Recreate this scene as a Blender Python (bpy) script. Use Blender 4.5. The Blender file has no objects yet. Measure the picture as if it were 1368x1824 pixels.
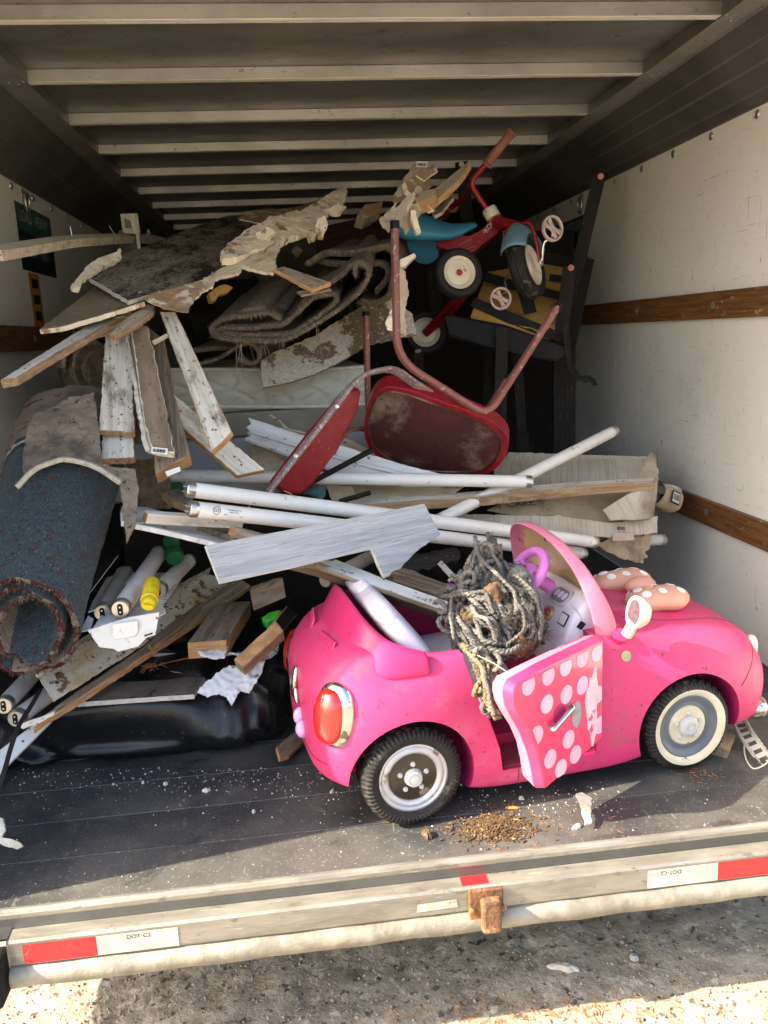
import bpy, bmesh, math, random
from mathutils import Vector, Matrix, noise
from mathutils.geometry import delaunay_2d_cdt
import numpy as np
V = Vector
R = math.radians
S = bpy.context.scene
COL = S.collection
# ------------------------------------------------------------------ camera, sky, sun, exposure
CAM = V((0.0, -1.5275, 1.0588)); FPX = 1505.4
_ya, _pi, _ro = 0.1087, -0.2073, -0.0470
_f = V((math.sin(_ya)*math.cos(_pi), math.cos(_ya)*math.cos(_pi), math.sin(_pi)))
_r0 = V((math.cos(_ya), -math.sin(_ya), 0)); _u0 = _r0.cross(_f)
_r = _r0*math.cos(_ro) + _u0*math.sin(_ro); _u = _u0*math.cos(_ro) - _r0*math.sin(_ro)
cam = bpy.data.cameras.new('camera'); camo = bpy.data.objects.new('camera', cam); COL.objects.link(camo)
camo.matrix_world = Matrix(((_r.x, _u.x, -_f.x, CAM.x), (_r.y, _u.y, -_f.y, CAM.y), (_r.z, _u.z, -_f.z, CAM.z), (0, 0, 0, 1)))
cam.sensor_width = 36; cam.lens = 36*FPX/1824; cam.clip_start = .02; cam.clip_end = 500
S.camera = camo
S.view_settings.view_transform = 'Standard'; S.view_settings.look = 'None'
S.view_settings.gamma = 1; S.view_settings.use_curve_mapping = False
S.view_settings.exposure = 2.05
SUN_DIR = V((1.0, 0.175, -0.74)).normalized()          # the way the light travels
W = bpy.data.worlds.new('World'); S.world = W; W.use_nodes = True
_nt = W.node_tree; _bg = _nt.nodes['Background']; _sky = _nt.nodes.new('ShaderNodeTexSky')
_sky.sky_type = 'NISHITA'; _sky.sun_disc = False
_el = math.asin(-SUN_DIR.z); _az = math.atan2(-SUN_DIR.x, -SUN_DIR.y)
_sky.sun_elevation = _el; _sky.sun_rotation = _az; _sky.dust_density = 3.5; _sky.ozone_density = .7; _sky.air_density = 1.0
_bg.inputs[1].default_value = 0.15
_nt.links.new(_sky.outputs[0], _bg.inputs[0])
sun = bpy.data.lights.new('sun', 'SUN'); suno = bpy.data.objects.new('sun', sun); COL.objects.link(suno)
sun.energy = 4.6; sun.angle = R(0.5); sun.color = (1, .875, .67)
suno.rotation_euler = SUN_DIR.to_track_quat('-Z', 'Y').to_euler()
S.cycles.max_bounces = 10; S.cycles.diffuse_bounces = 6
# ------------------------------------------------------------------ helpers
rnd = random.Random(7)

def ray(px, py):
    return _r*((px-684)/FPX) - _u*((py-912)/FPX) + _f
def P(px, py, y):                                        # the point seen at a pixel of the photograph, y metres into the truck
    v = ray(px, py); return CAM + v*((y-CAM.y)/v.y)
def PZ(px, py, z):
    v = ray(px, py); return CAM + v*((z-CAM.z)/v.z)
def PP(px, py, o, n):
    v = ray(px, py); return CAM + v*((o-CAM).dot(n)/v.dot(n))

def tag(o, label=None, cat=None, group=None, kind=None):
    if label: o['label'] = label
    if cat: o['category'] = cat
    if group: o['group'] = group
    if kind: o['kind'] = kind
    return o
def thing(name, label, cat, loc, group=None, rotz=0):
    o = bpy.data.objects.new(name, None); COL.objects.link(o); o.location = V(loc); o.rotation_euler = (0, 0, rotz)
    o.empty_display_size = .05
    WM[o.name] = Matrix.Identity(4) if rotz else Matrix.Translation(V(loc))
    return tag(o, label, cat, group)
def smooth(me, ang=40):
    for p_ in me.polygons: p_.use_smooth = True
    if ang < 179: me.set_sharp_from_angle(angle=R(ang))
def obj(name, verts, faces, mats, parent=None, mi=None, sm=None, M4=None, bev=0, segs=2, base=False):
    """one mesh object; verts in world metres (or in the frame of a turned thing)"""
    if not isinstance(mats, (list, tuple)): mats = [mats]
    verts = [V(v) for v in verts]
    me = bpy.data.meshes.new(name)
    if M4 is None:
        lo = V((min(v.x for v in verts), min(v.y for v in verts), min(v.z for v in verts)))
        hi = V((max(v.x for v in verts), max(v.y for v in verts), max(v.z for v in verts)))
        c = (lo+hi)/2
        if parent is None or base: c.z = lo.z
        M4 = Matrix.Translation(c)
        verts = [v-c for v in verts]
    me.from_pydata(verts, [], faces); me.update()
    for m in mats: me.materials.append(m)
    if mi is not None: me.polygons.foreach_set('material_index', mi)
    if sm is not None: smooth(me, sm)
    o = bpy.data.objects.new(name, me); COL.objects.link(o)
    place(o, M4, parent)
    if bev:
        b = o.modifiers.new('bevel', 'BEVEL'); b.width = bev; b.segments = segs; b.limit_method = 'ANGLE'; b.angle_limit = R(50)
        b.harden_normals = False
    return o
def place(o, M4, parent):
    if parent is not None:
        o.parent = parent; o.matrix_local = WM[parent.name].inverted() @ M4
    else: o.matrix_world = M4
    WM[o.name] = M4.copy()
WM = {}
def frame(o, ex, ez):
    ex = ex.normalized(); ez = (ez - ex*ez.dot(ex)).normalized(); ey = ez.cross(ex)
    return Matrix(((ex.x, ey.x, ez.x, o.x), (ex.y, ey.y, ez.y, o.y), (ex.z, ey.z, ez.z, o.z), (0, 0, 0, 1)))

def slab(name, pts, th, mats, label=None, cat=None, parent=None, group=None, rag=0, step=.012, sub=0, amp=0, bev=.0015, seed=0, away=True, ragsel=None, segs=1, curl=0):
    """a flat piece with a traced outline, real thickness th, lying on the plane of the points that carry a depth"""
    r_ = random.Random(seed*7+len(pts))
    d3 = [P(*p_) for p_ in pts if len(p_) == 3]
    c = sum(d3, V((0, 0, 0)))/len(d3)
    if len(d3) == 3: n = (d3[1]-d3[0]).cross(d3[2]-d3[0])
    else:
        a = np.array([list(q-c) for q in d3]); n = V(np.linalg.svd(a)[2][2])
    n.normalize()
    if n.dot(CAM-c) < 0: n = -n
    w = [PP(p_[0], p_[1], c, n) for p_ in pts]
    k = max(range(len(w)), key=lambda i: (w[(i+1) % len(w)]-w[i]).length)
    ex = (w[(k+1) % len(w)]-w[k])
    c = sum(w, V((0, 0, 0)))/len(w)
    M4 = frame(c, ex, n); Mi = M4.inverted()
    q2 = [(Mi @ v).to_2d() for v in w]
    if rag:
        out = []
        for i, a in enumerate(q2):
            b = q2[(i+1) % len(q2)]; out.append(a)
            if ragsel is not None and i not in ragsel: continue
            m = max(1, int((b-a).length/step)); dd = (b-a).normalized(); pp = V((-dd.y, dd.x))
            for j in range(1, m):
                t = (j + r_.uniform(-.35, .35))/m
                out.append(a.lerp(b, t) + pp*r_.gauss(0, rag))
        q2 = out
    area = sum(q2[i].x*q2[(i+1) % len(q2)].y - q2[(i+1) % len(q2)].x*q2[i].y for i in range(len(q2)))
    if area < 0: q2 = q2[::-1]
    m = len(q2)
    verts = [V((a.x, a.y, 0)) for a in q2] + [V((a.x, a.y, -th)) for a in q2]
    bm = bmesh.new(); bv = [bm.verts.new(v) for v in verts]
    f0 = bm.faces.new(bv[:m]); f1 = bm.faces.new(bv[m:][::-1])
    for i in range(m):
        f = bm.faces.new((bv[i], bv[m+i], bv[m+(i+1) % m], bv[(i+1) % m])); f.material_index = 1 if len(mats) > 1 else 0
    if len(mats) > 2: f1.material_index = 2
    if m > 4 and not sub: bmesh.ops.triangulate(bm, faces=[f0, f1])
    if sub:                                              # an uneven sheet: a fine even mesh over the outline
        bm.free(); bm = bmesh.new()
        sp = max(.0035, math.sqrt(abs(area)/2)/(9+11*sub)); ol = []
        for i, a in enumerate(q2):
            b = q2[(i+1) % m]; k_ = max(1, int((b-a).length/sp))
            for j in range(k_): ol.append(a.lerp(b, j/k_) + V((r_.gauss(0, 1), r_.gauss(0, 1)))*(rag*.4 if j else 0))
        x0 = min(a.x for a in ol); x1 = max(a.x for a in ol); y0 = min(a.y for a in ol); y1 = max(a.y for a in ol); ip = []
        for j in range(int((y1-y0)/sp)+1):
            for i in range(int((x1-x0)/sp)+1): ip.append(V((x0+(i+.5*(j % 2))*sp+r_.uniform(-.2, .2)*sp, y0+j*sp+r_.uniform(-.2, .2)*sp)))
        nb = len(ol); vs, es, fs, *_ = delaunay_2d_cdt(ol+ip, [(i, (i+1) % nb) for i in range(nb)], [list(range(nb))], 1, 1e-6)
        o_ = V((seed*3.1, seed*1.7, 0)); zz = []
        for q in vs:
            c3 = V((q.x, q.y, 0)); k_ = noise.noise(c3*14+o_)*.7 + (.5-abs(noise.noise(c3*30+o_)))*.5 + noise.noise(c3*80+o_)*.22
            z_ = amp*k_
            if curl: z_ += curl*(q.y**2*4 + noise.noise(c3*6+o_)*.12)
            zz.append(z_)
        tv = [bm.verts.new((q.x, q.y, z_)) for q, z_ in zip(vs, zz)]; bv_ = [bm.verts.new((q.x, q.y, z_*(.8 if th < .008 else .3)-th)) for q, z_ in zip(vs, zz)]
        cnt = {}
        for t in fs:
            t = list(t)
            if len(t) == 3:
                a, b, c2 = (vs[i] for i in t)
                if (b-a).cross(c2-a) < 0: t = t[::-1]
            bm.faces.new([tv[i] for i in t]); f_ = bm.faces.new([bv_[i] for i in t[::-1]])
            if len(mats) > 2: f_.material_index = 2
            for i in range(len(t)):
                e_ = (t[i], t[(i+1) % len(t)]); cnt[e_] = cnt.get(e_, 0)+1
        for (i, j) in cnt:
            if (j, i) not in cnt:
                f_ = bm.faces.new((tv[i], bv_[i], bv_[j], tv[j])); f_.material_index = 1 if len(mats) > 1 else 0
    me = bpy.data.meshes.new(name); bm.to_mesh(me); bm.free()
    for mm in mats: me.materials.append(mm)
    o = bpy.data.objects.new(name, me); COL.objects.link(o); place(o, M4, parent)
    if sub: smooth(me, 35)
    if bev and not sub:
        b = o.modifiers.new('bevel', 'BEVEL'); b.width = bev; b.segments = segs; b.limit_method = 'ANGLE'; b.angle_limit = R(40)
        if segs > 1: smooth(me, 60)
    tag(o, label, cat, group)
    o['n'] = list(n); del o['n']
    return o
def box(name, lo, hi, mats, parent=None, bev=.002, **k):
    x0, y0, z0 = lo; x1, y1, z1 = hi
    v = [(x0, y0, z0), (x1, y0, z0), (x1, y1, z0), (x0, y1, z0), (x0, y0, z1), (x1, y0, z1), (x1, y1, z1), (x0, y1, z1)]
    f = [(0, 3, 2, 1), (4, 5, 6, 7), (0, 1, 5, 4), (1, 2, 6, 5), (2, 3, 7, 6), (3, 0, 4, 7)]
    return obj(name, v, f, mats, parent, bev=bev, **k)
def smoothpath(pts, n=8):
    pts = [V(p_) for p_ in pts]
    if len(pts) < 3: return pts
    e = [pts[0]*2-pts[1]] + pts + [pts[-1]*2-pts[-2]]
    out = []
    for i in range(1, len(e)-2):
        a, b, c, d = e[i-1], e[i], e[i+1], e[i+2]
        for j in range(n):
            t = j/n
            out.append(.5*((2*b) + (c-a)*t + (2*a-5*b+4*c-d)*t*t + (3*b-a-3*c+d)*t**3))
    out.append(pts[-1]); return out
def filletpath(pts, r, n=6):
    """polyline with rounded corners"""
    pts = [V(p_) for p_ in pts]; out = [pts[0]]
    for i in range(1, len(pts)-1):
        a, b, c = pts[i-1], pts[i], pts[i+1]
        rr = r[i-1] if isinstance(r, (list, tuple)) else r
        d1 = (a-b); d2 = (c-b); rr = min(rr, d1.length*.49, d2.length*.49)
        p0 = b+d1.normalized()*rr; p1 = b+d2.normalized()*rr
        for j in range(n+1):
            t = j/n; out.append(p0*(1-t)**2 + b*2*t*(1-t) + p1*t*t)
    out.append(pts[-1]); return out
def sweepgeo(path, prof, up=None, caps=True, scale=None, twist=None):
    """prof: closed list of 2-D points; up: a fixed direction the profile's y leans to, or None"""
    path = [V(p_) for p_ in path]; m = len(prof); verts = []; faces = []
    N = None
    for i, p_ in enumerate(path):
        t = (path[min(i+1, len(path)-1)] - path[max(i-1, 0)]).normalized()
        if up is not None:
            u_ = up[i] if isinstance(up, list) else up
            N = (u_ - t*u_.dot(t)).normalized()
        elif N is None:
            a = V((0, 0, 1)) if abs(t.z) < .9 else V((1, 0, 0)); N = (a - t*a.dot(t)).normalized()
        else: N = (N - t*N.dot(t)).normalized()
        B = t.cross(N)
        s = scale[i] if scale is not None else 1
        c_, s_ = (math.cos(twist[i]), math.sin(twist[i])) if twist is not None else (1, 0)
        for (x, y) in prof:
            x, y = x*c_-y*s_, x*s_+y*c_
            verts.append(p_ + B*(x*s) + N*(y*s))
    for i in range(len(path)-1):
        for j in range(m):
            a = i*m+j; b = i*m+(j+1) % m
            faces.append((a, a+m, b+m, b))
    if caps:
        faces.append(tuple(range(m))); faces.append(tuple((len(path)-1)*m+j for j in range(m))[::-1])
    return verts, faces
def circ(r, n=12, ry=None): 
    ry = r if ry is None else ry
    return [(r*math.cos(2*math.pi*i/n), ry*math.sin(2*math.pi*i/n)) for i in range(n)]
def rrect(w, h, r, k=3):
    out = []
    for cx, cy, a0 in ((w/2-r, h/2-r, 0), (-w/2+r, h/2-r, 90), (-w/2+r, -h/2+r, 180), (w/2-r, -h/2+r, 270)):
        for i in range(k+1):
            a = R(a0+90*i/k); out.append((cx+r*math.cos(a), cy+r*math.sin(a)))
    return out
def join(parts):
    v = []; f = []
    for a, b in parts:
        o = len(v); v += list(a); f += [tuple(i+o for i in q) for q in b]
    return v, f
def tube(name, path, r, mats, parent=None, n=12, prof=None, up=None, **k):
    v, f = sweepgeo(path, prof or circ(r, n), up)
    return obj(name, v, f, mats, parent, sm=k.pop('sm', 45), **k)
def lathegeo(prof, o, axis, n=48, mod=None, ref=None):
    """prof: list of (radius, offset along axis)"""
    ax = V(axis).normalized(); a = ref or (V((0, 0, 1)) if abs(ax.z) < .9 else V((1, 0, 0)))
    e1 = (a - ax*a.dot(ax)).normalized(); e2 = ax.cross(e1); o = V(o)
    verts = []; faces = []; m = len(prof)
    for i in range(n):
        t = 2*math.pi*i/n; d = e1*math.cos(t)+e2*math.sin(t)
        for j, (r, h) in enumerate(prof):
            if mod: r, h = mod(i, j, r, h)
            verts.append(o + d*r + ax*h)
    for i in range(n):
        for j in range(m-1):
            a = i*m+j; b = ((i+1) % n)*m+j
            faces.append((a, b, b+1, a+1))
    return verts, faces
def lathe(name, prof, o, axis, mats, parent=None, n=48, mod=None, sm=40, mi=None, **k):
    v, f = lathegeo(prof, o, axis, n, mod)
    return obj(name, v, f, mats, parent, sm=sm, mi=mi, **k)
def ellipsoid(name, c, rx, ry, rz, mats, parent=None, axes=None, n=20, m=12, fn=None, **k):
    c = V(c); A = axes or (V((1, 0, 0)), V((0, 1, 0)), V((0, 0, 1)))
    v = [c - A[2]*rz]; f = []
    for j in range(1, m):
        t = math.pi*j/m - math.pi/2
        for i in range(n):
            a = 2*math.pi*i/n
            d = V((math.cos(t)*math.cos(a), math.cos(t)*math.sin(a), math.sin(t)))
            if fn: d = fn(d)
            v.append(c + A[0]*d.x*rx + A[1]*d.y*ry + A[2]*d.z*rz)
    v.append(c + A[2]*rz); L = len(v)-1
    for i in range(n):
        f.append((0, 1+(i+1) % n, 1+i)); f.append((L, L-n+i, L-n+(i+1) % n))
        for j in range(m-2):
            a = 1+j*n+i; b = 1+j*n+(i+1) % n; f.append((a, b, b+n, a+n))
    return obj(name, v, f, mats, parent, sm=180, **k)
def beam(name, A, B, w, h, mats, parent=None, face=None, bev=.0015, label=None, cat=None, group=None):
    """square timber from A to B, w across, h deep, its wide face towards `face`"""
    A = V(A); B = V(B); n = V(face) if face is not None else (CAM-(A+B)/2)
    M4 = frame((A+B)/2, B-A, n); L = (B-A).length/2
    v = [(sx*L, sy*w/2, sz*h/2) for sz in (-1, 1) for sy in (-1, 1) for sx in (-1, 1)]
    f = [(0, 2, 3, 1), (4, 5, 7, 6), (0, 1, 5, 4), (2, 6, 7, 3), (0, 4, 6, 2), (1, 3, 7, 5)]
    o = obj(name, v, f, mats, parent, mi=[0, 0, 0, 0, 1, 1] if isinstance(mats, (list, tuple)) and len(mats) > 1 else None, M4=M4, bev=bev)
    return tag(o, label, cat, group)
def text(name, s, size, M4, mat, parent=None):
    c = bpy.data.curves.new(name, 'FONT'); c.body = s; c.size = size; c.align_x = 'CENTER'; c.align_y = 'CENTER'; c.extrude = .0001
    t = bpy.data.objects.new(name, c); COL.objects.link(t)
    dg = bpy.context.evaluated_depsgraph_get(); me = bpy.data.meshes.new_from_object(t.evaluated_get(dg))
    bpy.data.objects.remove(t); me.materials.clear(); me.materials.append(mat)
    o = bpy.data.objects.new(name, me); COL.objects.link(o); place(o, M4, parent); return o
def evalmesh(o):
    dg = bpy.context.evaluated_depsgraph_get(); dg.update()
    me = bpy.data.meshes.new_from_object(o.evaluated_get(dg)); o.modifiers.clear(); o.data = me; return o
# ------------------------------------------------------------------ materials
MATS = {}
def M(name, base, c2=None, scale=6, stretch=(1, 1, 1), rough=.6, r2=None, metal=0, bump=.15, bscale=80, bstretch=None, spots=(), spec=.5, coat=0, trans=0, sss=0, detail=6, contrast=.3, ior=1.45, sheen=0):
    if name in MATS: return MATS[name]
    m = bpy.data.materials.new(name); m.use_nodes = True; nt = m.node_tree; N = nt.nodes; Lk = nt.links
    b = N['Principled BSDF']
    tc = N.new('ShaderNodeTexCoord'); oi = N.new('ShaderNodeObjectInfo')
    mul = N.new('ShaderNodeVectorMath'); mul.operation = 'SCALE'; mul.inputs[0].default_value = (37, 19, 53); Lk.new(oi.outputs['Random'], mul.inputs['Scale'])
    add = N.new('ShaderNodeVectorMath'); Lk.new(tc.outputs['Object'], add.inputs[0]); Lk.new(mul.outputs[0], add.inputs[1])
    def nz(sc, st, det=6, rg=.6):
        mp = N.new('ShaderNodeVectorMath'); mp.operation = 'MULTIPLY'; mp.inputs[1].default_value = st; Lk.new(add.outputs[0], mp.inputs[0])
        n_ = N.new('ShaderNodeTexNoise'); n_.inputs['Scale'].default_value = sc; n_.inputs['Detail'].default_value = det; n_.inputs['Roughness'].default_value = rg
        Lk.new(mp.outputs[0], n_.inputs['Vector']); return n_.outputs['Fac']
    def ramp(fac, a, b_):
        r_ = N.new('ShaderNodeMapRange'); r_.inputs[1].default_value = a; r_.inputs[2].default_value = max(b_, a+1e-4); r_.interpolation_type = 'SMOOTHSTEP'; Lk.new(fac, r_.inputs[0]); return r_.outputs[0]
    n1 = nz(scale, stretch, detail)
    mix = N.new('ShaderNodeMix'); mix.data_type = 'RGBA'
    mix.inputs[6].default_value = (*base, 1); mix.inputs[7].default_value = (*(c2 or [x*.7 for x in base]), 1)
    Lk.new(ramp(n1, .5-contrast/2, .5+contrast/2), mix.inputs[0]); col = mix.outputs[2]
    for sp in spots:
        c_, sc, a, soft = sp[:4]; a = .5+(a-.5)*.66; soft = soft*1.0; st = sp[4] if len(sp) > 4 else (1, 1, 1)
        mx = N.new('ShaderNodeMix'); mx.data_type = 'RGBA'; mx.inputs[7].default_value = (*c_, 1)
        Lk.new(col, mx.inputs[6]); f_ = ramp(nz(sc, st, 8, .65), a, a+soft)
        if len(sp) > 5:
            k_ = N.new('ShaderNodeMath'); k_.operation = 'MULTIPLY'; k_.inputs[1].default_value = sp[5]; Lk.new(f_, k_.inputs[0]); f_ = k_.outputs[0]
        Lk.new(f_, mx.inputs[0]); col = mx.outputs[2]
    Lk.new(col, b.inputs['Base Color'])
    if r2 is not None:
        rr = N.new('ShaderNodeMapRange'); rr.inputs[1].default_value = .3; rr.inputs[2].default_value = .7; rr.inputs[3].default_value = rough; rr.inputs[4].default_value = r2
        Lk.new(nz(scale*2.3, stretch, 5), rr.inputs[0]); Lk.new(rr.outputs[0], b.inputs['Roughness'])
    else: b.inputs['Roughness'].default_value = rough
    b.inputs['Metallic'].default_value = metal; b.inputs['Specular IOR Level'].default_value = spec
    b.inputs['Coat Weight'].default_value = coat; b.inputs['Transmission Weight'].default_value = trans; b.inputs['IOR'].default_value = ior
    if sss: b.inputs['Subsurface Weight'].default_value = sss; b.inputs['Subsurface Radius'].default_value = (.01, .006, .004); b.inputs['Subsurface Scale'].default_value = 1
    if sheen: b.inputs['Sheen Weight'].default_value = sheen
    if bump:
        bp = N.new('ShaderNodeBump'); bp.inputs['Strength'].default_value = min(1, bump*1.7); bp.inputs['Distance'].default_value = .005
        Lk.new(nz(bscale, bstretch or stretch, 5), bp.inputs['Height']); Lk.new(bp.outputs[0], b.inputs['Normal'])
    MATS[name] = m; return m
GR = (1.0, 26, 26)                                        # grain runs along a board's length
DIRT = (.045, .032, .022)
m_white = M('painted_wood', (.72, .69, .61), (.55, .51, .43), 3, GR, .55, .75, bump=.35, bscale=9, spots=[((.33, .27, .19), 8, .56, .14, (1, 3, 3), .8), (DIRT, 45, .66, .05, (1, 2, 2), .7), ((.2, .15, .1), 9, .7, .12, (1, 5, 5), .6)])
m_whitedirty = M('mouldy_painted_wood', (.7, .66, .57), (.48, .43, .34), 3, GR, .6, .8, bump=.35, bscale=9, spots=[((.15, .11, .075), 8, .53, .16, (1, 2.5, 2.5), .85), ((.045, .04, .034), 34, .62, .07, (1, 2, 2), .85), ((.33, .2, .1), 9, .66, .1, (1, 3, 3), .6)])
m_trim = M('white_trim', (.7, .72, .72), (.6, .61, .6), 4, (1, 6, 6), .35, .55, bump=.12, bscale=12, spots=[(DIRT, 26, .66, .04, (1, 1.5, 1.5), .9), ((.32, .26, .18), 6, .6, .12, (1, 4, 4), .55)])
m_wood = M('raw_wood', (.35, .235, .13), (.19, .12, .065), 4, GR, .7, .85, bump=.4, bscale=10, spots=[((.4, .34, .26), 9, .57, .12, (1, 4, 4), .7), (DIRT, 12, .62, .1, (1, 5, 5), .7)])
m_woodend = M('sawn_wood', (.42, .25, .11), (.27, .15, .065), 30, (1, 1, 8), .8, bump=.4, bscale=60)
m_freshwood = M('fresh_wood', (.53, .33, .155), (.36, .2, .085), 25, (1, 1, 6), .75, bump=.3, bscale=60)
m_greywood = M('weathered_wood', (.32, .255, .18), (.17, .13, .085), 4, GR, .8, bump=.5, bscale=9, spots=[((.05, .04, .03), 16, .58, .1, (1, 4, 4), .8)])
m_oldwood = M('brown_paper_wood', (.27, .205, .14), (.18, .13, .085), 4, (2, 9, 9), .85, bump=.3, bscale=14, spots=[((.07, .05, .035), 18, .6, .1, (1, 3, 3), .7)])
m_greyplank = M('grey_plank_face', (.37, .385, .41), (.27, .285, .31), 5, (1, 16, 16), .6, .75, bump=.5, bscale=14, bstretch=(1, 14, 14), spots=[((.5, .51, .52), 9, .6, .12, (1, 26, 26), .6), ((.16, .16, .165), 12, .58, .1, (1, 22, 22), .7), ((.22, .17, .12), 4, .72, .06, (1, 9, 9), .6)])
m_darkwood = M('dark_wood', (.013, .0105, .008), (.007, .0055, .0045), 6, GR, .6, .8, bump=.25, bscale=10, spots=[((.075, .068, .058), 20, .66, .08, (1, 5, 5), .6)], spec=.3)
m_char = M('charred_wood', (.012, .011, .011), (.035, .032, .03), 8, GR, .6, bump=.6, bscale=9)
m_plaster = M('plaster', (.82, .73, .55), (.66, .56, .4), 12, rough=.9, bump=.8, bscale=50, spots=[((.3, .18, .085), 14, .62, .06), ((.12, .09, .06), 60, .68, .04, (1, 1, 1), .8)])
m_drywall = M('mouldy_drywall', (.3, .26, .19), (.19, .16, .115), 5, (1, 3, 3), .85, bump=.4, bscale=40, spots=[((.012, .011, .01), 5.5, .45, .13, (1, 2, 1), .96), ((.42, .36, .25), 50, .62, .05, (1, 2, 2), .75), ((.008, .008, .007), 40, .5, .1, (1, 3, 1), .7)])
m_paper = M('brown_paper', (.36, .235, .13), (.24, .155, .085), 10, rough=.85, bump=.35, bscale=30, spots=[((.55, .47, .35), 24, .56, .06)])
m_card = M('cardboard', (.48, .4, .285), (.38, .31, .21), 7, rough=.85, bump=.2, bscale=30, spots=[((.16, .11, .065), 5, .58, .16, (1, 1, 1), .75)])
m_cardpale = M('pale_ribbed_card', (.5, .455, .375), (.4, .355, .28), 6, (1, 1, 1), .85, bump=.6, bscale=26, bstretch=(9, .3, .3), spots=[((.3, .25, .18), 5, .52, .1, (34, .6, .6), .55), ((.24, .18, .115), 6, .58, .16, (1, 1, 1), .7)])
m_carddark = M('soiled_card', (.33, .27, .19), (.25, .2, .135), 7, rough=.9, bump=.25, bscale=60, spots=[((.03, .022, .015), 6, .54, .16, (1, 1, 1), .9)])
m_glass = M('white_tube_glass', (.72, .71, .68), (.66, .64, .6), 4, (1, 1, 1), .18, .3, bump=.03, bscale=20, spots=[((.35, .3, .24), 40, .69, .04, (1, 1, 1), .7), ((.5, .45, .38), 7, .6, .15, (1, 1, 1), .45)])
m_cap = M('aluminium_cap', (.62, .6, .57), (.5, .48, .45), 30, rough=.3, metal=.9, bump=.05)
m_black = M('black_plastic', (.007, .007, .0075), (.012, .012, .012), 10, rough=.6, bump=.1, spec=.2)
m_strap = M('black_webbing', (.006, .006, .0065), (.011, .0105, .01), 30, rough=.8, bump=.3, bscale=300)
m_leather = M('black_leather', (.0045, .0048, .006), (.008, .0085, .01), 6, rough=.25, r2=.38, spec=.55, bump=.1, bscale=160, spots=[((.1, .09, .08), 60, .72, .03, (1, 1, 1), .6)])
m_rubber = M('tyre_rubber', (.011, .0105, .01), (.02, .018, .016), 9, rough=.62, bump=.25, bscale=120, spec=.35, spots=[((.17, .14, .1), 14, .68, .07, (1, 1, 1), .6)])
m_dirt = M('dry_mulch', (.12, .07, .032), (.06, .035, .017), 60, rough=.95, bump=.8, bscale=120, spots=[((.36, .25, .13), 70, .6, .08)])
m_rust = M('rusty_iron', (.25, .115, .042), (.12, .06, .03), 25, rough=.85, bump=.6, bscale=90, spots=[((.4, .26, .14), 30, .6, .1)])
m_ink = M('black_ink', (.02, .02, .02), (.03, .03, .03), 10, rough=.7, bump=0)
m_inkfade = M('faded_ink', (.075, .06, .05), (.14, .11, .08), 40, rough=.8, bump=0)
m_lab = M('white_label', (.75, .74, .7), (.66, .64, .6), 20, rough=.6, bump=0)
m_whitemetal = M('white_enamel', (.72, .71, .68), (.64, .62, .57), 4, rough=.4, r2=.55, bump=.04, spots=[((.3, .22, .13), 30, .68, .04, (1, 1, 1), .7)])
m_debris = M('pale_chips', (.6, .57, .5), (.42, .38, .31), 20, rough=.9, bump=.2)
# ------------------------------------------------------------------ ground
m_conc = M('concrete', (.37, .32, .24), (.25, .21, .155), 14, rough=.95, bump=1.0, bscale=70, spots=[((.47, .41, .32), 26, .56, .08), ((.06, .05, .04), 45, .6, .06, (1, 1, 1), .9), ((.1, .085, .065), 9, .6, .1, (1, 1, 1), .6)])
GZ = -.40
def ground():
    xs = [-60, -20, -6, -2] + [-1.6+3.4*i/170 for i in range(171)] + [2.4, 6, 20, 60]
    ys = [-60, -20, -6, -2, -.9] + [-.5+1.6*i/90 for i in range(91)] + [1.6, 3, 8, 20, 60]
    v = []; f = []
    for y in ys:
        for x in xs:
            q = V((x, y, 0)); near = -1.6 <= x <= 1.8 and -.5 <= y <= 1.1
            h = (noise.noise(q*45)*.005 + noise.noise(q*16)*.004 - max(0, noise.noise(q*70+V((5, 3, 1))) - .2)*.022) if near else 0
            v.append((x, y, GZ+h))
    n = len(xs)
    for j in range(len(ys)-1):
        for i in range(n-1): f.append((j*n+i, j*n+i+1, (j+1)*n+i+1, (j+1)*n+i))
    o = obj('ground', v, f, m_conc, sm=180, M4=Matrix.Identity(4)); o['kind'] = 'structure'
ground()
# ------------------------------------------------------------------ the truck
XL, XR, ZL, ZRIB = -.918, 1.422, 1.655, 1.821
YB = 5.4
m_wall = M('white_wall_lining', (.8, .785, .715), (.72, .71, .645), 1.5, rough=.32, r2=.42, bump=.03, bscale=8, contrast=.7, spots=[((.16, .15, .13), 26, .735, .02, (1, 2.5, 1), .7), ((.12, .11, .1), 12, .76, .02, (1, 2.5, .8), .8), ((.4, .38, .33), 34, .70, .03, (1, .2, 4), .55), ((.3, .28, .24), 11, .715, .03, (1, 7, .5), .6), ((.68, .67, .62), 14, .66, .06, (1, .6, 3), .6), ((.3, .27, .21), 3, .62, .2, (1, 1, 1), .35)])
m_alu = M('dull_aluminium', (.42, .41, .385), (.32, .31, .29), 3, (1, 1, 1), .42, .55, metal=.75, bump=.05, bscale=30, spots=[((.55, .53, .5), 30, .67, .04, (1, 1, 1), .5), ((.12, .1, .08), 40, .7, .03, (1, 1, 1), .7)])
m_roof = M('roof_aluminium', (.34, .335, .31), (.235, .232, .215), 3, (1, 2, 1), .33, .46, metal=.75, bump=.06, bscale=30, spots=[((.3, .29, .27), 7, .6, .08, (1, 2, 1), .6), ((.35, .34, .32), 40, .68, .03, (.3, 2, 1), .6), ((.08, .07, .06), 30, .7, .03, (1, 1, 1), .7)])
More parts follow.
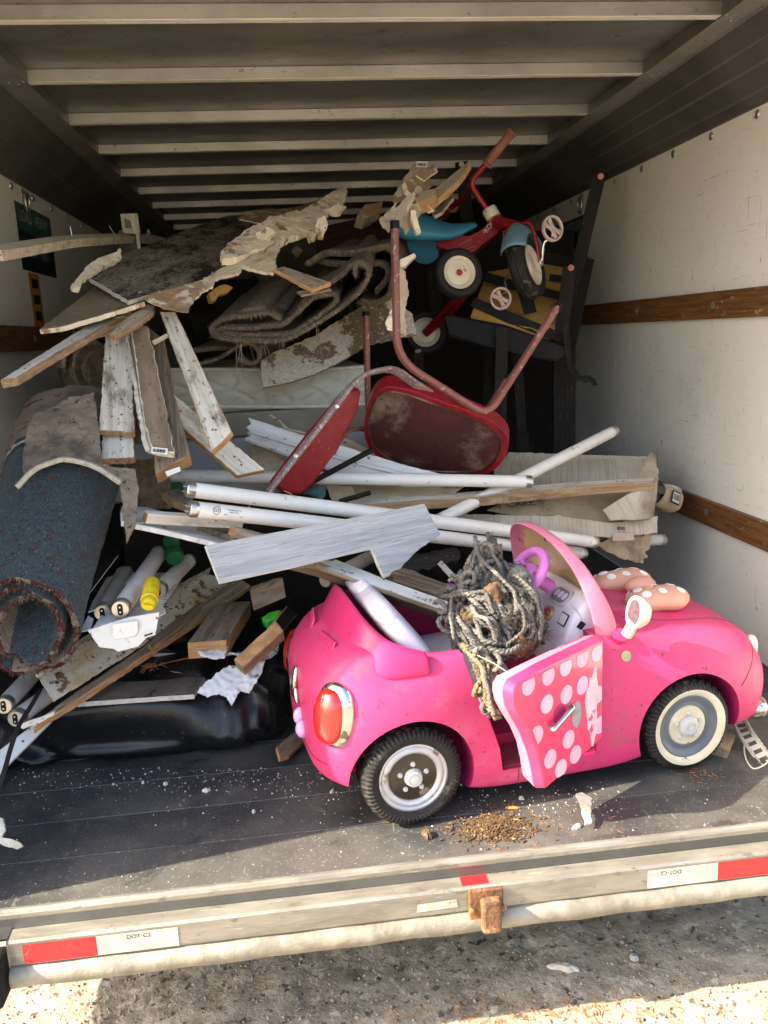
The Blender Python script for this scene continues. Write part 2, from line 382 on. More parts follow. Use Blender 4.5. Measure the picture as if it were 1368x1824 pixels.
m_alubright = M('bright_lit_aluminium', (.74, .71, .6), (.6, .57, .48), 6, (1, 4, 4), .4, .55, metal=.15, bump=.06, bscale=30, spots=[((.2, .15, .1), 26, .66, .05, (1, 3, 3), .7)])
m_rail = M('dark_rail', (.19, .186, .172), (.13, .127, .117), 3, (1, 1, 1), .4, .5, metal=.6, bump=.05)
m_oak = M('varnished_rail_wood', (.2, .095, .032), (.115, .05, .017), 5, (22, 1.2, 22), .35, .55, bump=.25, bscale=8, spots=[((.32, .26, .19), 24, .68, .03, (2, 1, 2), .8), ((.03, .018, .01), 9, .62, .1, (5, 1, 5), .7)])
m_floor = M('scuffed_floor', (.125, .123, .114), (.062, .064, .067), 5, rough=.36, r2=.56, metal=.4, bump=.12, bscale=60, spots=[((.2, .19, .16), 9, .56, .2, (1, 1, 1), .6), ((.034, .034, .035), 6, .6, .12, (1, 1.4, 1), .7), ((.36, .34, .3), 60, .72, .05, (.1, 1.8, 1), .3), ((.36, .34, .3), 45, .74, .04, (1.8, .14, 1), .3), ((.36, .34, .3), 30, .72, .03, (1.3, .5, 1), .35), ((.5, .47, .42), 200, .68, .02, (1, 1, 1), .7)])
m_steel = M('worn_steel', (.31, .29, .245), (.22, .205, .17), 7, (1, 5, 5), .42, .6, metal=.55, bump=.1, bscale=40, spots=[((.16, .13, .095), 22, .64, .06, (1, 2, 2), .7), ((.5, .48, .42), 30, .66, .05, (.4, 4, 4), .5)])
m_pipe = M('galvanised_pipe', (.33, .305, .245), (.21, .19, .15), 16, rough=.5, r2=.65, metal=.45, bump=.25, bscale=50, spots=[((.28, .25, .2), 30, .58, .1), ((.22, .12, .055), 12, .68, .08, (1, 1, 1), .7)])
m_red = M('red_reflector', (.55, .02, .025), (.45, .015, .02), 8, rough=.3, bump=.15, bscale=400, coat=.3, spots=[((.35, .1, .07), 30, .68, .05)])
m_whitetape = M('white_reflector', (.5, .48, .41), (.4, .38, .31), 20, rough=.35, bump=.15, bscale=400, spots=[((.3, .24, .16), 40, .64, .06)])
truck = thing('moving_truck', 'open cargo box of a moving truck with ribbed roof and white walls', 'truck', (.25, 0, GZ))
n_seam = [0] + [.005+.15*i for i in range(1, 21)]
def planks():
    ys = [.006+.1495*i for i in range(0, 20)]
    for i in range(len(ys)-1):
        box('floor_plank', (XL, ys[i]+.0012, -.03), (XR, ys[i+1]-.0012, 0), m_floor, truck, bev=.0018)
    box('floor_base', (XL-.05, .01, -.075), (XR+.05, YB, -.0305), m_rail, truck, bev=0)
    box('floor_deck', (XL, ys[-1]+.001, -.03), (XR, YB, 0), m_floor, truck, bev=0)
planks()
box('side_wall', (XL-.03, 0, 0.0), (XL, YB, ZL), m_wall, truck, bev=0)
box('side_wall', (XR, 0, 0.0), (XR+.03, YB, ZL), m_wall, truck, bev=0)
box('front_wall', (XL-.03, YB, 0), (XR+.03, YB+.03, 2.0), m_rail, truck, bev=0)
def roof():
    box('roof_sheet', (XL-.04, 0, ZRIB+.034), (XR+.04, YB, ZRIB+.045), m_roof, truck, bev=0)
    for side, xw in ((-1, XL), (1, XR)):                 # the bent rail between wall and roof, with its bead lines
        xi = xw - side*.235
        pr = [(0, ZL+.002), (-.006, ZL+.004), (-.016, ZL+.03), (-.03, ZL+.034), (-.07, ZL+.075), (-.085, ZL+.077), (-.115, ZL+.112), (-.13, ZL+.112), (-.165, ZRIB-.008), (-.175, ZRIB-.003), (-.24, ZRIB-.003), (-.24, ZRIB+.033), (.02, ZRIB+.033), (.03, ZL+.002)]
        pts = [(xw + side*a, z) for a, z in pr]
        v = [(x, y, z) for y in (0.002, YB-.002) for x, z in pts]; n = len(pts)
        f = [(j, (j+1) % n, n+(j+1) % n, n+j) for j in range(n)] + [tuple(range(n)), tuple(range(2*n-1, n-1, -1))]
        o = obj('roof_rail', v, f, [m_rail, m_alu], truck, mi=[0]*8+[1, 1]+[0]*(n+2-10))
    for k in range(-1, 10):
        y = .761+.4877*k
        if y < .05: continue
        # hat section; lit look painted in: bright flange, webs in darker metal
        pr = [(-.017, .0), (.012, .0), (.030, .02), (.030, .034), (-.021, .034)]
        v = [(x, y+a, ZRIB+.0005+b*.98) for x in (XL+.236, XR-.236) for a, b in pr]; n = len(pr)
        f = [(j, (j+1) % n, n+(j+1) % n, n+j) for j in range(n)] + [tuple(range(n)), tuple(range(2*n-1, n-1, -1))]
        obj('roof_rib', v, f, [m_alubright, m_roof], truck, mi=[0, 1, 1, 1, 1, 1, 1], bev=.0015)
        for xr in (XL+.21, XR-.21):
            for a, b in ((0, 0), (.018, .012), (-.016, .02), (.004, .03), (-.012, -.022)):
                rv = lathegeo([(.0045, 0), (.0045, .001), (.003, .0025), (0.0001, .003)], (xr+b, y-.012+a*1.4, ZRIB-.003), (0, 0, -1), 8)
                obj('rivet', rv[0], rv[1], m_steel, truck, sm=60)
    y0 = .761-.4877
    # wall rivets under the rail and the lashing rails of varnished wood
    for side, xw in ((1, XL), (-1, XR)):
        for i in range(16):
            y = .16+.271*i
            prof = [(.0135, 0), (.0135, .0015), (.0105, .0045), (.0075, .005), (.006, .0035), (.0001, .003)] if side == -1 else [(.0135, 0), (.0125, .003), (.009, .006), (.004, .0078), (.0001, .008)]
            v, f = lathegeo(prof, (xw, y, ZL-.02), (side, 0, 0), 14)
            obj('wall_rivet', v, f, m_cap, truck, sm=30)
        for za, zb in ((1.058, 1.145), (.365, .452)):
            x0, x1 = sorted((xw, xw+side*.02))
            box('wood_rail', (x0, .05, za), (x1, YB-.1, zb), m_oak, truck, bev=.003)
        for y in (.55, 1.16, 1.77, 2.4):
            for z in (1.10, .41):
                v, f = lathegeo([(.012, 0), (.012, .002), (.006, .003), (.0001, .001)], (xw+side*.02, y, z), (side, 0, 0), 12)
                obj('rail_screw', v, f, m_steel, truck, sm=30)
        # tie ring
        yr = 1.93 if side == 1 else 2.45
        v, f = sweepgeo([V((xw+side*.012, yr+.028*math.cos(a), ZL-.055+.036*math.sin(a))) for a in [2*math.pi*i/20 for i in range(21)]], circ(.0055, 8), V((1, 0, 0)), caps=False)
        rg = obj('tie_ring', v, f, m_cap, truck, sm=180)
        v, f = lathegeo([(.026, 0), (.026, .003), (.012, .008), (.0001, .009)], (xw, yr, ZL-.03), (side, 0, 0), 16)
        obj('ring_plate', v, f, m_cap, truck, sm=30)
roof()
# outer corner posts and the step edge that shade the deck
box('corner_post', (XL-.05, -.02, -.075), (XL, -.001, 2.0), m_steel, truck, bev=.003)
box('corner_post', (XR, -.02, -.075), (XR+.05, -.001, 2.0), m_steel, truck, bev=.003)
box('door_header', (XL-.05, -.02, ZRIB+.03), (XR+.05, -.001, 2.0), m_steel, truck, bev=.003)
def bumper():
    xa, xb = -.60, 1.36
    def ext(name, pr, m, x0, x1, bev=.0015):
        v = [(x, a, b) for x in (x0, x1) for a, b in pr]; n = len(pr)
        f = [(j, (j+1) % n, n+(j+1) % n, n+j) for j in range(n)] + [tuple(range(n)), tuple(range(2*n-1, n-1, -1))]
        return obj(name, v, f, m, truck, bev=bev, segs=2)
    ext('sill_trim', [(.006, .0015), (-.001, .0015), (-.006, -.001), (-.0085, -.006), (-.0085, -.016), (-.005, -.018), (.006, -.018)], m_steel, XL, XR)
    ext('sill_channel', [(.006, -.0185), (-.004, -.0185), (-.004, -.06), (.006, -.06)], m_rail, XL, XR, 0)
    ext('bumper_beam', [(-.0045, -.038), (-.036, -.041), (-.040, -.046), (-.040, -.0945), (-.034, -.0985), (-.0045, -.0985)], m_steel, xa, xb, .0025)
    ext('bumper_beam', [(-.0045, -.0615), (.02, -.0615), (.02, -.0985), (-.0045, -.0985)], m_rail, xa, xb, 0)
    v, f = sweepgeo([V((-.60+1.96*i/40, -.032+.0015*math.sin(i*1.3), -.1205+.0012*math.sin(i*2.1))) for i in range(41)], circ(.0235, 24))
    obj('bumper_pipe', v, f, m_pipe, truck, sm=60)
    box('under_frame', (-.58, .0, -.16), (1.34, .32, -.0995), m_rail, truck, bev=.003)
    yf = -.0404
    for x0, x1, m in ((-.578, -.43, m_red), (-.4295, -.275, m_whitetape), (1.0, 1.3, m_red), (.703, .9995, m_whitetape)):
        pass
    def tape(xs, m):
        v = []; n = len(xs)
        for x in xs: v.append((x, yf-.0004, -.092)); 
        for x in xs: v.append((x, yf-.0004, -.0505))
        v += [(a, b+.0005, c) for a, b, c in v]
        f = [(i, i+1, n+i+1, n+i) for i in range(n-1)]
        obj('reflective_tape', v, f, m, truck)
    tape([-.572, -.435], m_red); tape([-.4345, -.28], m_whitetape)
    tape([.6745, .828], m_whitetape); tape([.8285, 1.1], m_red)
    MX = Matrix(((1, 0, 0, 0), (0, 0, -1, 0), (0, 1, 0, 0), (0, 0, 0, 1)))
    text('tape_lettering', 'DOT-C2', .0125, Matrix.Translation((-.355, yf-.0008, -.06)) @ MX, m_ink, truck)
    text('tape_lettering', 'DOT-C2', .0125, Matrix.Translation((.725, yf-.0008, -.06)) @ MX @ Matrix.Rotation(math.pi, 4, 'Z'), m_ink, truck)
    v = [(x, y, z) for x in (.286, .341) for y, z in ((-.008, -.0372), (-.034, -.0398))]
    obj('red_patch', v, [(0, 2, 3, 1)], m_red, truck)
    # rusty latch bracket
    br = obj('latch_bracket', *join([sweepgeo([V((.296, -.047, -.078)), V((.367, -.047, -.078))], [(a, b) for a, b in ((.005, .036), (.005, -.03), (-.005, -.03), (-.005, .036))], V((0, 0, 1)))]), m_rust, truck, bev=.003)
    box('latch_tongue', (.318, -.074, -.128), (.358, -.0525, -.054), m_rust, truck, bev=.006)
    for x in (.302, .3665):
        v, f = lathegeo([(.007, 0), (.007, .004), (.004, .006), (.0001, .006)], (x-.001, -.0525, -.085), (0, -1, 0), 8)
        obj('bracket_bolt', v, f, m_rust, truck, sm=30)
    # pale adhesive ghosts of lost stickers
    m_ghost = M('sticker_residue', (.5, .47, .39), (.4, .36, .28), 30, rough=.6, bump=.2, spots=[((.3, .24, .15), 20, .55, .1)])
    for x0, x1, z0, z1 in ((.19, .275, -.083, -.063),):
        obj('tape_residue', [(x0, yf-.0005, z0), (x1, yf-.0005, z0+.002), (x1-.003, yf-.0005, z1), (x0+.003, yf-.0005, z1-.002)], [(0, 1, 2, 3)], m_ghost, truck)
    box('rubber_step', (-.70, -.085, -.15), (-.605, -.02, -.06), m_black, truck, bev=.006)
    for z in (-.085, -.12):
        box('step_slot', (-.63, -.0875, z-.008), (-.615, -.0845, z+.008), m_rail, truck, bev=.001)
bumper()
def stickers():
    m_green = M('green_sticker', (.006, .05, .042), (.005, .04, .035), 10, rough=.35, bump=0)
    m_navy = M('navy_sticker', (.006, .009, .014), (.008, .01, .014), 10, rough=.35, bump=0)
    m_amber = M('amber_sticker', (.5, .25, .02), (.42, .2, .02), 10, rough=.4, bump=0)
    m_pale = M('sticker_print', (.34, .38, .36), (.3, .34, .32), 10, rough=.5, bump=0)
    def st(side, xw, y0, y1, z0, z1, m, k=1):
        x = xw+side*.0012*k
        q = [(x, y0, z0), (x, y1, z0), (x, y1, z1), (x, y0, z1)]
        q += [(a-side*.0011, b, c) for a, b, c in q]
        return obj('wall_sticker', q, [(0, 1, 2, 3), (4, 7, 6, 5), (0, 4, 5, 1), (1, 5, 6, 2), (2, 6, 7, 3), (3, 7, 4, 0)], m, truck)
    MXR = Matrix(((0, 0, -1, 0), (-1, 0, 0, 0), (0, 1, 0, 0), (0, 0, 0, 1)))   # reads from inside on the right wall
    MXL = Matrix(((0, 0, 1, 0), (1, 0, 0, 0), (0, 1, 0, 0), (0, 0, 0, 1)))
    # right wall
    st(-1, XR, 2.38, 2.84, 1.455, 1.555, m_green); st(-1, XR, 2.38, 2.84, 1.33, 1.4545, m_navy)
    [text('sticker_lettering', t_, .06, Matrix.Translation((XR-.0016, y_, 1.515)) @ MXR, m_pale, truck) for t_, y_ in (('DO', 2.76), ('NOT', 2.63), ('LEAVE', 2.48))]
    text('sticker_lettering', 'UNATTENDED', .045, Matrix.Translation((XR-.0016, 2.68, 1.40)) @ MXR, m_pale, truck)
    st(-1, XR, 2.42, 2.5, 1.345, 1.44, m_pale, 2)
    # left wall
    st(1, XL, 1.80, 2.28, 1.49, 1.59, m_green); st(1, XL, 1.80, 2.28, 1.35, 1.4895, m_navy)
    [text('sticker_lettering', t_, .06, Matrix.Translation((XL+.0016, y_, 1.545)) @ MXL, m_pale, truck) for t_, y_ in (('LOAD', 1.92), ('HEAVY', 2.13))]
    [text('sticker_lettering', t_, .05, Matrix.Translation((XL+.0016, y_, 1.42)) @ MXL, m_pale, truck) for t_, y_ in (('ITEMS', 1.93), ('FIRST', 2.13))]
    st(1, XL, 1.86, 2.0, 1.10, 1.345, m_amber)
    for z in (1.31, 1.25, 1.19): st(1, XL, 1.89, 1.97, z-.02, z+.015, m_navy, 2)
stickers()
# ------------------------------------------------------------------ the ride-on car (own frame: x forward, y to the far side, z up)
m_pink = M('hot_pink_plastic', (.58, .032, .135), (.5, .045, .15), 3, rough=.36, r2=.55, bump=.03, bscale=200, sss=.0, contrast=.8, spots=[((.6, .17, .26), 5, .56, .2, (1, 1, 1.6), .45), ((.3, .09, .1), 11, .62, .15, (1, 1, 1), .55), ((.6, .25, .33), 40, .76, .04, (1, .3, 1.5), .4), ((.14, .04, .04), 60, .685, .03, (1, 1, 1), .85), ((.3, .02, .07), 12, .72, .03, (1, 1, 1), .6), ((.78, .3, .45), 34, .82, .02, (.3, 1, 3), .4)])
m_pinkdeck = M('deep_pink_plastic', (.52, .022, .12), (.46, .03, .125), 4, rough=.36, bump=.03, bscale=200, spots=[((.2, .03, .05), 45, .68, .03, (1, 1, 1), .8)])
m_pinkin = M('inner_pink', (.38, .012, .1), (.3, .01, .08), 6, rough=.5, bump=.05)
m_palepink = M('pale_pink_plastic', (.58, .19, .28), (.53, .155, .245), 4, rough=.42, bump=.05, spots=[((.35, .12, .12), 40, .68, .04, (1, 1, 1), .8)])
m_doorred = M('glossy_red_pink', (.75, .03, .115), (.7, .04, .13), 5, rough=.16, r2=.3, bump=.08, bscale=7, coat=.5)
m_dot = M('pale_dot', (.72, .45, .56), (.64, .37, .5), 18, rough=.4, bump=.15, bscale=60)
m_lilac = M('lilac_plastic', (.62, .2, .56), (.57, .17, .5), 5, rough=.35, bump=.04)
m_seat = M('white_lilac_plastic', (.7, .67, .74), (.62, .58, .66), 3, rough=.35, bump=.04, spots=[((.3, .24, .2), 40, .69, .03, (1, 1, 1), .7)])
m_cream = M('cream_plastic', (.62, .585, .49), (.55, .51, .4), 8, rough=.4, bump=.05, spots=[((.4, .33, .22), 22, .62, .08, (1, 1, 1), .6)])
m_bow = M('peach_plastic', (.6, .32, .235), (.54, .27, .2), 5, rough=.38, bump=.03)
m_lens = M('red_lens', (.62, .012, .006), (.5, .008, .005), 10, rough=.08, bump=.25, bscale=45, coat=1, spec=.8)
m_chrome = M('worn_chrome', (.72, .71, .68), (.6, .58, .53), 20, rough=.1, r2=.22, metal=1, bump=.03, spots=[((.08, .06, .05), 30, .66, .04, (1, 1, 1), .8)])
m_amberglass = M('yellowed_screen', (.62, .47, .2), (.52, .38, .15), 5, rough=.3, r2=.5, bump=.05, trans=.35, spots=[((.25, .14, .06), 20, .62, .1, (1, 1, 1), .7)])
m_hub = M('hub_grey', (.5, .5, .48), (.42, .42, .4), 20, rough=.5, bump=.1)
m_bluegrey = M('blue_grey_rim', (.115, .13, .15), (.085, .095, .11), 8, rough=.4, bump=.05, spots=[((.16, .14, .12), 30, .64, .06, (1, 1, 1), .6)])
m_silver = M('silver_rim', (.55, .56, .58), (.45, .45, .46), 10, rough=.35, metal=.5, bump=.05, spots=[((.13, .1, .07), 18, .6, .08, (1, 1, 1), .8)])
m_discdirty = M('dirty_white_disc', (.62, .56, .42), (.52, .45, .31), 14, rough=.55, bump=.25, bscale=40, spots=[((.05, .045, .04), 16, .66, .03, (1, 1, 1), .95), ((.5, .5, .47), 7, .55, .1)])
m_discblack = M('black_disc', (.022, .018, .014), (.045, .035, .022), 8, rough=.3, bump=.05, spots=[((.3, .25, .16), 20, .68, .05, (1, 1, 1), .8)])
m_clear = M('dashboard_window', (.3, .27, .29), (.22, .2, .22), 14, rough=.2, bump=.1, coat=.5)
CARA = R(8.873); CAR0 = V((.217, .139, 0)) - V((-math.sin(CARA), math.cos(CARA), 0))*.013
car = thing('ride_on_car', 'bright pink toy convertible with its spotted door hanging open at the truck edge', 'toy car', CAR0, None, CARA)
_cu = V((math.cos(CARA), math.sin(CARA), 0)); _cv = V((-math.sin(CARA), math.cos(CARA), 0))
def CL(px, py, v):
    q = ray(px, py); o_ = CAM-CAR0; t = (v-o_.dot(_cv))/q.dot(_cv); w = o_+q*t
    return V((w.dot(_cu), v, w.z))
def carworld(u, v, w): return CAR0 + _cu*u + _cv*v + V((0, 0, w))
VC = .25
ST = [  # u, zb, w0, wf, zf, ws, zs, wt, z4, zt
 (-.206, .135, .09, .125, .20, .11, .27, .07, .30, .305),
 (-.194, .115, .16, .185, .20, .165, .295, .11, .335, .345),
 (-.16, .10, .205, .228, .205, .198, .325, .15, .375, .385),
 (-.11, .088, .235, .253, .215, .213, .350, .175, .405, .415),
 (-.05, .085, .247, .266, .23, .216, .360, .185, .41, .42),
 (.0, .085, .25, .268, .235, .218, .364, .19, .39, .395),
 (.06, .075, .25, .266, .23, .220, .366, .195, .376, .38),
 (.12, .06, .248, .256, .20, .224, .367, .2, .373, .376),
 (.17, .045, .247, .250, .17, .228, .367, .2, .372, .375),
 (.30, .042, .247, .250, .16, .228, .366, .2, .372, .375),
 (.43, .040, .247, .250, .16, .228, .364, .2, .372, .378),
 (.50, .040, .248, .252, .18, .226, .360, .185, .376, .388),
 (.56, .05, .25, .258, .21, .222, .352, .165, .374, .388),
 (.62, .065, .25, .264, .23, .218, .342, .15, .366, .382),
 (.68, .075, .25, .268, .235, .214, .334, .14, .356, .372),
 (.75, .08, .25, .267, .23, .21, .328, .135, .352, .367),
 (.82, .082, .244, .259, .215, .202, .314, .13, .336, .349),
 (.88, .085, .228, .243, .20, .19, .294, .12, .314, .325),
 (.925, .09, .198, .214, .185, .168, .262, .105, .282, .292),
 (.953, .10, .14, .155, .17, .124, .222, .085, .242, .25)]
def car_body():
    verts = []; faces = []
    for (u, zb, w0, wf, zf, ws, zs, wt, z4, zt) in ST:
        h = [(w0*.55, zb), (w0*.93, zb), (w0, zb+.012), (w0*.35+wf*.65, zb+.5*(zf-zb)), (wf, zf), (wf*.6+ws*.4+.006, zf*.42+zs*.58), (ws, zs), (ws*.7+wt*.3, zs*.35+z4*.65), (wt, z4), (wt*.5, zt*.8+z4*.2), (0, zt)]
        row = [(-a, z) for a, z in h] + [(a, z) for a, z in h[-2::-1]]
        for a, z in row: verts.append((u, VC+a, z))
    n = 21
    for i in range(len(ST)-1):
        for j in range(n): faces.append((i*n+j, i*n+(j+1) % n, (i+1)*n+(j+1) % n, (i+1)*n+j))
    faces.append(tuple(range(n))[::-1]); faces.append(tuple((len(ST)-1)*n+j for j in range(n)))
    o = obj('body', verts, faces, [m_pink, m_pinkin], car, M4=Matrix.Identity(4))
    bm = bmesh.new(); bm.from_mesh(o.data); bmesh.ops.recalc_face_normals(bm, faces=bm.faces); bm.to_mesh(o.data); bm.free()
    s = o.modifiers.new('s', 'SUBSURF'); s.levels = 2; s.render_levels = 2
    cut = []
    def cutter(verts, faces, bev=0):
        c = obj('cutter', verts, faces, m_pinkin, car, M4=Matrix.Identity(4))
        bm = bmesh.new(); bm.from_mesh(c.data)
        if bev: bmesh.ops.bevel(bm, geom=bm.edges[:], offset=bev, segments=3, affect='EDGES', profile=.5)
        bmesh.ops.recalc_face_normals(bm, faces=bm.faces); bm.to_mesh(c.data); bm.free()
        cut.append(c); m_ = o.modifiers.new('b', 'BOOLEAN'); m_.operation = 'DIFFERENCE'; m_.solver = 'EXACT'; m_.object = c
    def bx(lo, hi, bev=0, dx=0):
        x0, y0, z0 = lo; x1, y1, z1 = hi
        cutter([(x0+dx, y0, z0), (x1, y0, z0), (x1, y1, z0), (x0+dx, y1, z0), (x0, y0, z1), (x1, y0, z1), (x1, y1, z1), (x0, y1, z1)], [(0, 3, 2, 1), (4, 5, 6, 7), (0, 1, 5, 4), (1, 2, 6, 5), (2, 3, 7, 6), (3, 0, 4, 7)], bev)
    bx((-.085, VC-.192, .125), (.455, VC+.192, .6), .05, .03)         # cockpit
    for uc in (0, .685):
        for v0, v1 in ((-.05, .125), (.375, .55)):
            c_ = [(uc+.138*math.cos(a), .116+.138*math.sin(a)) for a in [2*math.pi*i/56 for i in range(56)]]
            k = [(x, v0, z) for x, z in c_] + [(x, v1, z) for x, z in c_]
            cutter(k, [(i, (i+1) % 56, 56+(i+1) % 56, 56+i) for i in range(56)] + [tuple(range(56)), tuple(range(111, 55, -1))])
    # door opening
    k = [(.438, .095), (.438, .6), (.128, .6), (.13, .36), (.145, .30), (.178, .22), (.2, .15), (.207, .095)]
    n = len(k)
    cutter([(x, -.1, z) for x, z in k] + [(x, .11, z) for x, z in k], [(i, (i+1) % n, n+(i+1) % n, n+i) for i in range(n)] + [tuple(range(n)), tuple(range(2*n-1, n-1, -1))])
    evalmesh(o)
    for c in cut: bpy.data.objects.remove(c)
    me = o.data
    for p_ in me.polygons: p_.material_index = min(p_.material_index, 1)
    while len(me.materials) > 2: me.materials.pop(index=len(me.materials)-1)
    smooth(me, 38)
    return o
body = car_body()
def band(name, secs, m, parent=car, closed_ends=True, sub=2, crease=None):
    """loft of closed cross sections"""
    n = len(secs[0]); v = [q for s in secs for q in s]
    f = [(i*n+j, i*n+(j+1) % n, (i+1)*n+(j+1) % n, (i+1)*n+j) for i in range(len(secs)-1) for j in range(n)]
    if closed_ends: f += [tuple(range(n))[::-1], tuple((len(secs)-1)*n+j for j in range(n))]
    o = obj(name, v, f, m, parent, sm=180)
    bm = bmesh.new(); bm.from_mesh(o.data); bmesh.ops.recalc_face_normals(bm, faces=bm.faces); bm.to_mesh(o.data); bm.free()
    if sub: s = o.modifiers.new('s', 'SUBSURF'); s.levels = sub; s.render_levels = sub
    return o
def collar():
    secs = []
    # s from the near tip round the back to the far tip: (u, v', z of the lower edge, z of the upper edge)
    K = [(.050, -.223, .338, .385), (.046, -.225, .335, .392), (.02, -.224, .335, .400), (-.03, -.222, .335, .416), (-.07, -.205, .335, .437), (-.112, -.165, .335, .458), (-.138, -.10, .32, .474), (-.150, 0, .315, .482)]
    K = K + [(a, -b, c, d) for a, b, c, d in K[-2::-1]]
    for i, (u, v, z0, z1) in enumerate(K):
        a = K[max(i-1, 0)]; b = K[min(i+1, len(K)-1)]
        t = V((b[0]-a[0], b[1]-a[1], 0)).normalized(); nn = V((t.y, -t.x, 0))     # outward
        if nn.dot(V((u-.1, v, 0))) < 0: nn = -nn
        bul = .006 if i in (0, 1, 2, len(K)-3, len(K)-2, len(K)-1) else .010
        tilt = max(0, (z1-.40))*.75
        c = V((u, VC+v, 0)); nn2 = nn
        sec = [(z0, .012 if bul < .01 else .018), ((z0*2+z1)/3, bul+.006-tilt*.3), (z1-.012, .006-tilt), (z1, -.004-tilt), (z1-.004, -.016-tilt), ((z0+z1)/2, -.022-tilt*.6), (z0, -.02)]
        secs.append([c + nn2*o_ + V((0, 0, z)) for z, o_ in sec])
    return band('rear_deck', secs, m_pinkdeck)
dk = collar()
# seam under the deck, louvres
def louvres():
    for vc, sg in ((VC-.085, -1), (VC+.085, 1)):
        for i in range(8):
            v = vc + (i-3.5)*.0115
            pts = [V((-.1605 + abs(v-VC)*.16 + a, v, z)) for a, z in ((-.0135, .335), (-.008, .36), (.0105, .405))]
            tube('louvre', smoothpath(pts, 4), .004, m_pinkdeck, dk, 8)
louvres()
# seats
def cushion(name, c, ax, sx, sy, sz, m, parent=car, e=4):
    """a rounded block (superellipsoid) in a turned frame"""
    def fn(d):
        return V([math.copysign(abs(k)**(2/e), k) for k in d])
    return ellipsoid(name, c, sx, sy, sz, m, parent, ax, 28, 16, fn)
ax_ = (V((.93, 0, -.37)), V((0, 1, 0)), V((.37, 0, .93)))
axb = (V((.80, 0, .60)), V((0, 1, 0)), V((-.60, 0, .80)))
sb = cushion('seat_back', (.045, VC-.005, .368), axb, .030, .185, .125, m_seat)
for s_ in (-1, 1): cushion('headrest', V((-.014, VC+.09*s_, .45)), axb, .026, .08, .036, m_seat, sb, 3)
cushion('seat', (.19, VC, .24), (V((1, 0, .06)), V((0, 1, 0)), V((-.06, 0, 1))), .10, .18, .055, m_seat)
# dashboard
def dash():
    secs = []
    for v, bul in ((-.188, 0), (-.17, .004), (-.10, .012), (0, .02), (.10, .012), (.17, .004), (.188, 0)):
        pr = [(.375, .255), (.385-bul*.6, .325), (.408-bul*.5, .395+bul*.4), (.452, .440+bul*.8), (.492+bul*.3, .432+bul*.6), (.505, .38), (.47, .34), (.44, .25)]
        secs.append([V((u, VC+v, z)) for u, z in pr])
    return band('dashboard', secs, m_seat)
ds = dash()
_dg = bpy.context.evaluated_depsgraph_get(); _dg.update(); _me = ds.evaluated_get(_dg).to_mesh()
from mathutils.bvhtree import BVHTree
_off = ds.location.copy()
_dbv = BVHTree.FromPolygons([v.co + _off for v in _me.vertices], [tuple(p_.vertices) for p_ in _me.polygons])
def dash_on(px, py, off=.001):     # where the line of sight to a photo pixel meets the dashboard, and the slope there
    d = ray(px, py); o_ = CAM-CAR0
    o_ = V((o_.dot(_cu), o_.dot(_cv), o_.z)); d = V((d.dot(_cu), d.dot(_cv), d.z)).normalized()
    h, n, *_ = _dbv.ray_cast(o_, d)
    if h is None: h, n = V((.40, VC, .38)), V((-.86, 0, .51))
    if n.dot(d) > 0: n = -n
    return frame(h + n*off, V((0, -1, 0)), n)
def plate(name, M4, w, h, m, parent, r=.006, t=.002):
    pr = rrect(w, h, min(r, w*.49, h*.49), 4); n = len(pr)
    v = [(x, y, t) for x, y in pr] + [(x, y, -t) for x, y in pr]
    f = [tuple(range(n))] + [(i, n+i, n+(i+1) % n, (i+1) % n) for i in range(n)]
    return obj(name, v, f, m, parent, M4=M4)
plate('instrument_frame', dash_on(1000, 1062, .0005), .074, .048, m_hub, ds, .02, .003)
plate('instrument_window', dash_on(1000, 1062, .003), .062, .037, m_clear, ds, .016, .002)
for k in (-1, 0, 1): plate('gauge', dash_on(1000, 1062, .0045) @ Matrix.Translation((.019*k, .002, 0)), .016, .02, m_seat, ds, .0078, .0012)
plate('control_label', dash_on(1004, 1103, .001), .032, .03, m_ink, ds, .002, .0012)
plate('label_field', dash_on(1004, 1103, .002), .027, .025, m_lab, ds, .002, .001)
plate('control_panel', dash_on(1032, 1112, .001), .034, .018, m_black, ds, .002, .002)
_k = dash_on(978, 1092, .0); _kn = _k.to_3x3().col[2]
v_, f_ = lathegeo([(.001, .006), (.012, .006), (.014, .008), (.018, .007), (.020, -.002)], _k.translation, _kn, 20)
obj('ignition_ring', v_, f_, M('brass', (.5, .4, .16), (.4, .32, .12), 20, rough=.35, metal=.6, bump=.05), ds, sm=40)
v_, f_ = lathegeo([(.0001, .011), (.008, .011), (.011, .005)], _k.translation, _kn, 14)
obj('ignition_knob', v_, f_, M('crimson_knob', (.45, .01, .06), (.4, .01, .05), 9, rough=.4, bump=0), ds, sm=40)
for k in range(5): plate('moulded_line', dash_on(1022+k*3, 1082+k*5, .0003), .03, .0012, m_hub, ds, .0004, .0008)
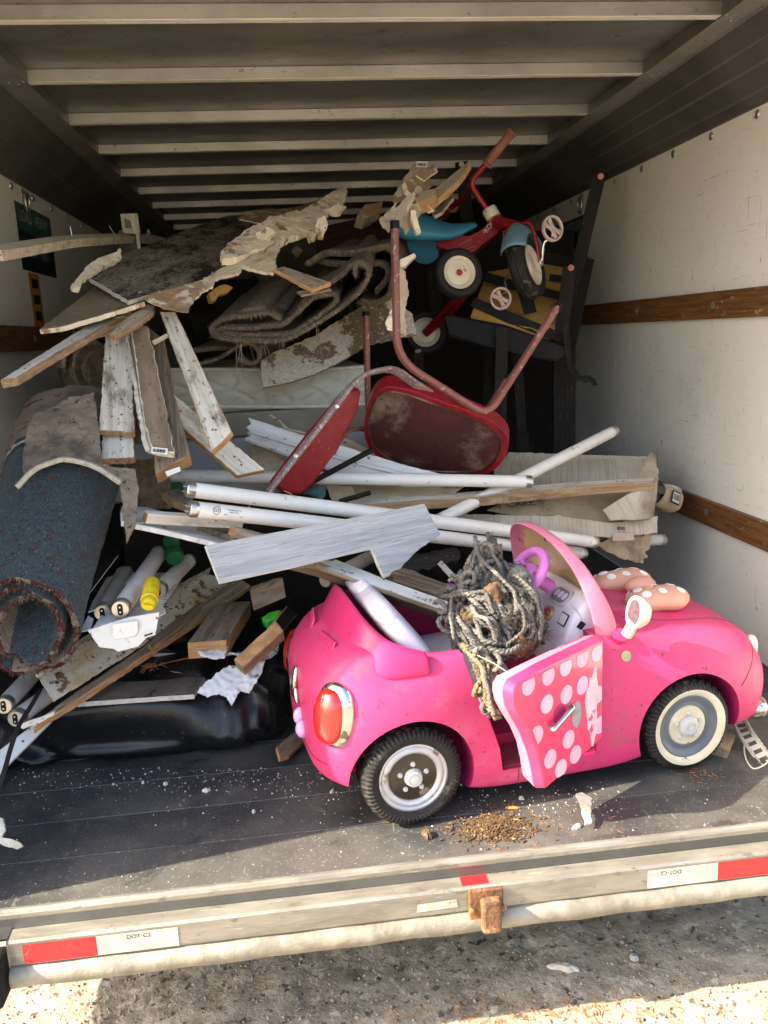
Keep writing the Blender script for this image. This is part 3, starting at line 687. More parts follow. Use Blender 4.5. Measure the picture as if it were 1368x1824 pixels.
# steering wheel
WC = V((.352, VC-.075, .492)); wn = V((-.80, 0, .60))
def steering():
    e1 = V((0, 1, 0)); e2 = wn.cross(e1)
    pts = [WC + e1*(.062*math.cos(a)) + e2*(.056*math.sin(a)) for a in [2*math.pi*i/40 for i in range(41)]]
    v, f = sweepgeo(pts, circ(.0115, 12), None, caps=False)
    o = obj('steering_wheel', v, f, m_lilac, car, sm=180)
    cushion('wheel_boss', WC - wn*.008, (e1, e2, wn), .03, .026, .016, m_lilac, o, 2.6)
    for a in (-.3, math.pi+.3, math.pi/2):
        d = e1*math.cos(a)+e2*math.sin(a)
        tube('wheel_spoke', [WC+d*.02-wn*.006, WC+d*.058], .008, m_lilac, o, 8)
    tube('steering_column', [WC - wn*.015, WC - wn*.075], .017, m_lilac, o, 14)
    v, f = lathegeo([(.0001, .012), (.009, .011), (.012, .007)], WC + e1*.012 + wn*.0, wn, 14)
    obj('horn_button', v, f, MATS['crimson_knob'], o, sm=40)
steering()
# windshield
def windshield():
    K = [(.512, -.222, .352, .03, .062), (.505, -.217, .40, .028, .055), (.478, -.204, .462, .026, .042), (.448, -.178, .522, .022, .032), (.424, -.125, .566, .026, .026), (.412, -.06, .585, .03, .024), (.41, 0, .588, .032, .024)]
    K = K + [(a, -b, c, d, e) for a, b, c, d, e in K[-2::-1]]
    cen = V((.47, 0, .40)); secs = []
    nn = V((.92, 0, .40)).normalized()
    for i, (u, v, z, w, dp) in enumerate(K):
        p_ = V((u, v, z)); a = V(K[max(i-1, 0)][:3]); b = V(K[min(i+1, len(K)-1)][:3]); t = (b-a).normalized()
        inn = nn.cross(t).normalized()
        if inn.dot(cen-p_) < 0: inn = -inn
        o_ = V((0, VC, 0)) + p_
        bk = V((-1, 0, -.1))*dp
        secs.append([o_ + bk, o_ + bk*.4 - inn*.003, o_ + nn*.006, o_ + inn*w + nn*.004, o_ + inn*w - nn*.004, o_ + inn*.006 + bk*.3, o_ + inn*.006 + bk])
    o = band('windshield_frame', secs, m_palepink)
    ring = []
    for i in range(1, len(K)-1):
        u, v, z, w, _ = K[i]; p_ = V((u, v, z)); d = (cen-p_).normalized(); ring.append(p_ + d*w*.8 + V((0, VC, 0)))
    b0 = V((.492, VC+.165, .392)); b1 = V((.492, VC-.165, .392))
    out = ring + [b0, V((.51, VC, .405)), b1]
    n = len(out); t = nn*.0015
    obj('windshield', [q+t for q in out]+[q-t for q in out], [tuple(range(n)), tuple(range(2*n-1, n-1, -1))]+[(i, n+i, n+(i+1) % n, (i+1) % n) for i in range(n)], m_amberglass, car)
    for q in (ring[4], ring[8]):
        v, f = lathegeo([(.006, 0), (.006, .002), (.0001, .004)], q - nn*.008, -nn, 10); obj('frame_screw', v, f, m_chrome, o, sm=40)
windshield()
# bow on the bonnet
def bowf():
    knot = ellipsoid('bow', (.705, VC+.0, .392), .042, .03, .026, m_bow, car, n=24, m=14)
    tops = []
    for sg in (-1, 1):
        def fn(d):
            k = .80+.2*abs(d.x); return V((d.x, d.y*k*(1+.15*math.sin(4*d.x)), d.z*(1-.35*max(0, .5-abs(d.x))*1.2)))
        c = V((.70, VC+.083*sg, .382)); lo = ellipsoid('bow_loop', c, .085, .060, .034, m_bow, knot, n=32, m=18, fn=fn)
        for a, b in ((-.6, .2), (-.1, .62), (.05, -.35), (.55, .25), (.62, -.4), (-.55, -.5), (.25, .9), (-.8, .75)):
            r_ = math.sqrt(max(.02, 1-min(.96, a*a+b*b*.6)))
            d = V((a, b, r_)); d.normalize(); d2 = fn(d)
            p_ = c + V((d2.x*.085, d2.y*.06, d2.z*.034)); nrm = V((d.x/.085, d.y/.06, d.z/.034)).normalized()
            v, f = lathegeo([(.012, 0.000), (.0115, .0018), (.0001, .0022)], p_ - nrm*.0006, nrm, 18)
            obj('white_spot', v, f, m_lab, lo, sm=60)
bowf()
# hood seam and panel lines
def strip_on_body(name, pts, r, m):
    tube(name, smoothpath(pts, 6), r, m, body, 6)
deps = bpy.context.evaluated_depsgraph_get()
from mathutils.bvhtree import BVHTree
_bv = BVHTree.FromPolygons([v.co.copy() for v in body.data.vertices], [tuple(p_.vertices) for p_ in body.data.polygons])
def drop(u, v):
    h = _bv.ray_cast(V((u, v, 1)), V((0, 0, -1))); return h[0], h[1]
def side(u, w):
    h = _bv.ray_cast(V((u, -1, w)), V((0, 1, 0))); return h[0], h[1]
def rear(v, w):
    h = _bv.ray_cast(V((-1, v, w)), V((1, 0, 0))); return h[0], h[1]
m_seam = M('seam_dark', (.16, .01, .045), (.12, .02, .03), 30, rough=.8, bump=0)  # dark pink for the drawn panel lines
def seamline(pts):
    q = []
    for kind, a, b in pts:
        p_, n_ = {'d': drop, 's': side, 'r': rear}[kind](a, b)
        if p_: q.append(p_ + n_*.0002)
    if len(q) > 2: tube('panel_seam', smoothpath(q, 4), .0011, m_seam, body, 5)
seamline([('d', .56+.36*t, VC-.15-.02*math.sin(t*3)+.05*t*t) for t in [i/14 for i in range(15)]])
seamline([('d', .56+.36*t, VC+.15-.05*t*t) for t in [i/14 for i in range(15)]])
seamline([('r', VC-.215+.43*i/14, .155) for i in range(15)])
seamline([('s', -.14+.03*i, .15) for i in range(1)] + [('s', -.135, .14), ('s', -.12, .14), ('s', -.105, .139)])
seamline([('s', .82+.012*i, .20+.012*i) for i in range(7)])
seamline([('s', .245, .045+.01*i) for i in range(6)])
# lights
def taillight(v, sg):
    p_, n_ = rear(v, .25) 
    if sg < 0:
        c = V((-.163, v-.002, .270)); n_ = V((-.76, -.64, .12)).normalized()
    else:
        c = V((-.163, v+.002, .270)); n_ = V((-.76, .64, .12)).normalized()
    up = V((.10, 0, 1)); e2 = (up - n_*up.dot(n_)).normalized(); e1 = n_.cross(e2)
    a = cushion('tail_light_bezel', c - n_*.006 + e1*(.006*-sg*-1 if sg < 0 else -.006), (e1, e2, n_), .050, .074, .024, m_chrome, car, 2.3)
    cushion('tail_light', c + n_*.009 - e1*.002, (e1, e2, n_), .038, .061, .026, m_lens, car, 2.4)
taillight(VC-.196, -1); taillight(VC+.196, 1)
# rear badge: a plain oval shield over two chrome petals
ba = cushion('rear_badge', (-.209, VC-.01, .285), (V((0, 1, 0)), V((.2, 0, .98)), V((-.98, 0, .2))), .017, .034, .010, m_chrome, car, 2)
for k, (dv, dz, an) in enumerate(((-.014, -.034, .5), (.012, -.034, -.5))):
    e2 = V((.05, math.sin(an), math.cos(an))).normalized(); n_ = V((-1, 0, .1)).normalized(); e1 = e2.cross(n_)
    cushion('badge_petal', V((-.210, VC-.01+dv, .285+dz)), (e1, e2, n_), .010, .022, .007, m_chrome, ba, 2)
m_purl = M('violet_lens', (.62, .4, .72), (.5, .3, .62), 10, rough=.12, bump=.1, coat=.6)
for dv, dz in ((.0, .0), (-.022, -.022)):
    ellipsoid('reversing_lamp', (-.207, VC-.04+dv, .205+dz), .016, .014, .022, m_purl, car)
# front bumper corner, headlight edge
cushion('front_bumper', (.928, .066, .098), (V((.85, -.52, 0)), V((.52, .85, 0)), V((0, 0, 1))), .024, .032, .024, m_chrome, car, 2.6)
cushion('headlight', (.905, .085, .235), (V((.5, .75, -.1)), V((.2, 0, 1)), V((.80, -.58, .12)).normalized()), .034, .05, .022, m_cream, car, 2.2)
# wing mirror
def mirror():
    c = V((.530, -.008, .424)); n_ = V((-.98, -.02, .2)).normalized(); e2 = (V((0, 0, 1))-n_*n_.z).normalized(); e1 = n_.cross(e2)
    prof = [(.0001, -.034), (.012, -.033), (.024, -.026), (.031, -.012), (.034, .0), (.034, .006), (.030, .008), (.026, .005)]
    v, f = lathegeo(prof, c, n_, 36)
    v = [c + (q-c) - e1*((q-c).dot(e1)*.12) + e2*((q-c).dot(e2)*.12) for q in v]
    o = obj('wing_mirror', v, f, m_cream, car, sm=60)
    v, f = lathegeo([(.0001, .0055), (.026, .0055)], c, n_, 30); v = [q - e1*((q-c).dot(e1)*.12) + e2*((q-c).dot(e2)*.12) for q in v]
    obj('mirror_face', v, f, M('dusty_mirror', (.07, .045, .052), (.11, .075, .085), 90, rough=.35, bump=.1), o)
    tube('mirror_arm', smoothpath([c+V((-.005, .0, -.022)), c+V((-.01, .006, -.04)), c+V((-.015, .012, -.055))], 5), .013, m_cream, o, 12)
    p_, nn = side(.51, .352)
    tube('mirror_base', [p_ + V((0, .01, -.002)), p_ + V((0, -.004, .014))], .018, m_pink, o, 16)
mirror()
# badge spot: plain gold disc
p_, n_ = side(.519, .315)
v_, f_ = lathegeo([(.0001, .0012), (.0125, .0012), (.0125, 0)], p_, n_, 24); obj('gold_sticker', v_, f_, M('gold_foil', (.55, .45, .16), (.42, .36, .2), 14, (1, 1, 5), .25, metal=.8, bump=.05), body)
# door
def door():
    th = R(27); hx = V((.434, -.004, .009)); d = V((-math.cos(th), -math.sin(th), 0)); n_ = V((math.sin(th), -math.cos(th), 0)); up = V((0, 0, 1))
    ol = [(0.004, .378), (.10, .379), (.22, .378), (.312, .373), (.325, .362), (.328, .345), (.322, .320), (.306, .29), (.278, .245), (.255, .195), (.24, .145), (.232, .108), (.226, .096), (.12, .111), (0.004, .132)]
    n = len(ol)
    bul = lambda z: .016*math.exp(-((z-.23)/.1)**2)
    def shell(name, o0, o1, m, ins0, ins1, mats, parent, rows=None):
        c = V((.14, .24)); v = []
        for off, ins in ((o0, ins0), (o1, ins1)):
            for s, z in ol:
                k = V((s, z)); k = k + (c-k).normalized()*ins
                v.append(hx + d*k.x + up*k.y + n_*off)
        f = [(i, (i+1) % n, n+(i+1) % n, n+i) for i in range(n)] + [tuple(range(n))[::-1], tuple(range(n, 2*n))]
        o = obj(name, v, f, mats, parent, bev=.0035, segs=2); smooth(o.data, 60); return o
    o = shell('door', .001, .025, None, 0, .009, m_doorred, car)
    shell('door_lining', -.036, .0005, None, .014, 0.001, m_palepink, o)
    fo = .0255
    def disc(s, z, r, m, nm='pale_dot', sx=1, k=1, ang=0):
        pr = []
        for i in range(24):
            t = 2*math.pi*i/24; x, y = r*sx*math.cos(t), r*math.sin(t); x, y = x*math.cos(ang)-y*math.sin(ang), x*math.sin(ang)+y*math.cos(ang)
            pr.append((s+x, z+y))
        q = []
        for x, y in pr:
            # keep inside the door face
            y = min(y, .364); x = max(.016, x)
            lim = np.interp(y, [.108, .145, .195, .245, .295, .325, .36], [.215, .222, .238, .260, .29, .306, .31]); q.append((min(x, lim), max(y, .111)))
        v = [hx + d*x + up*y + n_*(fo+.0004*k) for x, y in q] + [hx + d*x + up*y + n_*(fo-.001) for x, y in q]
        obj(nm, v, [tuple(range(24))]+[(i, 24+i, 24+(i+1) % 24, (i+1) % 24) for i in range(24)], m, o)
    for s, z in ((.035, .35), (.09, .354), (.15, .353), (.21, .352), (.275, .352), (.215, .292), (.148, .29), (.09, .292), (.25, .235), (.205, .165), (.14, .185), (.115, .14), (.168, .128), (.022, .175), (.03, .25)):
        disc(s, z, .0205, m_dot)
    # scuffed remains of a peeled print: an irregular pale patch and a grey smear
    m_peel = M('peeled_print', (.72, .42, .5), (.66, .52, .56), 40, rough=.3, bump=.3, bscale=50, spots=[((.55, .05, .15), 30, .64, .05)])
    r_ = random.Random(3); q = []
    for i in range(40):
        t = 2*math.pi*i/40; rr = 1+.16*math.sin(3*t+1)+.08*math.sin(7*t)+r_.uniform(-.04, .04)
        q.append((.053+.022*rr*math.cos(t), .232+.082*rr*math.sin(t)))
    v = [hx + d*max(.014, x) + up*max(.112, min(.36, y)) + n_*(fo+.0008) for x, y in q] + [hx + d*max(.014, x) + up*max(.112, min(.36, y)) + n_*(fo-.001) for x, y in q]
    obj('peeled_sticker', v, [tuple(range(40))]+[(i, 40+i, 40+(i+1) % 40, (i+1) % 40) for i in range(40)], m_peel, o)
    disc(.112, .232, .03, M('grey_smear', (.2, .21, .21), (.3, .31, .3), 12, (1, 1, 4), .3, bump=.05), 'grey_smear', .55, 2)
    # handle in its recess
    v, f = lathegeo([(.0001, .0), (.016, .0008), (.019, .0012), (.0215, .0006), (.022, 0)], hx + d*.172 + up*.254 + n_*fo, n_, 26)
    obj('handle_recess', v, f, m_pinkin, o, sm=60)
    a = hx + d*.208 + up*.236 + n_*(fo+.010); b = hx + d*.138 + up*.262 + n_*(fo+.010)
    h = tube('door_handle', filletpath([a - n_*.010, a, b, b - n_*.010], .006), .0062, m_chrome, o, 10)
    beam('latch_block', hx + d*.290 + up*.30 + n_*.004, hx + d*.290 + up*.318 + n_*.004, .011, .02, m_black, o, face=d)
    # pin-headed end cap
door()
# sill trim inside the opening (gritty floor)
box('sill_floor', (.215, .012, .0955), (.435, .11, .0985), M('gritty_pink', (.28, .02, .08), (.14, .05, .05), 90, rough=.9, bump=.5, bscale=150), car, bev=0)
# wheels
def carwheel(name, u, near, front):
    y0 = .0 if near else .5; a = -1 if near else 1
    o = V((u, y0, .116)); ax = V((0, a, 0)); r = .114; w = .095
    NT = 192
    def mod(i, j, rr, h):
        if j in (3, 4) : 
            return (rr - (.005 if i % 3 == 0 else 0), h - (.0015 if i % 3 == 0 else 0))
        if j in (5, 6, 7, 8):
            return (rr - (.0045 if (i + 2*(j % 2)) % 6 in (0, 1) else 0), h)
        if j in (9, 10): return (rr - (.0045 if i % 3 == 1 else 0), h)
        return rr, h
    prof = [(.078, -.004), (.084, .001), (.095, .004), (.105, .0005), (.1105, -.007), (.1135, -.013), (.1135, -.03), (.1125, -.0305), (.1125, -.058), (.1135, -.0585), (.1105, -.082), (.095, -.09), (.07, -.088)]
    tyre_m = [m_rubber, m_discdirty]
    v, f = lathegeo(prof, o, ax, NT, mod)
    mi = []
    for i in range(NT):
        for j in range(len(prof)-1): mi.append(1 if (front and j in (0, 1)) else 0)
    wname = 'wheel'
    wv, wf = lathegeo([(.0001, -.008), (.05, -.008), (.054, -.010), (.0545, -.014)] if not front else [(.0001, -.009), (.046, -.008), (.05, -.012)], o, ax, 48)
    wheel = obj(wname, wv, wf, m_discdirty if front else m_discblack, car, sm=40)
    obj('tyre', v, f, tyre_m, wheel, mi=mi, sm=35)
    if front: rp = [(.0495, -.013), (.052, -.009), (.058, -.011), (.065, -.010), (.070, -.005), (.076, -.003), (.079, -.005)]
    else: rp = [(.0535, -.014), (.055, -.008), (.060, -.004), (.066, -.004), (.070, -.007), (.074, -.004), (.079, -.005)]
    lathe('rim_ring', rp, o, ax, m_bluegrey if front else m_silver, wheel, 56)
    lathe('hub_cap', [(.0001, .006), (.008, .006), (.009, .004), (.0115, .004), (.012, .0055), (.0165, .0055), (.0195, .003), (.024, .0), (.026, -.0075)] if front else [(.0001, .005), (.010, .005), (.0105, .0035), (.013, .0035), (.0135, .005), (.017, .0045), (.021, -.0075)], o, ax, m_hub, wheel, 32)
    # plain raised bosses round the cap, evenly spaced
    e1 = V((1, 0, 0)); e2 = V((0, 0, 1))
    for k in range(5):
        t = 2*math.pi*k/5 + .3; q = o + (e1*math.cos(t)+e2*math.sin(t))*(.033 if front else .031) + ax*-.008
        lathe('hub_boss', [(.0001, .0045), (.0045, .004), (.006, 0)], q, ax, m_hub, wheel, 14)
carwheel('w', 0, True, False); carwheel('w', .685, True, True); carwheel('w', 0, False, False); carwheel('w', .685, False, True)
tube('axle', [V((0, .05, .116)), V((0, .45, .116))], .01, m_black, car, 8); tube('axle', [V((.685, .05, .116)), V((.685, .45, .116))], .01, m_black, car, 8)
box('underbody', (-.10, .14, .095), (.85, .36, .118), m_black, car, bev=.005)
# ------------------------------------------------------------------ red metal chair lying upside down on the pile
m_tube = M('pinkish_brown_enamel', (.21, .075, .058), (.16, .055, .043), 6, rough=.42, r2=.6, bump=.1, bscale=60, spots=[((.45, .4, .36), 70, .62, .08, (1, 1, 1), .6), ((.1, .05, .04), 40, .68, .04, (1, 1, 1), .7)])
m_tubedust = M('dusty_metal_strip', (.27, .2, .205), (.2, .12, .12), 20, rough=.6, bump=.25, bscale=200, spots=[((.5, .46, .45), 120, .55, .1)])
m_vinyl = M('red_vinyl', (.27, .009, .017), (.2, .008, .014), 5, rough=.28, r2=.42, bump=.12, bscale=200, spots=[((.3, .14, .12), 90, .6, .1, (1, 1, 1), .5), ((.08, .006, .008), 8, .6, .1, (1, 1, 1), .6)])
m_vinyldust = M('dusty_red_vinyl', (.085, .016, .016), (.05, .012, .012), 4, rough=.5, r2=.7, bump=.2, bscale=200, spots=[((.27, .2, .15), 4.5, .47, .2, (1, 1, 1), .85), ((.02, .012, .01), 50, .64, .05, (1, 1, 1), .8)])
def P3(*a): return [P(*q) for q in a]
chair = thing('metal_chair', 'upturned metal chair with dusty red vinyl seat and pinkish brown tube legs', 'chair', P(720, 790, 1.0))
FP = rrect(.030, .017, .007, 3)
# near leg frame: leg, side rail, leg
nf = filletpath(P3((703, 402, .88), (707, 640, .80), (868, 742, .82), (992, 548, .92)), [.07, .05], 8)
tube('leg_frame', nf, 0, m_tube, chair, prof=rrect(.018, .027, .007, 3), up=V((.25, -1, .2)), sm=50)
ff = filletpath(P3((652, 560, 1.22), (656, 735, 1.2), (668, 800, 1.18)), .05, 6)
tube('leg_frame', ff, 0, m_tube, chair, prof=rrect(.017, .026, .007, 3), up=V((.25, -1, .2)), sm=50)
fb = filletpath(P3((905, 672, 1.12), (862, 742, 1.14), (790, 720, 1.17), (720, 690, 1.2)), .05, 6)
tube('leg_frame', fb, 0, m_tube, chair, prof=rrect(.018, .027, .007, 3), up=V((.25, -1, .2)), sm=50)
for (a, b) in (((703, 408, .88), (703, 393, .88)), ((990, 553, .92), (996, 543, .925)), ((652, 563, 1.22), (652, 555, 1.22)), ((904, 676, 1.12), (908, 668, 1.12))):
    A, B_ = P(*a), P(*b); tube('foot_cap', [A, B_], 0, m_black, chair, prof=rrect(.022, .031, .009, 3), up=V((.25, -1, .2)))
# back: bent tube carrying the back pad
bf = filletpath(P3((478, 876, .72), (640, 668, .84), (700, 655, .92), (745, 688, .97), (775, 706, 1.0)), [.05, .04, .03], 8)
tube('back_frame', bf, 0, m_tubedust, chair, prof=rrect(.012, .030, .005, 3), up=V((.8, -.75, .45)), sm=50)
bf2 = filletpath(P3((560, 868, 1.0), (612, 770, 1.1), (650, 760, 1.14), (680, 790, 1.14)), .04, 6)
tube('back_frame', bf2, 0, m_tube, chair, prof=rrect(.012, .026, .005, 3), up=V((.6, -.9, .3)), sm=50)
slab('back_pad', [(488, 866, .735), (560, 772), (622, 698, .84), (642, 690), (645, 700), (640, 730, .90), (600, 808), (556, 868, .80), (538, 882), (515, 882)], .035, [m_vinyl], parent=chair, bev=.012, segs=4)
for px, py, y in ((600, 724, .80), (527, 812, .745)):
    c = P(px, py, y); n_ = (CAM-c).normalized(); c = c + n_*.012
    v, f = lathegeo([(.007, 0), (.007, .002), (.005, .004), (.002, .0035), (.0001, .002)], c, n_, 14); obj('back_screw', v, f, m_cap, chair, sm=40)
def rounded(px, k=3):
    out = []; n = len(px)
    for i in range(n):
        a = px[(i-1) % n]; b = px[i]; c = px[(i+1) % n]
        for t in np.linspace(0, 1, k+1)[:-1]:
            p0 = ((a[0]+b[0])/2, (a[1]+b[1])/2); p1 = ((b[0]+c[0])/2, (b[1]+c[1])/2)
            out.append((p0[0]*(1-t)**2+b[0]*2*t*(1-t)+p1[0]*t*t, p0[1]*(1-t)**2+b[1]*2*t*(1-t)+p1[1]*t*t))
    return out
def rslab(name, px, pl, th, mats, k=3, **kw):
    """rounded outline; pl = three (px,py,y) that set the plane"""
    o = rounded(px, k)
    # give depth by intersecting with the plane
    a, b, c = [P(*q) for q in pl]; n = (b-a).cross(c-a).normalized(); pts = []
    for q in o:
        w = PP(q[0], q[1], a, n); pts.append((q[0], q[1], w.y))
    return slab(name, pts, th, mats, **kw)
seat_o = [(648, 735), (668, 692), (705, 686), (790, 716), (872, 746), (904, 772), (908, 800), (886, 838), (850, 850), (740, 846), (690, 828), (648, 795)]
spl = ((660, 700, 1.0), (890, 770, .97), (780, 845, 1.13))
seat = rslab('seat', seat_o, spl, .055, [m_vinyl], 3, parent=chair, bev=.016, segs=4)
seat_i = [(656, 738), (674, 700), (706, 695), (786, 724), (862, 753), (890, 777), (893, 800), (872, 832), (842, 842), (742, 838), (696, 820), (657, 790)]
_a, _b, _c = [P(*q) for q in spl]; _n = (_b-_a).cross(_c-_a).normalized(); _n = _n if _n.dot(CAM-_a) > 0 else -_n
ri = rounded(seat_i, 4); w_ = [PP(q[0], q[1], _a+_n*.0015, _n) for q in ri]; n = len(w_)
cc = sum(w_, V((0, 0, 0)))/n
vv = w_ + [cc+(q-cc)*.6+_n*.004 for q in w_] + [cc+_n*.006]
obj('seat_face', vv, [(i, (i+1) % n, n+(i+1) % n, n+i) for i in range(n)] + [(n+i, n+(i+1) % n, 2*n) for i in range(n)], m_vinyldust, seat, sm=180)
v, f = sweepgeo([q + _n*.001 for q in w_ + [w_[0]]], circ(.0032, 6), None, caps=False); obj('seat_piping', v, f, m_vinyldust, seat, sm=180)
tag(tube('metal_rod', P3((538, 868, .93), (664, 801, .985)), .0085, m_darkwood, None, 10), 'dark brown rod end poking out below the red seat, above the level tube', 'rod')
v, f = lathegeo([(.0001, .004), (.011, .002), (.014, -.004), (.012, -.012), (.008, -.016)], P(668, 799, .985), (P(668, 799, .985)-P(538, 868, .93)), 14); 
# ------------------------------------------------------------------ tricycle
m_trired = M('tricycle_red', (.24, .006, .012), (.2, .006, .01), 6, rough=.25, bump=.02, spots=[((.4, .3, .28), 50, .71, .02, (1, 1, 1), .6)])
m_triblue = M('faded_blue_plastic', (.035, .2, .31), (.03, .165, .27), 5, rough=.45, bump=.05, spots=[((.16, .25, .3), 10, .62, .1, (1, 1, 1), .5)])
m_trigrey = M('grey_blue_plastic', (.15, .27, .33), (.12, .22, .28), 6, rough=.5, bump=.05)
m_triwhite = M('ivory_wheel', (.7, .65, .52), (.63, .57, .44), 6, rough=.4, bump=.04, spots=[((.3, .24, .15), 30, .68, .05)])
m_grip = M('brownish_grip', (.26, .1, .075), (.21, .08, .06), 20, rough=.6, bump=.1)
m_pedal = M('pale_pink_pedal', (.55, .42, .38), (.45, .33, .3), 20, rough=.5, bump=.1)
m_yel = M('yellow_foam', (.5, .31, .075), (.4, .23, .05), 6, rough=.85, bump=.4, bscale=40, spots=[((.14, .08, .025), 9, .6, .1, (1, 1, 1), .8)])
tri = thing('tricycle', 'red tricycle with blue seat and ivory wheels tipped up near the roof', 'tricycle', P(830, 470, 1.6))
def wheel3(name, c, ax, r, w, hubm, disc, tyre=m_rubber):
    ax = V(ax).normalized(); c = V(c)
    o = lathe(name, [(.0001, w*.36), (disc*.28, w*.36), (disc*.32, w*.30), (disc*.72, w*.26), (disc*.78, w*.36), (disc*.98, w*.44), (disc, w*.40), (disc*1.02, w*.2), (disc*1.02, -w*.4), (disc*.9, -w*.4), (.0001, -w*.3)], c, ax, hubm, tri, 40)
    pr = [(disc*1.0, w*.42), (disc*1.06, w*.48), (r*.86, w*.5), (r*.95, w*.40), (r*.99, w*.22), (r*.985, w*.19), (r, w*.15), (r, w*.02), (r*.985, -w*.01), (r, -w*.04), (r, -w*.15), (r*.985, -w*.19), (r*.99, -w*.22), (r*.95, -w*.40), (r*.86, -w*.5), (disc*1.0, -w*.44)]
    lathe('tyre', pr, c, ax, tyre, o, 56, sm=50); return o
a1 = (.10, -.95, .16)
c1 = P(815, 488, 1.52); w1 = wheel3('wheel', c1, a1, .088, .062, m_triwhite, .058)
lathe('hub_button', [(.0001, .026), (.010, .025), (.0135, .020), (.0135, .012)], c1, V(a1), M('red_hub', (.42, .015, .045), (.35, .01, .03), 9, rough=.5, bump=0), w1, 20)
c2 = P(758, 592, 1.9); a2 = (-.12, -.95, .02); w2 = wheel3('wheel', c2, a2, .088, .062, m_triwhite, .058)
c3 = P(938, 476, 1.50); a3 = (.80, -.58, .25); w3 = wheel3('wheel', c3, a3, .113, .062, m_triwhite, .072)
# yellow liner of the front tyre, seen where the rubber has split
v, f = lathegeo([(.1135, -.010), (.1142, -.018), (.1115, -.027), (.104, -.0315)], c3, V(a3), 56)
fk = [q for i, q in enumerate(f) if 30 <= (i//3) <= 48]
obj('split_tyre_lining', v, fk, m_yel, w3, sm=180)
body3 = rslab('frame_cover', [(776, 428), (800, 421), (828, 418), (836, 421), (868, 402), (878, 378), (888, 372), (902, 398), (884, 418), (862, 434), (838, 455), (800, 447), (783, 440)], ((776, 428, 1.62), (890, 378, 1.62), (838, 455, 1.60)), .075, [m_trired], 3, parent=tri, bev=.008, segs=3)
def seat3():
    K = [(712, 372, 1.72, .010), (718, 392, 1.68, .05), (735, 402, 1.64, .075), (765, 408, 1.62, .060), (800, 412, 1.62, .042), (830, 405, 1.62, .022), (848, 400, 1.62, .012)]
    path = smoothpath([P(a, b, c) for a, b, c, d in K], 5); rr = np.interp(np.linspace(0, 1, len(path)), np.linspace(0, 1, len(K)), [k[3] for k in K])
    v, f = sweepgeo(path, [(1.2*x, .62*y) for x, y in circ(1, 18)], V((0, -.5, 1)), scale=list(rr))
    obj('seat', v, f, m_triblue, tri, sm=180)
    o = rslab('seat_back', [(722, 395), (745, 405), (775, 420), (785, 450), (770, 472), (740, 470), (724, 440)], ((722, 395, 1.70), (780, 420, 1.66), (740, 470, 1.72)), .03, [m_triblue], 3, parent=tri, bev=.01, segs=3)
seat3()
hb = filletpath(P3((872, 380, 1.62), (836, 326, 1.62), (868, 290, 1.58)), .03, 6); tube('handlebar', hb, .0105, m_trired, tri, 12)
tube('handlebar', filletpath(P3((838, 330, 1.63), (828, 352, 1.8), (800, 372, 1.95)), .03, 5), .0105, m_trired, tri, 12)
g0, g1 = P(866, 293, 1.58), P(897, 254, 1.545)
lathe('handle_grip', [(.0001, 0), (.024, 0), (.024, .006), (.016, .010), (.0165, .05), (.016, .10), (.0175, .128), (.021, .133), (.019, .139), (.0001, .141)], g0, g1-g0, m_grip, tri, 24)
g0, g1 = P(806, 368, 1.93), P(782, 384, 2.05)
lathe('handle_grip', [(.0001, 0), (.024, 0), (.024, .006), (.016, .010), (.0165, .05), (.016, .10), (.0175, .128), (.021, .133), (.019, .139), (.0001, .141)], g0, g1-g0, m_grip, tri, 24)
h0, h1 = P(871, 373, 1.615), P(882, 393, 1.605)
lathe('steering_collar', [(.0001, -.004), (.024, -.004), (.027, 0), (.027, .03), (.0265, .034), (.0001, .034)], h0, h1-h0, m_triwhite, tri, 24)
# fork: blue guard over the wheel and two red blades
def guard():
    A = V(a3).normalized(); top = (P(900, 405, 1.55)-c3); top = (top - A*top.dot(A)).normalized(); e2 = A.cross(top); v = []; f = []
    nn, mm = 16, 10
    for i in range(nn+1):
        t = R(-62+124*i/nn); d = top*math.cos(t)+e2*math.sin(t)
        for j in range(mm+1):
            s = -1+2*j/mm; rr = .135 - .03*abs(s)**2.5 + .022*math.exp(-(t/.4)**2)*(1-abs(s))
            v.append(c3 + d*rr + A*(s*.047))
    for i in range(nn):
        for j in range(mm): f.append((i*(mm+1)+j, i*(mm+1)+j+1, (i+1)*(mm+1)+j+1, (i+1)*(mm+1)+j))
    o = obj('mudguard', v, f, m_trigrey, tri, sm=180); s = o.modifiers.new('s', 'SOLIDIFY'); s.thickness = .004
    for sg in (1, -1):
        pts = [c3 + top*.15 + A*(.02*sg), c3 + top*.135 + A*(.052*sg), c3 + top*.06 + A*(.056*sg), c3 + A*(.05*sg)]
        tube('fork_blade', smoothpath(pts, 6), 0, m_trired, tri, prof=rrect(.02, .009, .004), up=A)
        hubp = c3 + A*(.056*sg)
        ellipsoid('fork_end', hubp, .016, .016, .006, m_chrome, tri, axes=(top, e2, A))
    tube('steering_stem', [P(884, 394, 1.605), c3+top*.145], .02, m_trired, tri, 16)
    return A, top, e2
A3, top3, e23 = guard()
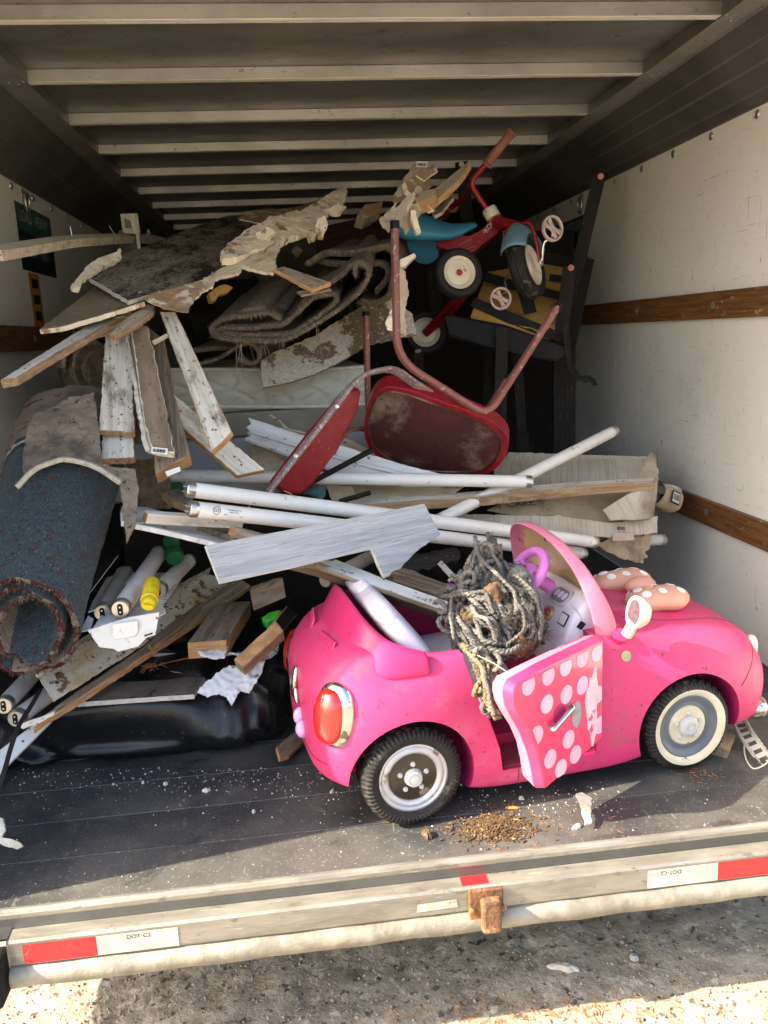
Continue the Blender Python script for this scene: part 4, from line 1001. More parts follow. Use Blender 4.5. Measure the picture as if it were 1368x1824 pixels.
def pedal(name, hub, c, ax, rr):
    ax = V(ax).normalized(); tube('crank', smoothpath([hub, hub.lerp(c, .45)+V((-.008, 0, .014)), hub.lerp(c, .7)+V((.008, 0, .0)), c], 6), .0048, m_chrome, tri, 8)
    a = V((0, 0, 1)); e1 = (a-ax*a.dot(ax)).normalized(); e2 = ax.cross(e1)
    v, f = sweepgeo([c + e1*(rr*math.cos(t)*1.1)+e2*(rr*math.sin(t)) for t in [2*math.pi*i/28 for i in range(29)]], rrect(.008, .016, .003, 2), ax, caps=False)
    o = obj('pedal', v, f, m_pedal, tri, sm=50)
    dg = (e1+e2*.9).normalized(); pr = ax.cross(dg)
    for s in (-1, 1):
        pts = [c + dg*rr*.95 + pr*rr*.5*s, c + pr*rr*.18*s, c - dg*rr*.95 + pr*rr*.5*s]
        tube('pedal_spoke', smoothpath(pts, 6), .0045, m_pedal, o, 6)
        tube('pedal_spoke', smoothpath([c + dg*rr*.9 + pr*rr*.2*s, c+pr*rr*.08*s, c - dg*rr*.9 + pr*rr*.2*s], 5), .0035, m_pedal, o, 6)
pedal('p', c3 + A3*.058, P(984, 407, 1.43), (.25, -.95, .1), .037)
pedal('p', c3 - A3*.056, P(892, 532, 1.50), (-.25, -.93, .25), .034)
tube('axle_strut', P3((826, 520, 1.58), (800, 545, 1.72), (757, 592, 1.87)), .013, m_trired, tri, 12)
tube('axle_strut', P3((838, 515, 1.62), (805, 555, 1.76), (759, 595, 1.87)), .013, m_trired, tri, 12)
def decal_on(px, py, y, up_px, size, s, mat, par, n_):
    c = P(px, py, y) + n_*.0; x = (P(px+up_px[0], py+up_px[1], y)-c); return text('frame_lettering', s, size, frame(c, x, n_), mat, par)
_a, _b, _c = P(776, 428, 1.62), P(890, 378, 1.62), P(838, 455, 1.60); _n = (_b-_a).cross(_c-_a).normalized(); _n = _n if _n.dot(CAM-_a) > 0 else -_n
def onpl(px, py, off=.0008): return PP(px, py, _a, _n) + _n*off
m_print = M('white_print', (.55, .5, .48), (.5, .45, .42), 20, rough=.5, bump=0)
for s, px, py, dx, dy, sz in (('ROCK', 874, 400, 9, -13, .024), ('IT', 864, 412, 9, -5, .018)):
    c = onpl(px, py); x = onpl(px+dx, py+dy)-c; text('frame_lettering', s, sz, frame(c, x, _n), m_print, body3)
c = onpl(829, 432); x = onpl(845, 424)-c
text('frame_lettering', 'WARNING', .011, frame(c+_n*0, x, _n), M('faded_print', (.36, .13, .13), (.3, .1, .1), 20, rough=.6, bump=0), body3)
for k in range(3):
    c = onpl(829+3*(k+1)*.9, 432+6*(k+1)*.9); text('frame_lettering', 'adult assembly', .007, frame(c, x, _n), MATS['faded_print'], body3)
# ------------------------------------------------------------------ wooden chair with bare foam seat, upturned behind the tricycle
wch = thing('wooden_chair', 'dark upturned wooden chair with bare yellow foam under black webbing', 'chair', P(950, 560, 1.8))
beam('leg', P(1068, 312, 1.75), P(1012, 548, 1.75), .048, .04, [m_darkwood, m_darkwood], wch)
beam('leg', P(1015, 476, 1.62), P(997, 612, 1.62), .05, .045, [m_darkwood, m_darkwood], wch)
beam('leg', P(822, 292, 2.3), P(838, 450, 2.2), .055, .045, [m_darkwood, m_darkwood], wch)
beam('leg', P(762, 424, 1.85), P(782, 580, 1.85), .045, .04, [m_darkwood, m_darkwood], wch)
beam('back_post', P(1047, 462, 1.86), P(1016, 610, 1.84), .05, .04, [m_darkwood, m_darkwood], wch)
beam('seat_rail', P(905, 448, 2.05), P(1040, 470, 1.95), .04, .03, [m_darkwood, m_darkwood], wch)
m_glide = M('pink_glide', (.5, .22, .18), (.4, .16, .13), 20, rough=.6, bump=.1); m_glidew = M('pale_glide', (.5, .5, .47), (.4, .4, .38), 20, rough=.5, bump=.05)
for px, py, y, m in ((1070, 311, 1.72, m_glide), (1017, 474, 1.59, m_glide), (822, 290, 2.27, m_glidew), (761, 423, 1.82, m_glidew)):
    c = P(px, py+3, y); n_ = (CAM-c).normalized(); v, f = lathegeo([(.0115, 0), (.0115, .0015), (.006, .004), (.0001, .0045)], c+n_*.006, n_, 14); obj('glide', v, f, m, wch, sm=50)
fo = slab('foam_pad', [(846, 548, 1.60), (862, 500), (900, 492), (965, 500, 1.90), (1000, 520), (1000, 585, 1.62), (960, 590), (900, 575)], .05, [m_yel], parent=wch, sub=2, amp=.007, rag=.002, seed=3)
slab('foam_pad', [(870, 484, 1.95), (960, 470, 2.0), (1015, 478), (1012, 508, 1.85), (900, 500)], .04, [m_yel], parent=wch, sub=2, amp=.006, seed=5)
for pts in ([(838, 545, 1.565), (846, 530, 1.58), (1000, 592, 1.58), (1000, 610, 1.56), (905, 575)], [(862, 500, 1.70), (868, 485, 1.75), (938, 505, 1.72), (1000, 520, 1.72), (1000, 534), (900, 512)], [(918, 505, 1.66), (944, 505, 1.66), (956, 555, 1.58), (934, 560, 1.57)], [(980, 488, 1.8), (1014, 492, 1.8), (1012, 505, 1.78), (978, 500)]):
    slab('webbing', pts, .003, [m_strap], parent=wch, bev=0)
slab('vinyl_apron', [(790, 560, 1.58), (808, 560), (900, 578), (1006, 615, 1.50), (1010, 632), (992, 645, 1.50), (960, 640), (880, 622), (800, 600, 1.56)], .03, [m_black], parent=wch, bev=.01, segs=3)
slab('hanging_webbing', [(884, 582, 1.50), (905, 585, 1.50), (902, 755, 1.56), (880, 756)], .003, [m_strap], parent=wch, bev=0)
st = smoothpath(P3((1008, 580, 1.52), (1014, 640, 1.50), (1030, 672, 1.46), (1052, 676, 1.44), (1060, 686, 1.42)), 8)
tag(tube('black_strap', st, 0, m_strap, None, prof=rrect(.028, .003, .001, 1), up=V((.4, -.9, .3)), sm=60), 'loose black strap end hanging against the white right wall', 'strap')
# second upturned chair, only its legs showing in the dark
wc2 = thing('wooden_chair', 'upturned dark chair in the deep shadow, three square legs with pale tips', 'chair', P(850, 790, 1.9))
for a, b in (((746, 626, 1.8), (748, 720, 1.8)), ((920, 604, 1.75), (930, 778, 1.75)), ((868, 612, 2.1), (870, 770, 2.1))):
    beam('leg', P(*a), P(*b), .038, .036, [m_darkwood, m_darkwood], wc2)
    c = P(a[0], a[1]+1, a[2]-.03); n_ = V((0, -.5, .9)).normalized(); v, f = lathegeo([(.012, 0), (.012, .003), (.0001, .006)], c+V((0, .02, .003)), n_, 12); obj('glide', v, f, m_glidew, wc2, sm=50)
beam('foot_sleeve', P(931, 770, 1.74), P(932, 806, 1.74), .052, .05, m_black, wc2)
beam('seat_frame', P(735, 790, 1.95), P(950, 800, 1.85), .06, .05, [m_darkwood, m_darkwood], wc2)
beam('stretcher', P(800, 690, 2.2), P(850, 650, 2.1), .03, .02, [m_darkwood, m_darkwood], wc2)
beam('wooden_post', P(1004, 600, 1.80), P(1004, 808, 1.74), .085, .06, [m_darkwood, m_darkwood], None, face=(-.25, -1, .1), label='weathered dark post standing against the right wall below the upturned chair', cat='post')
# ------------------------------------------------------------------ soft goods
m_rugblue = M('blue_rug_pile', (.042, .068, .076), (.02, .034, .041), 120, rough=1, bump=1.0, bscale=200, sheen=.1, spots=[((.07, .014, .02), 60, .57, .05, (1, 1, 1), .85), ((.07, .014, .02), 6, .70, .05, (1, .3, 1), .6), ((.13, .15, .15), 120, .60, .06, (1, 1, 1), .7), ((.008, .01, .012), 130, .55, .1, (1, 1, 1), .9)])
m_rugnavy = M('navy_rug_pile', (.03, .05, .075), (.018, .03, .045), 90, rough=1, bump=1.0, bscale=160)
m_rugcream = M('cream_rug_line', (.5, .46, .38), (.38, .34, .27), 80, rough=1, bump=1.0, bscale=160)
m_rugback = M('rug_border_beige', (.25, .2, .15), (.17, .13, .1), 8, rough=1, bump=.7, bscale=160, spots=[((.08, .06, .05), 40, .62, .05), ((.11, .09, .075), 5, .55, .12)])
m_burg = M('burgundy_fringe', (.085, .016, .022), (.05, .012, .016), 60, rough=1, bump=.9, bscale=150)
m_tan = M('tan_carpet', (.24, .19, .135), (.16, .12, .08), 60, rough=1, bump=.9, bscale=180, spots=[((.06, .045, .03), 8, .58, .1, (1, 1, 1), .8)])
m_browncarpet = M('brown_carpet', (.155, .118, .08), (.085, .062, .04), 70, rough=1, bump=1.0, bscale=170, spots=[((.3, .25, .18), 90, .62, .05)])
m_woven = M('woven_backing', (.46, .42, .34), (.34, .3, .23), 110, (1, 1, 1), .95, bump=1.0, bscale=110, spots=[((.12, .085, .055), 7, .505, .025), ((.3, .26, .2), 120, .6, .06)])
m_ticking = M('mattress_ticking', (.5, .49, .41), (.42, .41, .33), 5, rough=.7, bump=.15, bscale=90, spots=[((.3, .25, .17), 4, .6, .15, (1, 1, 1), .6)])
m_piping = M('pale_piping', (.6, .59, .54), (.5, .49, .44), 30, rough=.7, bump=.1)
m_spring = M('grey_blue_cloth', (.3, .33, .36), (.25, .27, .29), 5, rough=.85, bump=.1, bscale=90, spots=[((.2, .17, .13), 4, .56, .14, (1, 1, 1), .6)])
m_fibre = M('loose_fibres', (.34, .28, .2), (.2, .15, .1), 20, rough=1, bump=0)
def fibres(name, pts, dirs, n, L, r, mat, parent, seed, spread=.5, kind='stuff'):
    """hair-thin three-sided threads rooted along pts"""
    rr = random.Random(seed); v = []; f = []
    for _ in range(n):
        i = rr.randrange(len(pts)); p0 = V(pts[i]) + V((rr.uniform(-1, 1), rr.uniform(-1, 1), rr.uniform(-1, 1)))*.004
        d = (V(dirs[i]) + V((rr.gauss(0, 1), rr.gauss(0, 1), rr.gauss(0, 1)))*spread).normalized(); l = L*rr.uniform(.4, 1.3)
        s = V((rr.gauss(0, 1), rr.gauss(0, 1), rr.gauss(0, 1))).normalized(); b = d.cross(s).normalized(); c = d.cross(b)
        k = V((rr.gauss(0, 1), rr.gauss(0, 1), rr.gauss(0, 1)-.6))*l*.3
        o = len(v)
        for t, w in ((0, 1), (.55, .8), (1, .35)):
            q = p0 + d*l*t + k*t*t
            for a in range(3): v.append(q + (b*math.cos(a*2.1)+c*math.sin(a*2.1))*r*w)
        for t in range(2):
            for a in range(3): f.append((o+t*3+a, o+t*3+(a+1) % 3, o+t*3+3+(a+1) % 3, o+t*3+3+a))
    o = obj(name, v, f, mat, parent, sm=180); o['kind'] = kind; return o
# the rolled rug: a spiral sheet swept along the roll, its colour bands woven round it
def rug():
    A = P(48, 1122, .36); B = P(158, 725, .95); ax = (B-A); L = ax.length; axn = ax.normalized()
    e1 = axn.cross(V((0, 0, 1))).normalized(); e2 = e1.cross(axn)       # e1 right, e2 up
    root = thing('rolled_rug', 'rolled blue and burgundy speckled rug with beige back, open end towards the door', 'rug', (A.x, A.y+.2, .2))
    nT = 150; turns = 2.25; nL = 150
    def rad(t): return .058 + .073*t
    def pt(t, s, off, inner):
        th = 2*math.pi*turns*t + 1.2; r = rad(t) + off
        g = 1 + .17*s - .04*math.sin(3*s)
        wob = 1 + .07*math.sin(2*th+1+2*s) + .09*noise.noise(V((math.cos(th)*1.5, math.sin(th)*1.5, s*3.2))) + .06*(t-.6)*math.sin(th*1.0+2)
        x = r*math.cos(th)*g*wob*(1+.12*s); y = r*math.sin(th)*g*wob*(1-.16*s)
        l = s*L + (.05*math.sin(th)*(1-s) + .022*noise.noise(V((th*1.3, 3, 7)))*(1-s) + .008*noise.noise(V((th*5, 1, 2)))*(1-s))
        bend = V((0, 0, 1))*(.03*math.sin(math.pi*s) - .03*max(0, s-.75)*4)
        rough_ = .0032*noise.noise(V((th*9*r*8, s*34, 2))) + .003*noise.noise(V((th*30*r*8, s*110, 5)))
        return A + axn*l + e1*(x+rough_*math.cos(th)) + e2*(y+rough_*math.sin(th)) + bend
    v = []; f = []; mi = []
    for side, off in ((0, .0), (1, -.0135)):
        for i in range(nT+1):
            for j in range(nL+1): v.append(pt(i/nT, j/nL, off, side))
    K = (nT+1)*(nL+1)
    def m_at(i, j):
        t = i/nT; s = j/nL; th = (2*math.pi*turns*t+1.2); s2 = s + .04*math.sin(th-.6) + .012*noise.noise(V((th*2, s*3, 0)))
        if s2 > .655: 
            return 4 if abs(math.sin(th*1.0+.5) - (s2-.9)*9) < .16 and s2 < .95 else 3
        if s2 > .64: return 1
        if s2 > .622: return 2
        if s2 > .60: return 1
        return 0
    for i in range(nT):
        for j in range(nL):
            a = i*(nL+1)+j; f.append((a, a+1, a+nL+2, a+nL+1)); mi.append(m_at(i, j))
            a += K; f.append((a, a+nL+1, a+nL+2, a+1)); mi.append(3 if j > 30 or i < 20 else (3 if (i//14) % 3 == 1 else 0))
        for j in (0, nL):
            a = i*(nL+1)+j; f.append((a, a+nL+1, K+a+nL+1, K+a)); mi.append(4 if noise.noise(V((i*.3, j, 0))) > -.1 else 3)
    for i in (0, nT):
        for j in range(nL):
            a = i*(nL+1)+j; f.append((a, a+1, K+a+1, K+a)); mi.append(4)
    o = obj('rug_sheet', v, f, [m_rugblue, m_rugnavy, m_rugcream, m_rugback, m_burg], root, mi=mi, sm=180)
    pts = [pt(i/nT, 0, -.006, 0) for i in range(nT+1)]; dd = [-axn]*len(pts)
    fibres('rug_fringe', pts, dd, 1100, .008, .0006, m_burg, root, 5, .8); fibres('rug_fringe', pts, dd, 900, .009, .0005, m_fibre, root, 6, .8)
rug()
_rg = bpy.data.objects['rolled_rug']
slab('rug_flap', [(50, 762, .64), (62, 738), (120, 712, .70), (168, 700, .75), (176, 760), (182, 826), (215, 834), (240, 836, .53), (247, 870), (242, 930, .47), (226, 965), (219, 900), (212, 856, .51), (170, 828), (120, 815), (92, 820, .52), (60, 834), (42, 846, .49), (40, 810)], .010, [m_rugback, m_rugback], parent=_rg, sub=3, amp=.014, rag=.001, seed=15)
tube('rug_binding', smoothpath(P3((30, 868, .455), (60, 838, .475), (92, 824, .49), (120, 819, .50), (170, 832, .495), (214, 860, .475)), 6), .0065, m_rugcream, _rg, 7)
def sheet(name, label, cat, px, y, d, th, mats, group=None, seed=0, wob=.004, n=5, fringe=900, fl=.011, parent=None, fmat=None, nd=14):
    """a thick sheet seen end-on: the traced fold runs across, the sheet runs back along d"""
    path = smoothpath([P(a[0], a[1], (a[2] if len(a) > 2 else y)) for a in px], n); m = len(path); d = V(d); v = []; f = []
    nrm = []
    for i in range(m):
        t = (path[min(i+1, m-1)]-path[max(i-1, 0)]).normalized(); nrm.append(t.cross(d).normalized())
    for sg in (-.5, .5):
        for i in range(m):
            for j in range(nd+1):
                s = j/nd; q = path[i] + d*s + nrm[i]*(sg*th) + nrm[i]*(wob*noise.noise(path[i]*9+V((seed, s*3, 0)))*s*3)
                q += V((noise.noise(q*60), noise.noise(q*60+V((9, 0, 0))), noise.noise(q*60+V((0, 9, 0)))))*.0028
                v.append(q)
    K = m*(nd+1)
    for i in range(m-1):
        for j in range(nd):
            a = i*(nd+1)+j; f.append((a, a+1, a+nd+2, a+nd+1)); a += K; f.append((a, a+nd+1, a+nd+2, a+1))
        for j in (0, nd):
            a = i*(nd+1)+j; f.append((a, a+nd+1, K+a+nd+1, K+a))
    for i in (0, m-1):
        for j in range(nd):
            a = i*(nd+1)+j; f.append((a, a+1, K+a+1, K+a))
    if parent is None:
        parent = thing(name, label, cat, path[m//2], group)
    o = obj('carpet_fold', v, f, mats, parent, sm=180)
    if fringe: fibres('frayed_edge', path, [-d.normalized()+nrm[i]*.3 for i in range(m)], fringe, fl, .00045, fmat or m_fibre, parent, seed+1, .9)
    return parent
back = V((.12, .75, .16))
fc = sheet('folded_carpet', 'frayed brown carpet folded over and over on the mattress', 'carpet', [(480, 556), (440, 563), (410, 566), (385, 574), (376, 588), (390, 602), (440, 608), (505, 606), (560, 580), (612, 545), (645, 515), (657, 488), (648, 470), (634, 472), (632, 490)], 1.08, back, .011, [m_browncarpet], seed=1, fringe=1600)
sheet('', '', '', [(388, 588), (405, 584), (432, 586), (470, 583), (505, 578), (530, 557), (558, 532), (590, 525), (600, 532), (588, 548), (548, 578), (515, 596), (470, 598), (420, 597), (396, 592)], 1.10, back, .012, [m_browncarpet], seed=2, parent=fc, fringe=1100)
sheet('', '', '', [(535, 545), (560, 520), (588, 505), (612, 488), (626, 474), (640, 468)], 1.13, back, .012, [m_browncarpet], seed=3, parent=fc, fringe=400)
sheet('', '', '', [(430, 556), (465, 552), (500, 570)], 1.12, back, .010, [m_tan], seed=9, parent=fc, fringe=200)
fc2 = sheet('folded_carpet', 'dark brown carpet heap behind the folded carpet, left of the chair leg', 'carpet', [(548, 470), (580, 452), (625, 452), (665, 445), (690, 440), (704, 462), (700, 500), (690, 530), (665, 540), (640, 538)], 1.32, (.15, .7, .1), .02, [m_browncarpet], seed=4, fringe=1100)
sheet('', '', '', [(560, 462), (600, 470), (640, 470), (680, 470), (692, 490), (670, 520)], 1.36, (.15, .7, .1), .02, [m_browncarpet], seed=5, parent=fc2, fringe=500)
cr = sheet('carpet_roll', 'thin curled carpet end under the folded carpet, resting on the mattress', 'carpet', [(350, 650), (385, 640), (415, 622), (440, 612), (458, 622), (460, 640), (445, 648), (425, 640)], 1.22, (.1, .6, .05), .01, [m_tan], seed=6, fringe=400)
sheet('', '', '', [(340, 625), (375, 622), (420, 618)], 1.26, (.1, .6, .05), .012, [m_tan], seed=7, parent=cr, fringe=150)
# tan carpet roll at the left wall
def tanroll():
    root = thing('carpet_roll', 'tan carpet roll with ragged end showing beside the left wall', 'carpet', P(165, 660, 1.0))
    c = P(172, 655, .98); ax = V((-.28, .9, -.02)).normalized(); e1 = V((1, 0, 0)); e1 = (e1-ax*e1.dot(ax)).normalized(); e2 = V((0, 0, 1)); e2 = (e2-ax*e2.dot(ax)-e1*e2.dot(e1)).normalized()
    path = []; 
    for i in range(90):
        t = i/89; th = 2*math.pi*2.4*t+.6; r = .02+.062*t
        path.append((r*math.cos(th), r*math.sin(th)*1.35))
    v = []; f = []; nd = 10
    for sg in (0, 1):
        for i, (x, y) in enumerate(path):
            q0 = V((x, y, 0)); q0 = q0*(1+(.009/max(.02, q0.length))*sg)
            for j in range(nd+1):
                q = c + e1*q0.x + e2*q0.y + ax*(.7*j/nd); q += V((noise.noise(q*50), noise.noise(q*50+V((7, 0, 0))), noise.noise(q*50+V((0, 7, 0)))))*.003; v.append(q)
    K = 90*(nd+1)
    for i in range(89):
        for j in range(nd):
            a = i*(nd+1)+j; f.append((a, a+1, a+nd+2, a+nd+1)); a += K; f.append((a, a+nd+1, a+nd+2, a+1))
        a = i*(nd+1); f.append((a, a+nd+1, K+a+nd+1, K+a))
    obj('carpet_fold', v, f, m_tan, root, sm=180)
    pts = [c + e1*x*1.05 + e2*y*1.05 for x, y in path]; fibres('frayed_edge', pts, [-ax]*90, 900, .02, .0007, m_fibre, root, 12, .9)
    v, f = lathegeo([(.0001, .05), (.03, .048), (.07, .052)], c, ax, 20); obj('roll_core', v, f, m_oldwood, root, sm=180)
tanroll()
tag(slab('carpet_scrap', [(466, 640, 1.24), (500, 622), (560, 600), (620, 560, 1.32), (655, 540), (700, 528), (735, 560), (742, 596, 1.28), (700, 604), (660, 613), (640, 624), (600, 648), (560, 668), (520, 680), (468, 692, 1.17), (465, 665)], .007, [m_woven, m_tan], rag=.0015, sub=3, amp=.006, seed=4), 'worn woven carpet scrap, cream with brown bald patches, hanging over the mattress', 'carpet')
tag(slab('carpet_strip', [(222, 820, .98), (300, 815, .98), (305, 905, .92), (250, 905), (230, 870)], .01, [m_tan, m_tan], sub=2, amp=.003, seed=8, rag=.001), 'greyish ribbed mat standing behind the level tube, right of the blue rug', 'mat')
# mattress and base
def quilt():
    root = thing('mattress', 'old cream quilted mattress lying under the folded carpets', 'mattress', (-.15, 1.9, .84))
    x0, x1, y0, y1, z0, z1 = -.62, .285, 1.32, 2.7, .845, .965; nx, nz = 110, 20
    v = []; f = []
    for j in range(nz+1):
        for i in range(nx+1):
            s = j/nz; x = x0+(x1-x0)*i/nx; z = z0+(z1-z0)*s - .012*math.sin(x*5+.6)
            bul = .02*math.sin(math.pi*s)**.6
            q1 = math.sin(x*26 + 2.2*math.sin(z*32)); q2 = math.sin(x*26 - 2.0*math.sin(z*30+1)+1.7)
            q = .013*(min(abs(q1), abs(q2), .35)/.35 - 1) * min(1, s*6, (1-s)*6)
            xx = x; edge = min(1, (x1-x)/.03); bul *= max(0, edge)**.5
            v.append((xx, y0-bul-q+.003*noise.noise(V((x*6, z*8, 0))), z))
    for j in range(nz):
        for i in range(nx): f.append((j*(nx+1)+i, j*(nx+1)+i+1, (j+1)*(nx+1)+i+1, (j+1)*(nx+1)+i))
    obj('side_panel', v, f, m_ticking, root, sm=180)
    box('mattress_body', (x0, y0+.012, z0-.02), (x1, y1, z1-.004), m_ticking, root, bev=.02)
    for zz in (z0-.002, z1+.001):
        tube('piping', [V((x0+(x1-x0)*i/40, y0-.004, zz - .012*math.sin((x0+(x1-x0)*i/40)*5+.6))) for i in range(41)], .006, m_piping, root, 8)
    r2 = thing('box_spring', 'grey blue covered box spring under the cream mattress', 'bed base', (-.1, 1.9, .4))
    box('spring_cover', (-.6, 1.30, .55), (.30, 2.7, .745), m_spring, r2, bev=.015)
    box('spring_border', (-.6, 1.31, .747), (.29, 2.68, .828), M('soiled_border', (.26, .24, .19), (.19, .17, .13), 5, rough=.9, bump=.15, bscale=80), r2, bev=.01)
    box('base_frame', (-.58, 1.33, .05), (.27, 2.66, .548), m_darkwood, r2, bev=.01)
quilt()
# black leather cushion on the deck
def bag():
    root = thing('leather_cushion', 'long black leather sofa cushion lying on the deck under the planks', 'cushion', (-.46, .8, 0))
    n, m = 260, 90; c = V((-.47, .86, .110)); v = []; f = []; e = 6
    def pt(i, j):
        t = math.pi*j/m-math.pi/2; a = 2*math.pi*i/n
        d = [math.cos(t)*math.cos(a), math.cos(t)*math.sin(a), math.sin(t)]; d = [math.copysign(abs(k)**(2/e), k) for k in d]
        q = V((c.x + d[0]*.435, c.y + d[1]*.335, c.z + d[2]*.114*(1+.05*math.sin(d[0]*5))))
        front = max(0, -d[1]); endr = max(0, d[0])**6
        w = .03*noise.noise(V((q.x*5, q.z*9, 1)))*front + .045*abs(noise.noise(V((q.x*9+q.z*12, q.z*5, 4))))*front
        w += front*(.012*abs(noise.noise(V((q.x*26+q.z*20, q.z*14, 7)))) + .007*abs(noise.noise(V((q.x*52-q.z*40, q.z*30, 3)))))
        w += .035*noise.noise(V((q.y*14, q.z*26, q.x*8)))*endr
        crease = .010*math.exp(-((q.z-.138-.006*math.sin(q.x*7))/.006)**2)*front
        q.y += w*1.2 + crease + front*(max(0, q.z-.15)*.6 + q.z*.10); q.z += .012*noise.noise(V((q.x*7, q.y*7, 2)))*(1 if q.z > .15 else 0)
        q.z = max(.002, q.z); return q
    for j in range(m+1):
        for i in range(n): v.append(pt(i, j))
    for j in range(m):
        for i in range(n): f.append((j*n+i, j*n+(i+1) % n, (j+1)*n+(i+1) % n, (j+1)*n+i))
    obj('leather_cover', v, f, m_leather, root, sm=180)
bag()
tag(slab('floor_scrap', [(492, 1330, .50), (540, 1290), (560, 1300), (515, 1345, .46), (498, 1350, .44)], .012, [m_oldwood, m_freshwood], seed=3), 'flat brown offcut on the deck between black cushion and pink car', 'offcut')
# ------------------------------------------------------------------ boards, panels and tubes thrown on the pile
GB = 'broken boards on the pile'
def bd(name, label, cat, pts, th, mats, group=None, **k):
    o = slab(name, pts, th, mats, label=label, cat=cat, group=group, **k)
    if cat == 'board' and not k.get('sub'):
        xs = [v.co.x for v in o.data.vertices]; rr = random.Random(len(label)); L = max(xs)-min(xs); xm = (max(xs)+min(xs))/2
        for s in (-.38, -.36, .02, .33, .36):
            x = xm + s*L + rr.uniform(-.01, .01)
            yy = [v.co.y for v in o.data.vertices if abs(v.co.x-x) < .12*L] or [0]
            y = (max(yy)+min(yy))/2 + rr.uniform(-.3, .3)*(max(yy)-min(yy))*.5
            v, f = lathegeo([(.0032, -.001), (.0032, .0006), (.0015, .0012), (.0001, .0008)], (0, 0, 0), (0, 0, 1), 7)
            obj('nail_head', v, f, m_rust, o, M4=WM[o.name] @ Matrix.Translation((x, y, 0)))
    return o
def path_board(name, label, cat, pts, w, h, mats, up, group=None):
    path = smoothpath([P(*q) for q in pts], 6); v, f = sweepgeo(path, [(w/2, h/2), (-w/2, h/2), (-w/2, -h/2), (w/2, -h/2)], up)
    return tag(obj(name, v, f, mats, bev=.0012), label, cat, group)
m_aged = M('aged_paint_wood', (.5, .43, .31), (.38, .31, .21), 4, GR, .65, .8, bump=.35, bscale=9, spots=[((.22, .15, .085), 8, .57, .12, (1, 4, 4), .8), (DIRT, 26, .66, .05, (1, 2, 2), .8)])
m_hard = M('brown_hardboard', (.235, .18, .115), (.18, .135, .085), 5, rough=.8, bump=.15, bscale=60, spots=[((.1, .075, .05), 6, .6, .12), ((.36, .3, .21), 40, .68, .04)])
m_mould = M('mould_stained_board', (.19, .155, .12), (.12, .1, .08), 6, (1, 2.5, 1), .85, bump=.25, bscale=50, spots=[((.2, .17, .135), 9, .57, .1, (1, 3, 1), .8), ((.015, .013, .012), 14, .6, .08, (1, 3, 1), .9)])
m_sheetedge = M('white_board_edge', (.56, .53, .47), (.44, .41, .35), 30, rough=.9, bump=.6, bscale=90)
m_whitepaper = M('crumpled_white', (.58, .6, .62), (.48, .5, .52), 10, rough=.7, bump=.3, bscale=30, spots=[((.12, .11, .1), 30, .63, .06, (1, 1, 1), .9)])
m_rustpanel = M('rusty_enamel', (.56, .53, .44), (.46, .42, .33), 5, rough=.45, r2=.6, bump=.2, bscale=60, spots=[((.42, .27, .09), 7, .54, .12, (1, 2, 1), .75), ((.13, .055, .018), 26, .565, .05, (1, 1, 1), .95), ((.05, .025, .012), 60, .62, .05)])
o = path_board('warped_board', 'long warped bare board bowing out along the left wall, nails poking up', 'board', [(-14, 452, .55), (60, 440, .80), (125, 430, 1.1), (190, 426, 1.45), (240, 425, 1.8), (285, 427, 2.1)], .05, .024, [m_aged], V((.12, -.72, .7)), GB)
for px, py, y, dx, dy in ((128, 420, 1.1, -3, -16), (206, 420, 1.5, -12, -18), (268, 421, 1.95, -3, -12), (262, 421, 1.95, 2, -13)):
    a = P(px, py, y); b = P(px+dx, py+dy, y); tube('nail', [a, b], .0014, m_cap, o, 6)
big = bd('mouldy_panel', 'large plasterboard sheet black with mould, sloping up under the roof', 'panel', [(158, 493, 1.05), (228, 536, .86), (275, 522), (335, 510), (395, 478), (480, 425), (560, 372), (405, 384, 2.3), (330, 410), (255, 440), (212, 456)], .012, [m_drywall, m_sheetedge], GB, rag=.0025, step=.02, ragsel=(0, 1, 2, 3, 4, 5))
bd('plaster_slab', 'thick cracked cream plaster crust with ragged edge on top of the mouldy sheet', 'plaster', [(393, 450, 1.12), (408, 430), (426, 419), (455, 402), (488, 386), (515, 378), (540, 374), (560, 362), (597, 340), (612, 332, 1.85), (619, 342), (610, 358), (600, 366), (588, 374), (578, 384), (571, 404), (562, 420), (552, 424, 1.35), (548, 412), (520, 422), (501, 431), (470, 442), (449, 447), (430, 456), (415, 461), (396, 462)], .02, [m_plaster, m_plaster], rag=.0025, sub=3, amp=.012, seed=2)
for k, pts in enumerate(([(566, 388, 1.42), (580, 384), (584, 400), (576, 424, 1.4), (566, 422), (562, 402, 1.41)], [(585, 372, 1.6), (603, 362), (612, 368), (600, 386, 1.58), (588, 384)], [(455, 415, 1.26), (478, 404), (490, 412), (474, 428, 1.24), (458, 428)])):
    tag(slab('plaster_chunk', pts, .018, [m_plaster, m_plaster], rag=.0015, sub=2, amp=.006, seed=20+k), ['loose plaster lump hanging off the crust, directly under its upper half', 'pale plaster lump at the upper tip of the crust', 'loose plaster lump lying on the middle of the crust'][k], 'plaster', 'loose plaster lumps')
bd('plasterboard_strip', 'torn layered plasterboard edge with white paper, below the plaster crust', 'plasterboard', [(330, 518, .98), (395, 478), (470, 449), (498, 430, 1.25), (494, 455), (488, 487), (462, 482), (430, 474), (427, 486, 1.1), (395, 492), (350, 530)], .012, [m_aged, m_plaster], rag=.003, sub=2, amp=.005, seed=3)
bd('torn_paper', 'torn brown facing paper with white flecks curling down from the mouldy sheet', 'paper', [(256, 530, .87), (300, 515), (345, 503), (372, 497, 1.0), (366, 515), (346, 534), (334, 558, .86), (312, 554), (290, 550), (272, 543)], .003, [m_paper], rag=.0025, sub=3, amp=.008, seed=5)
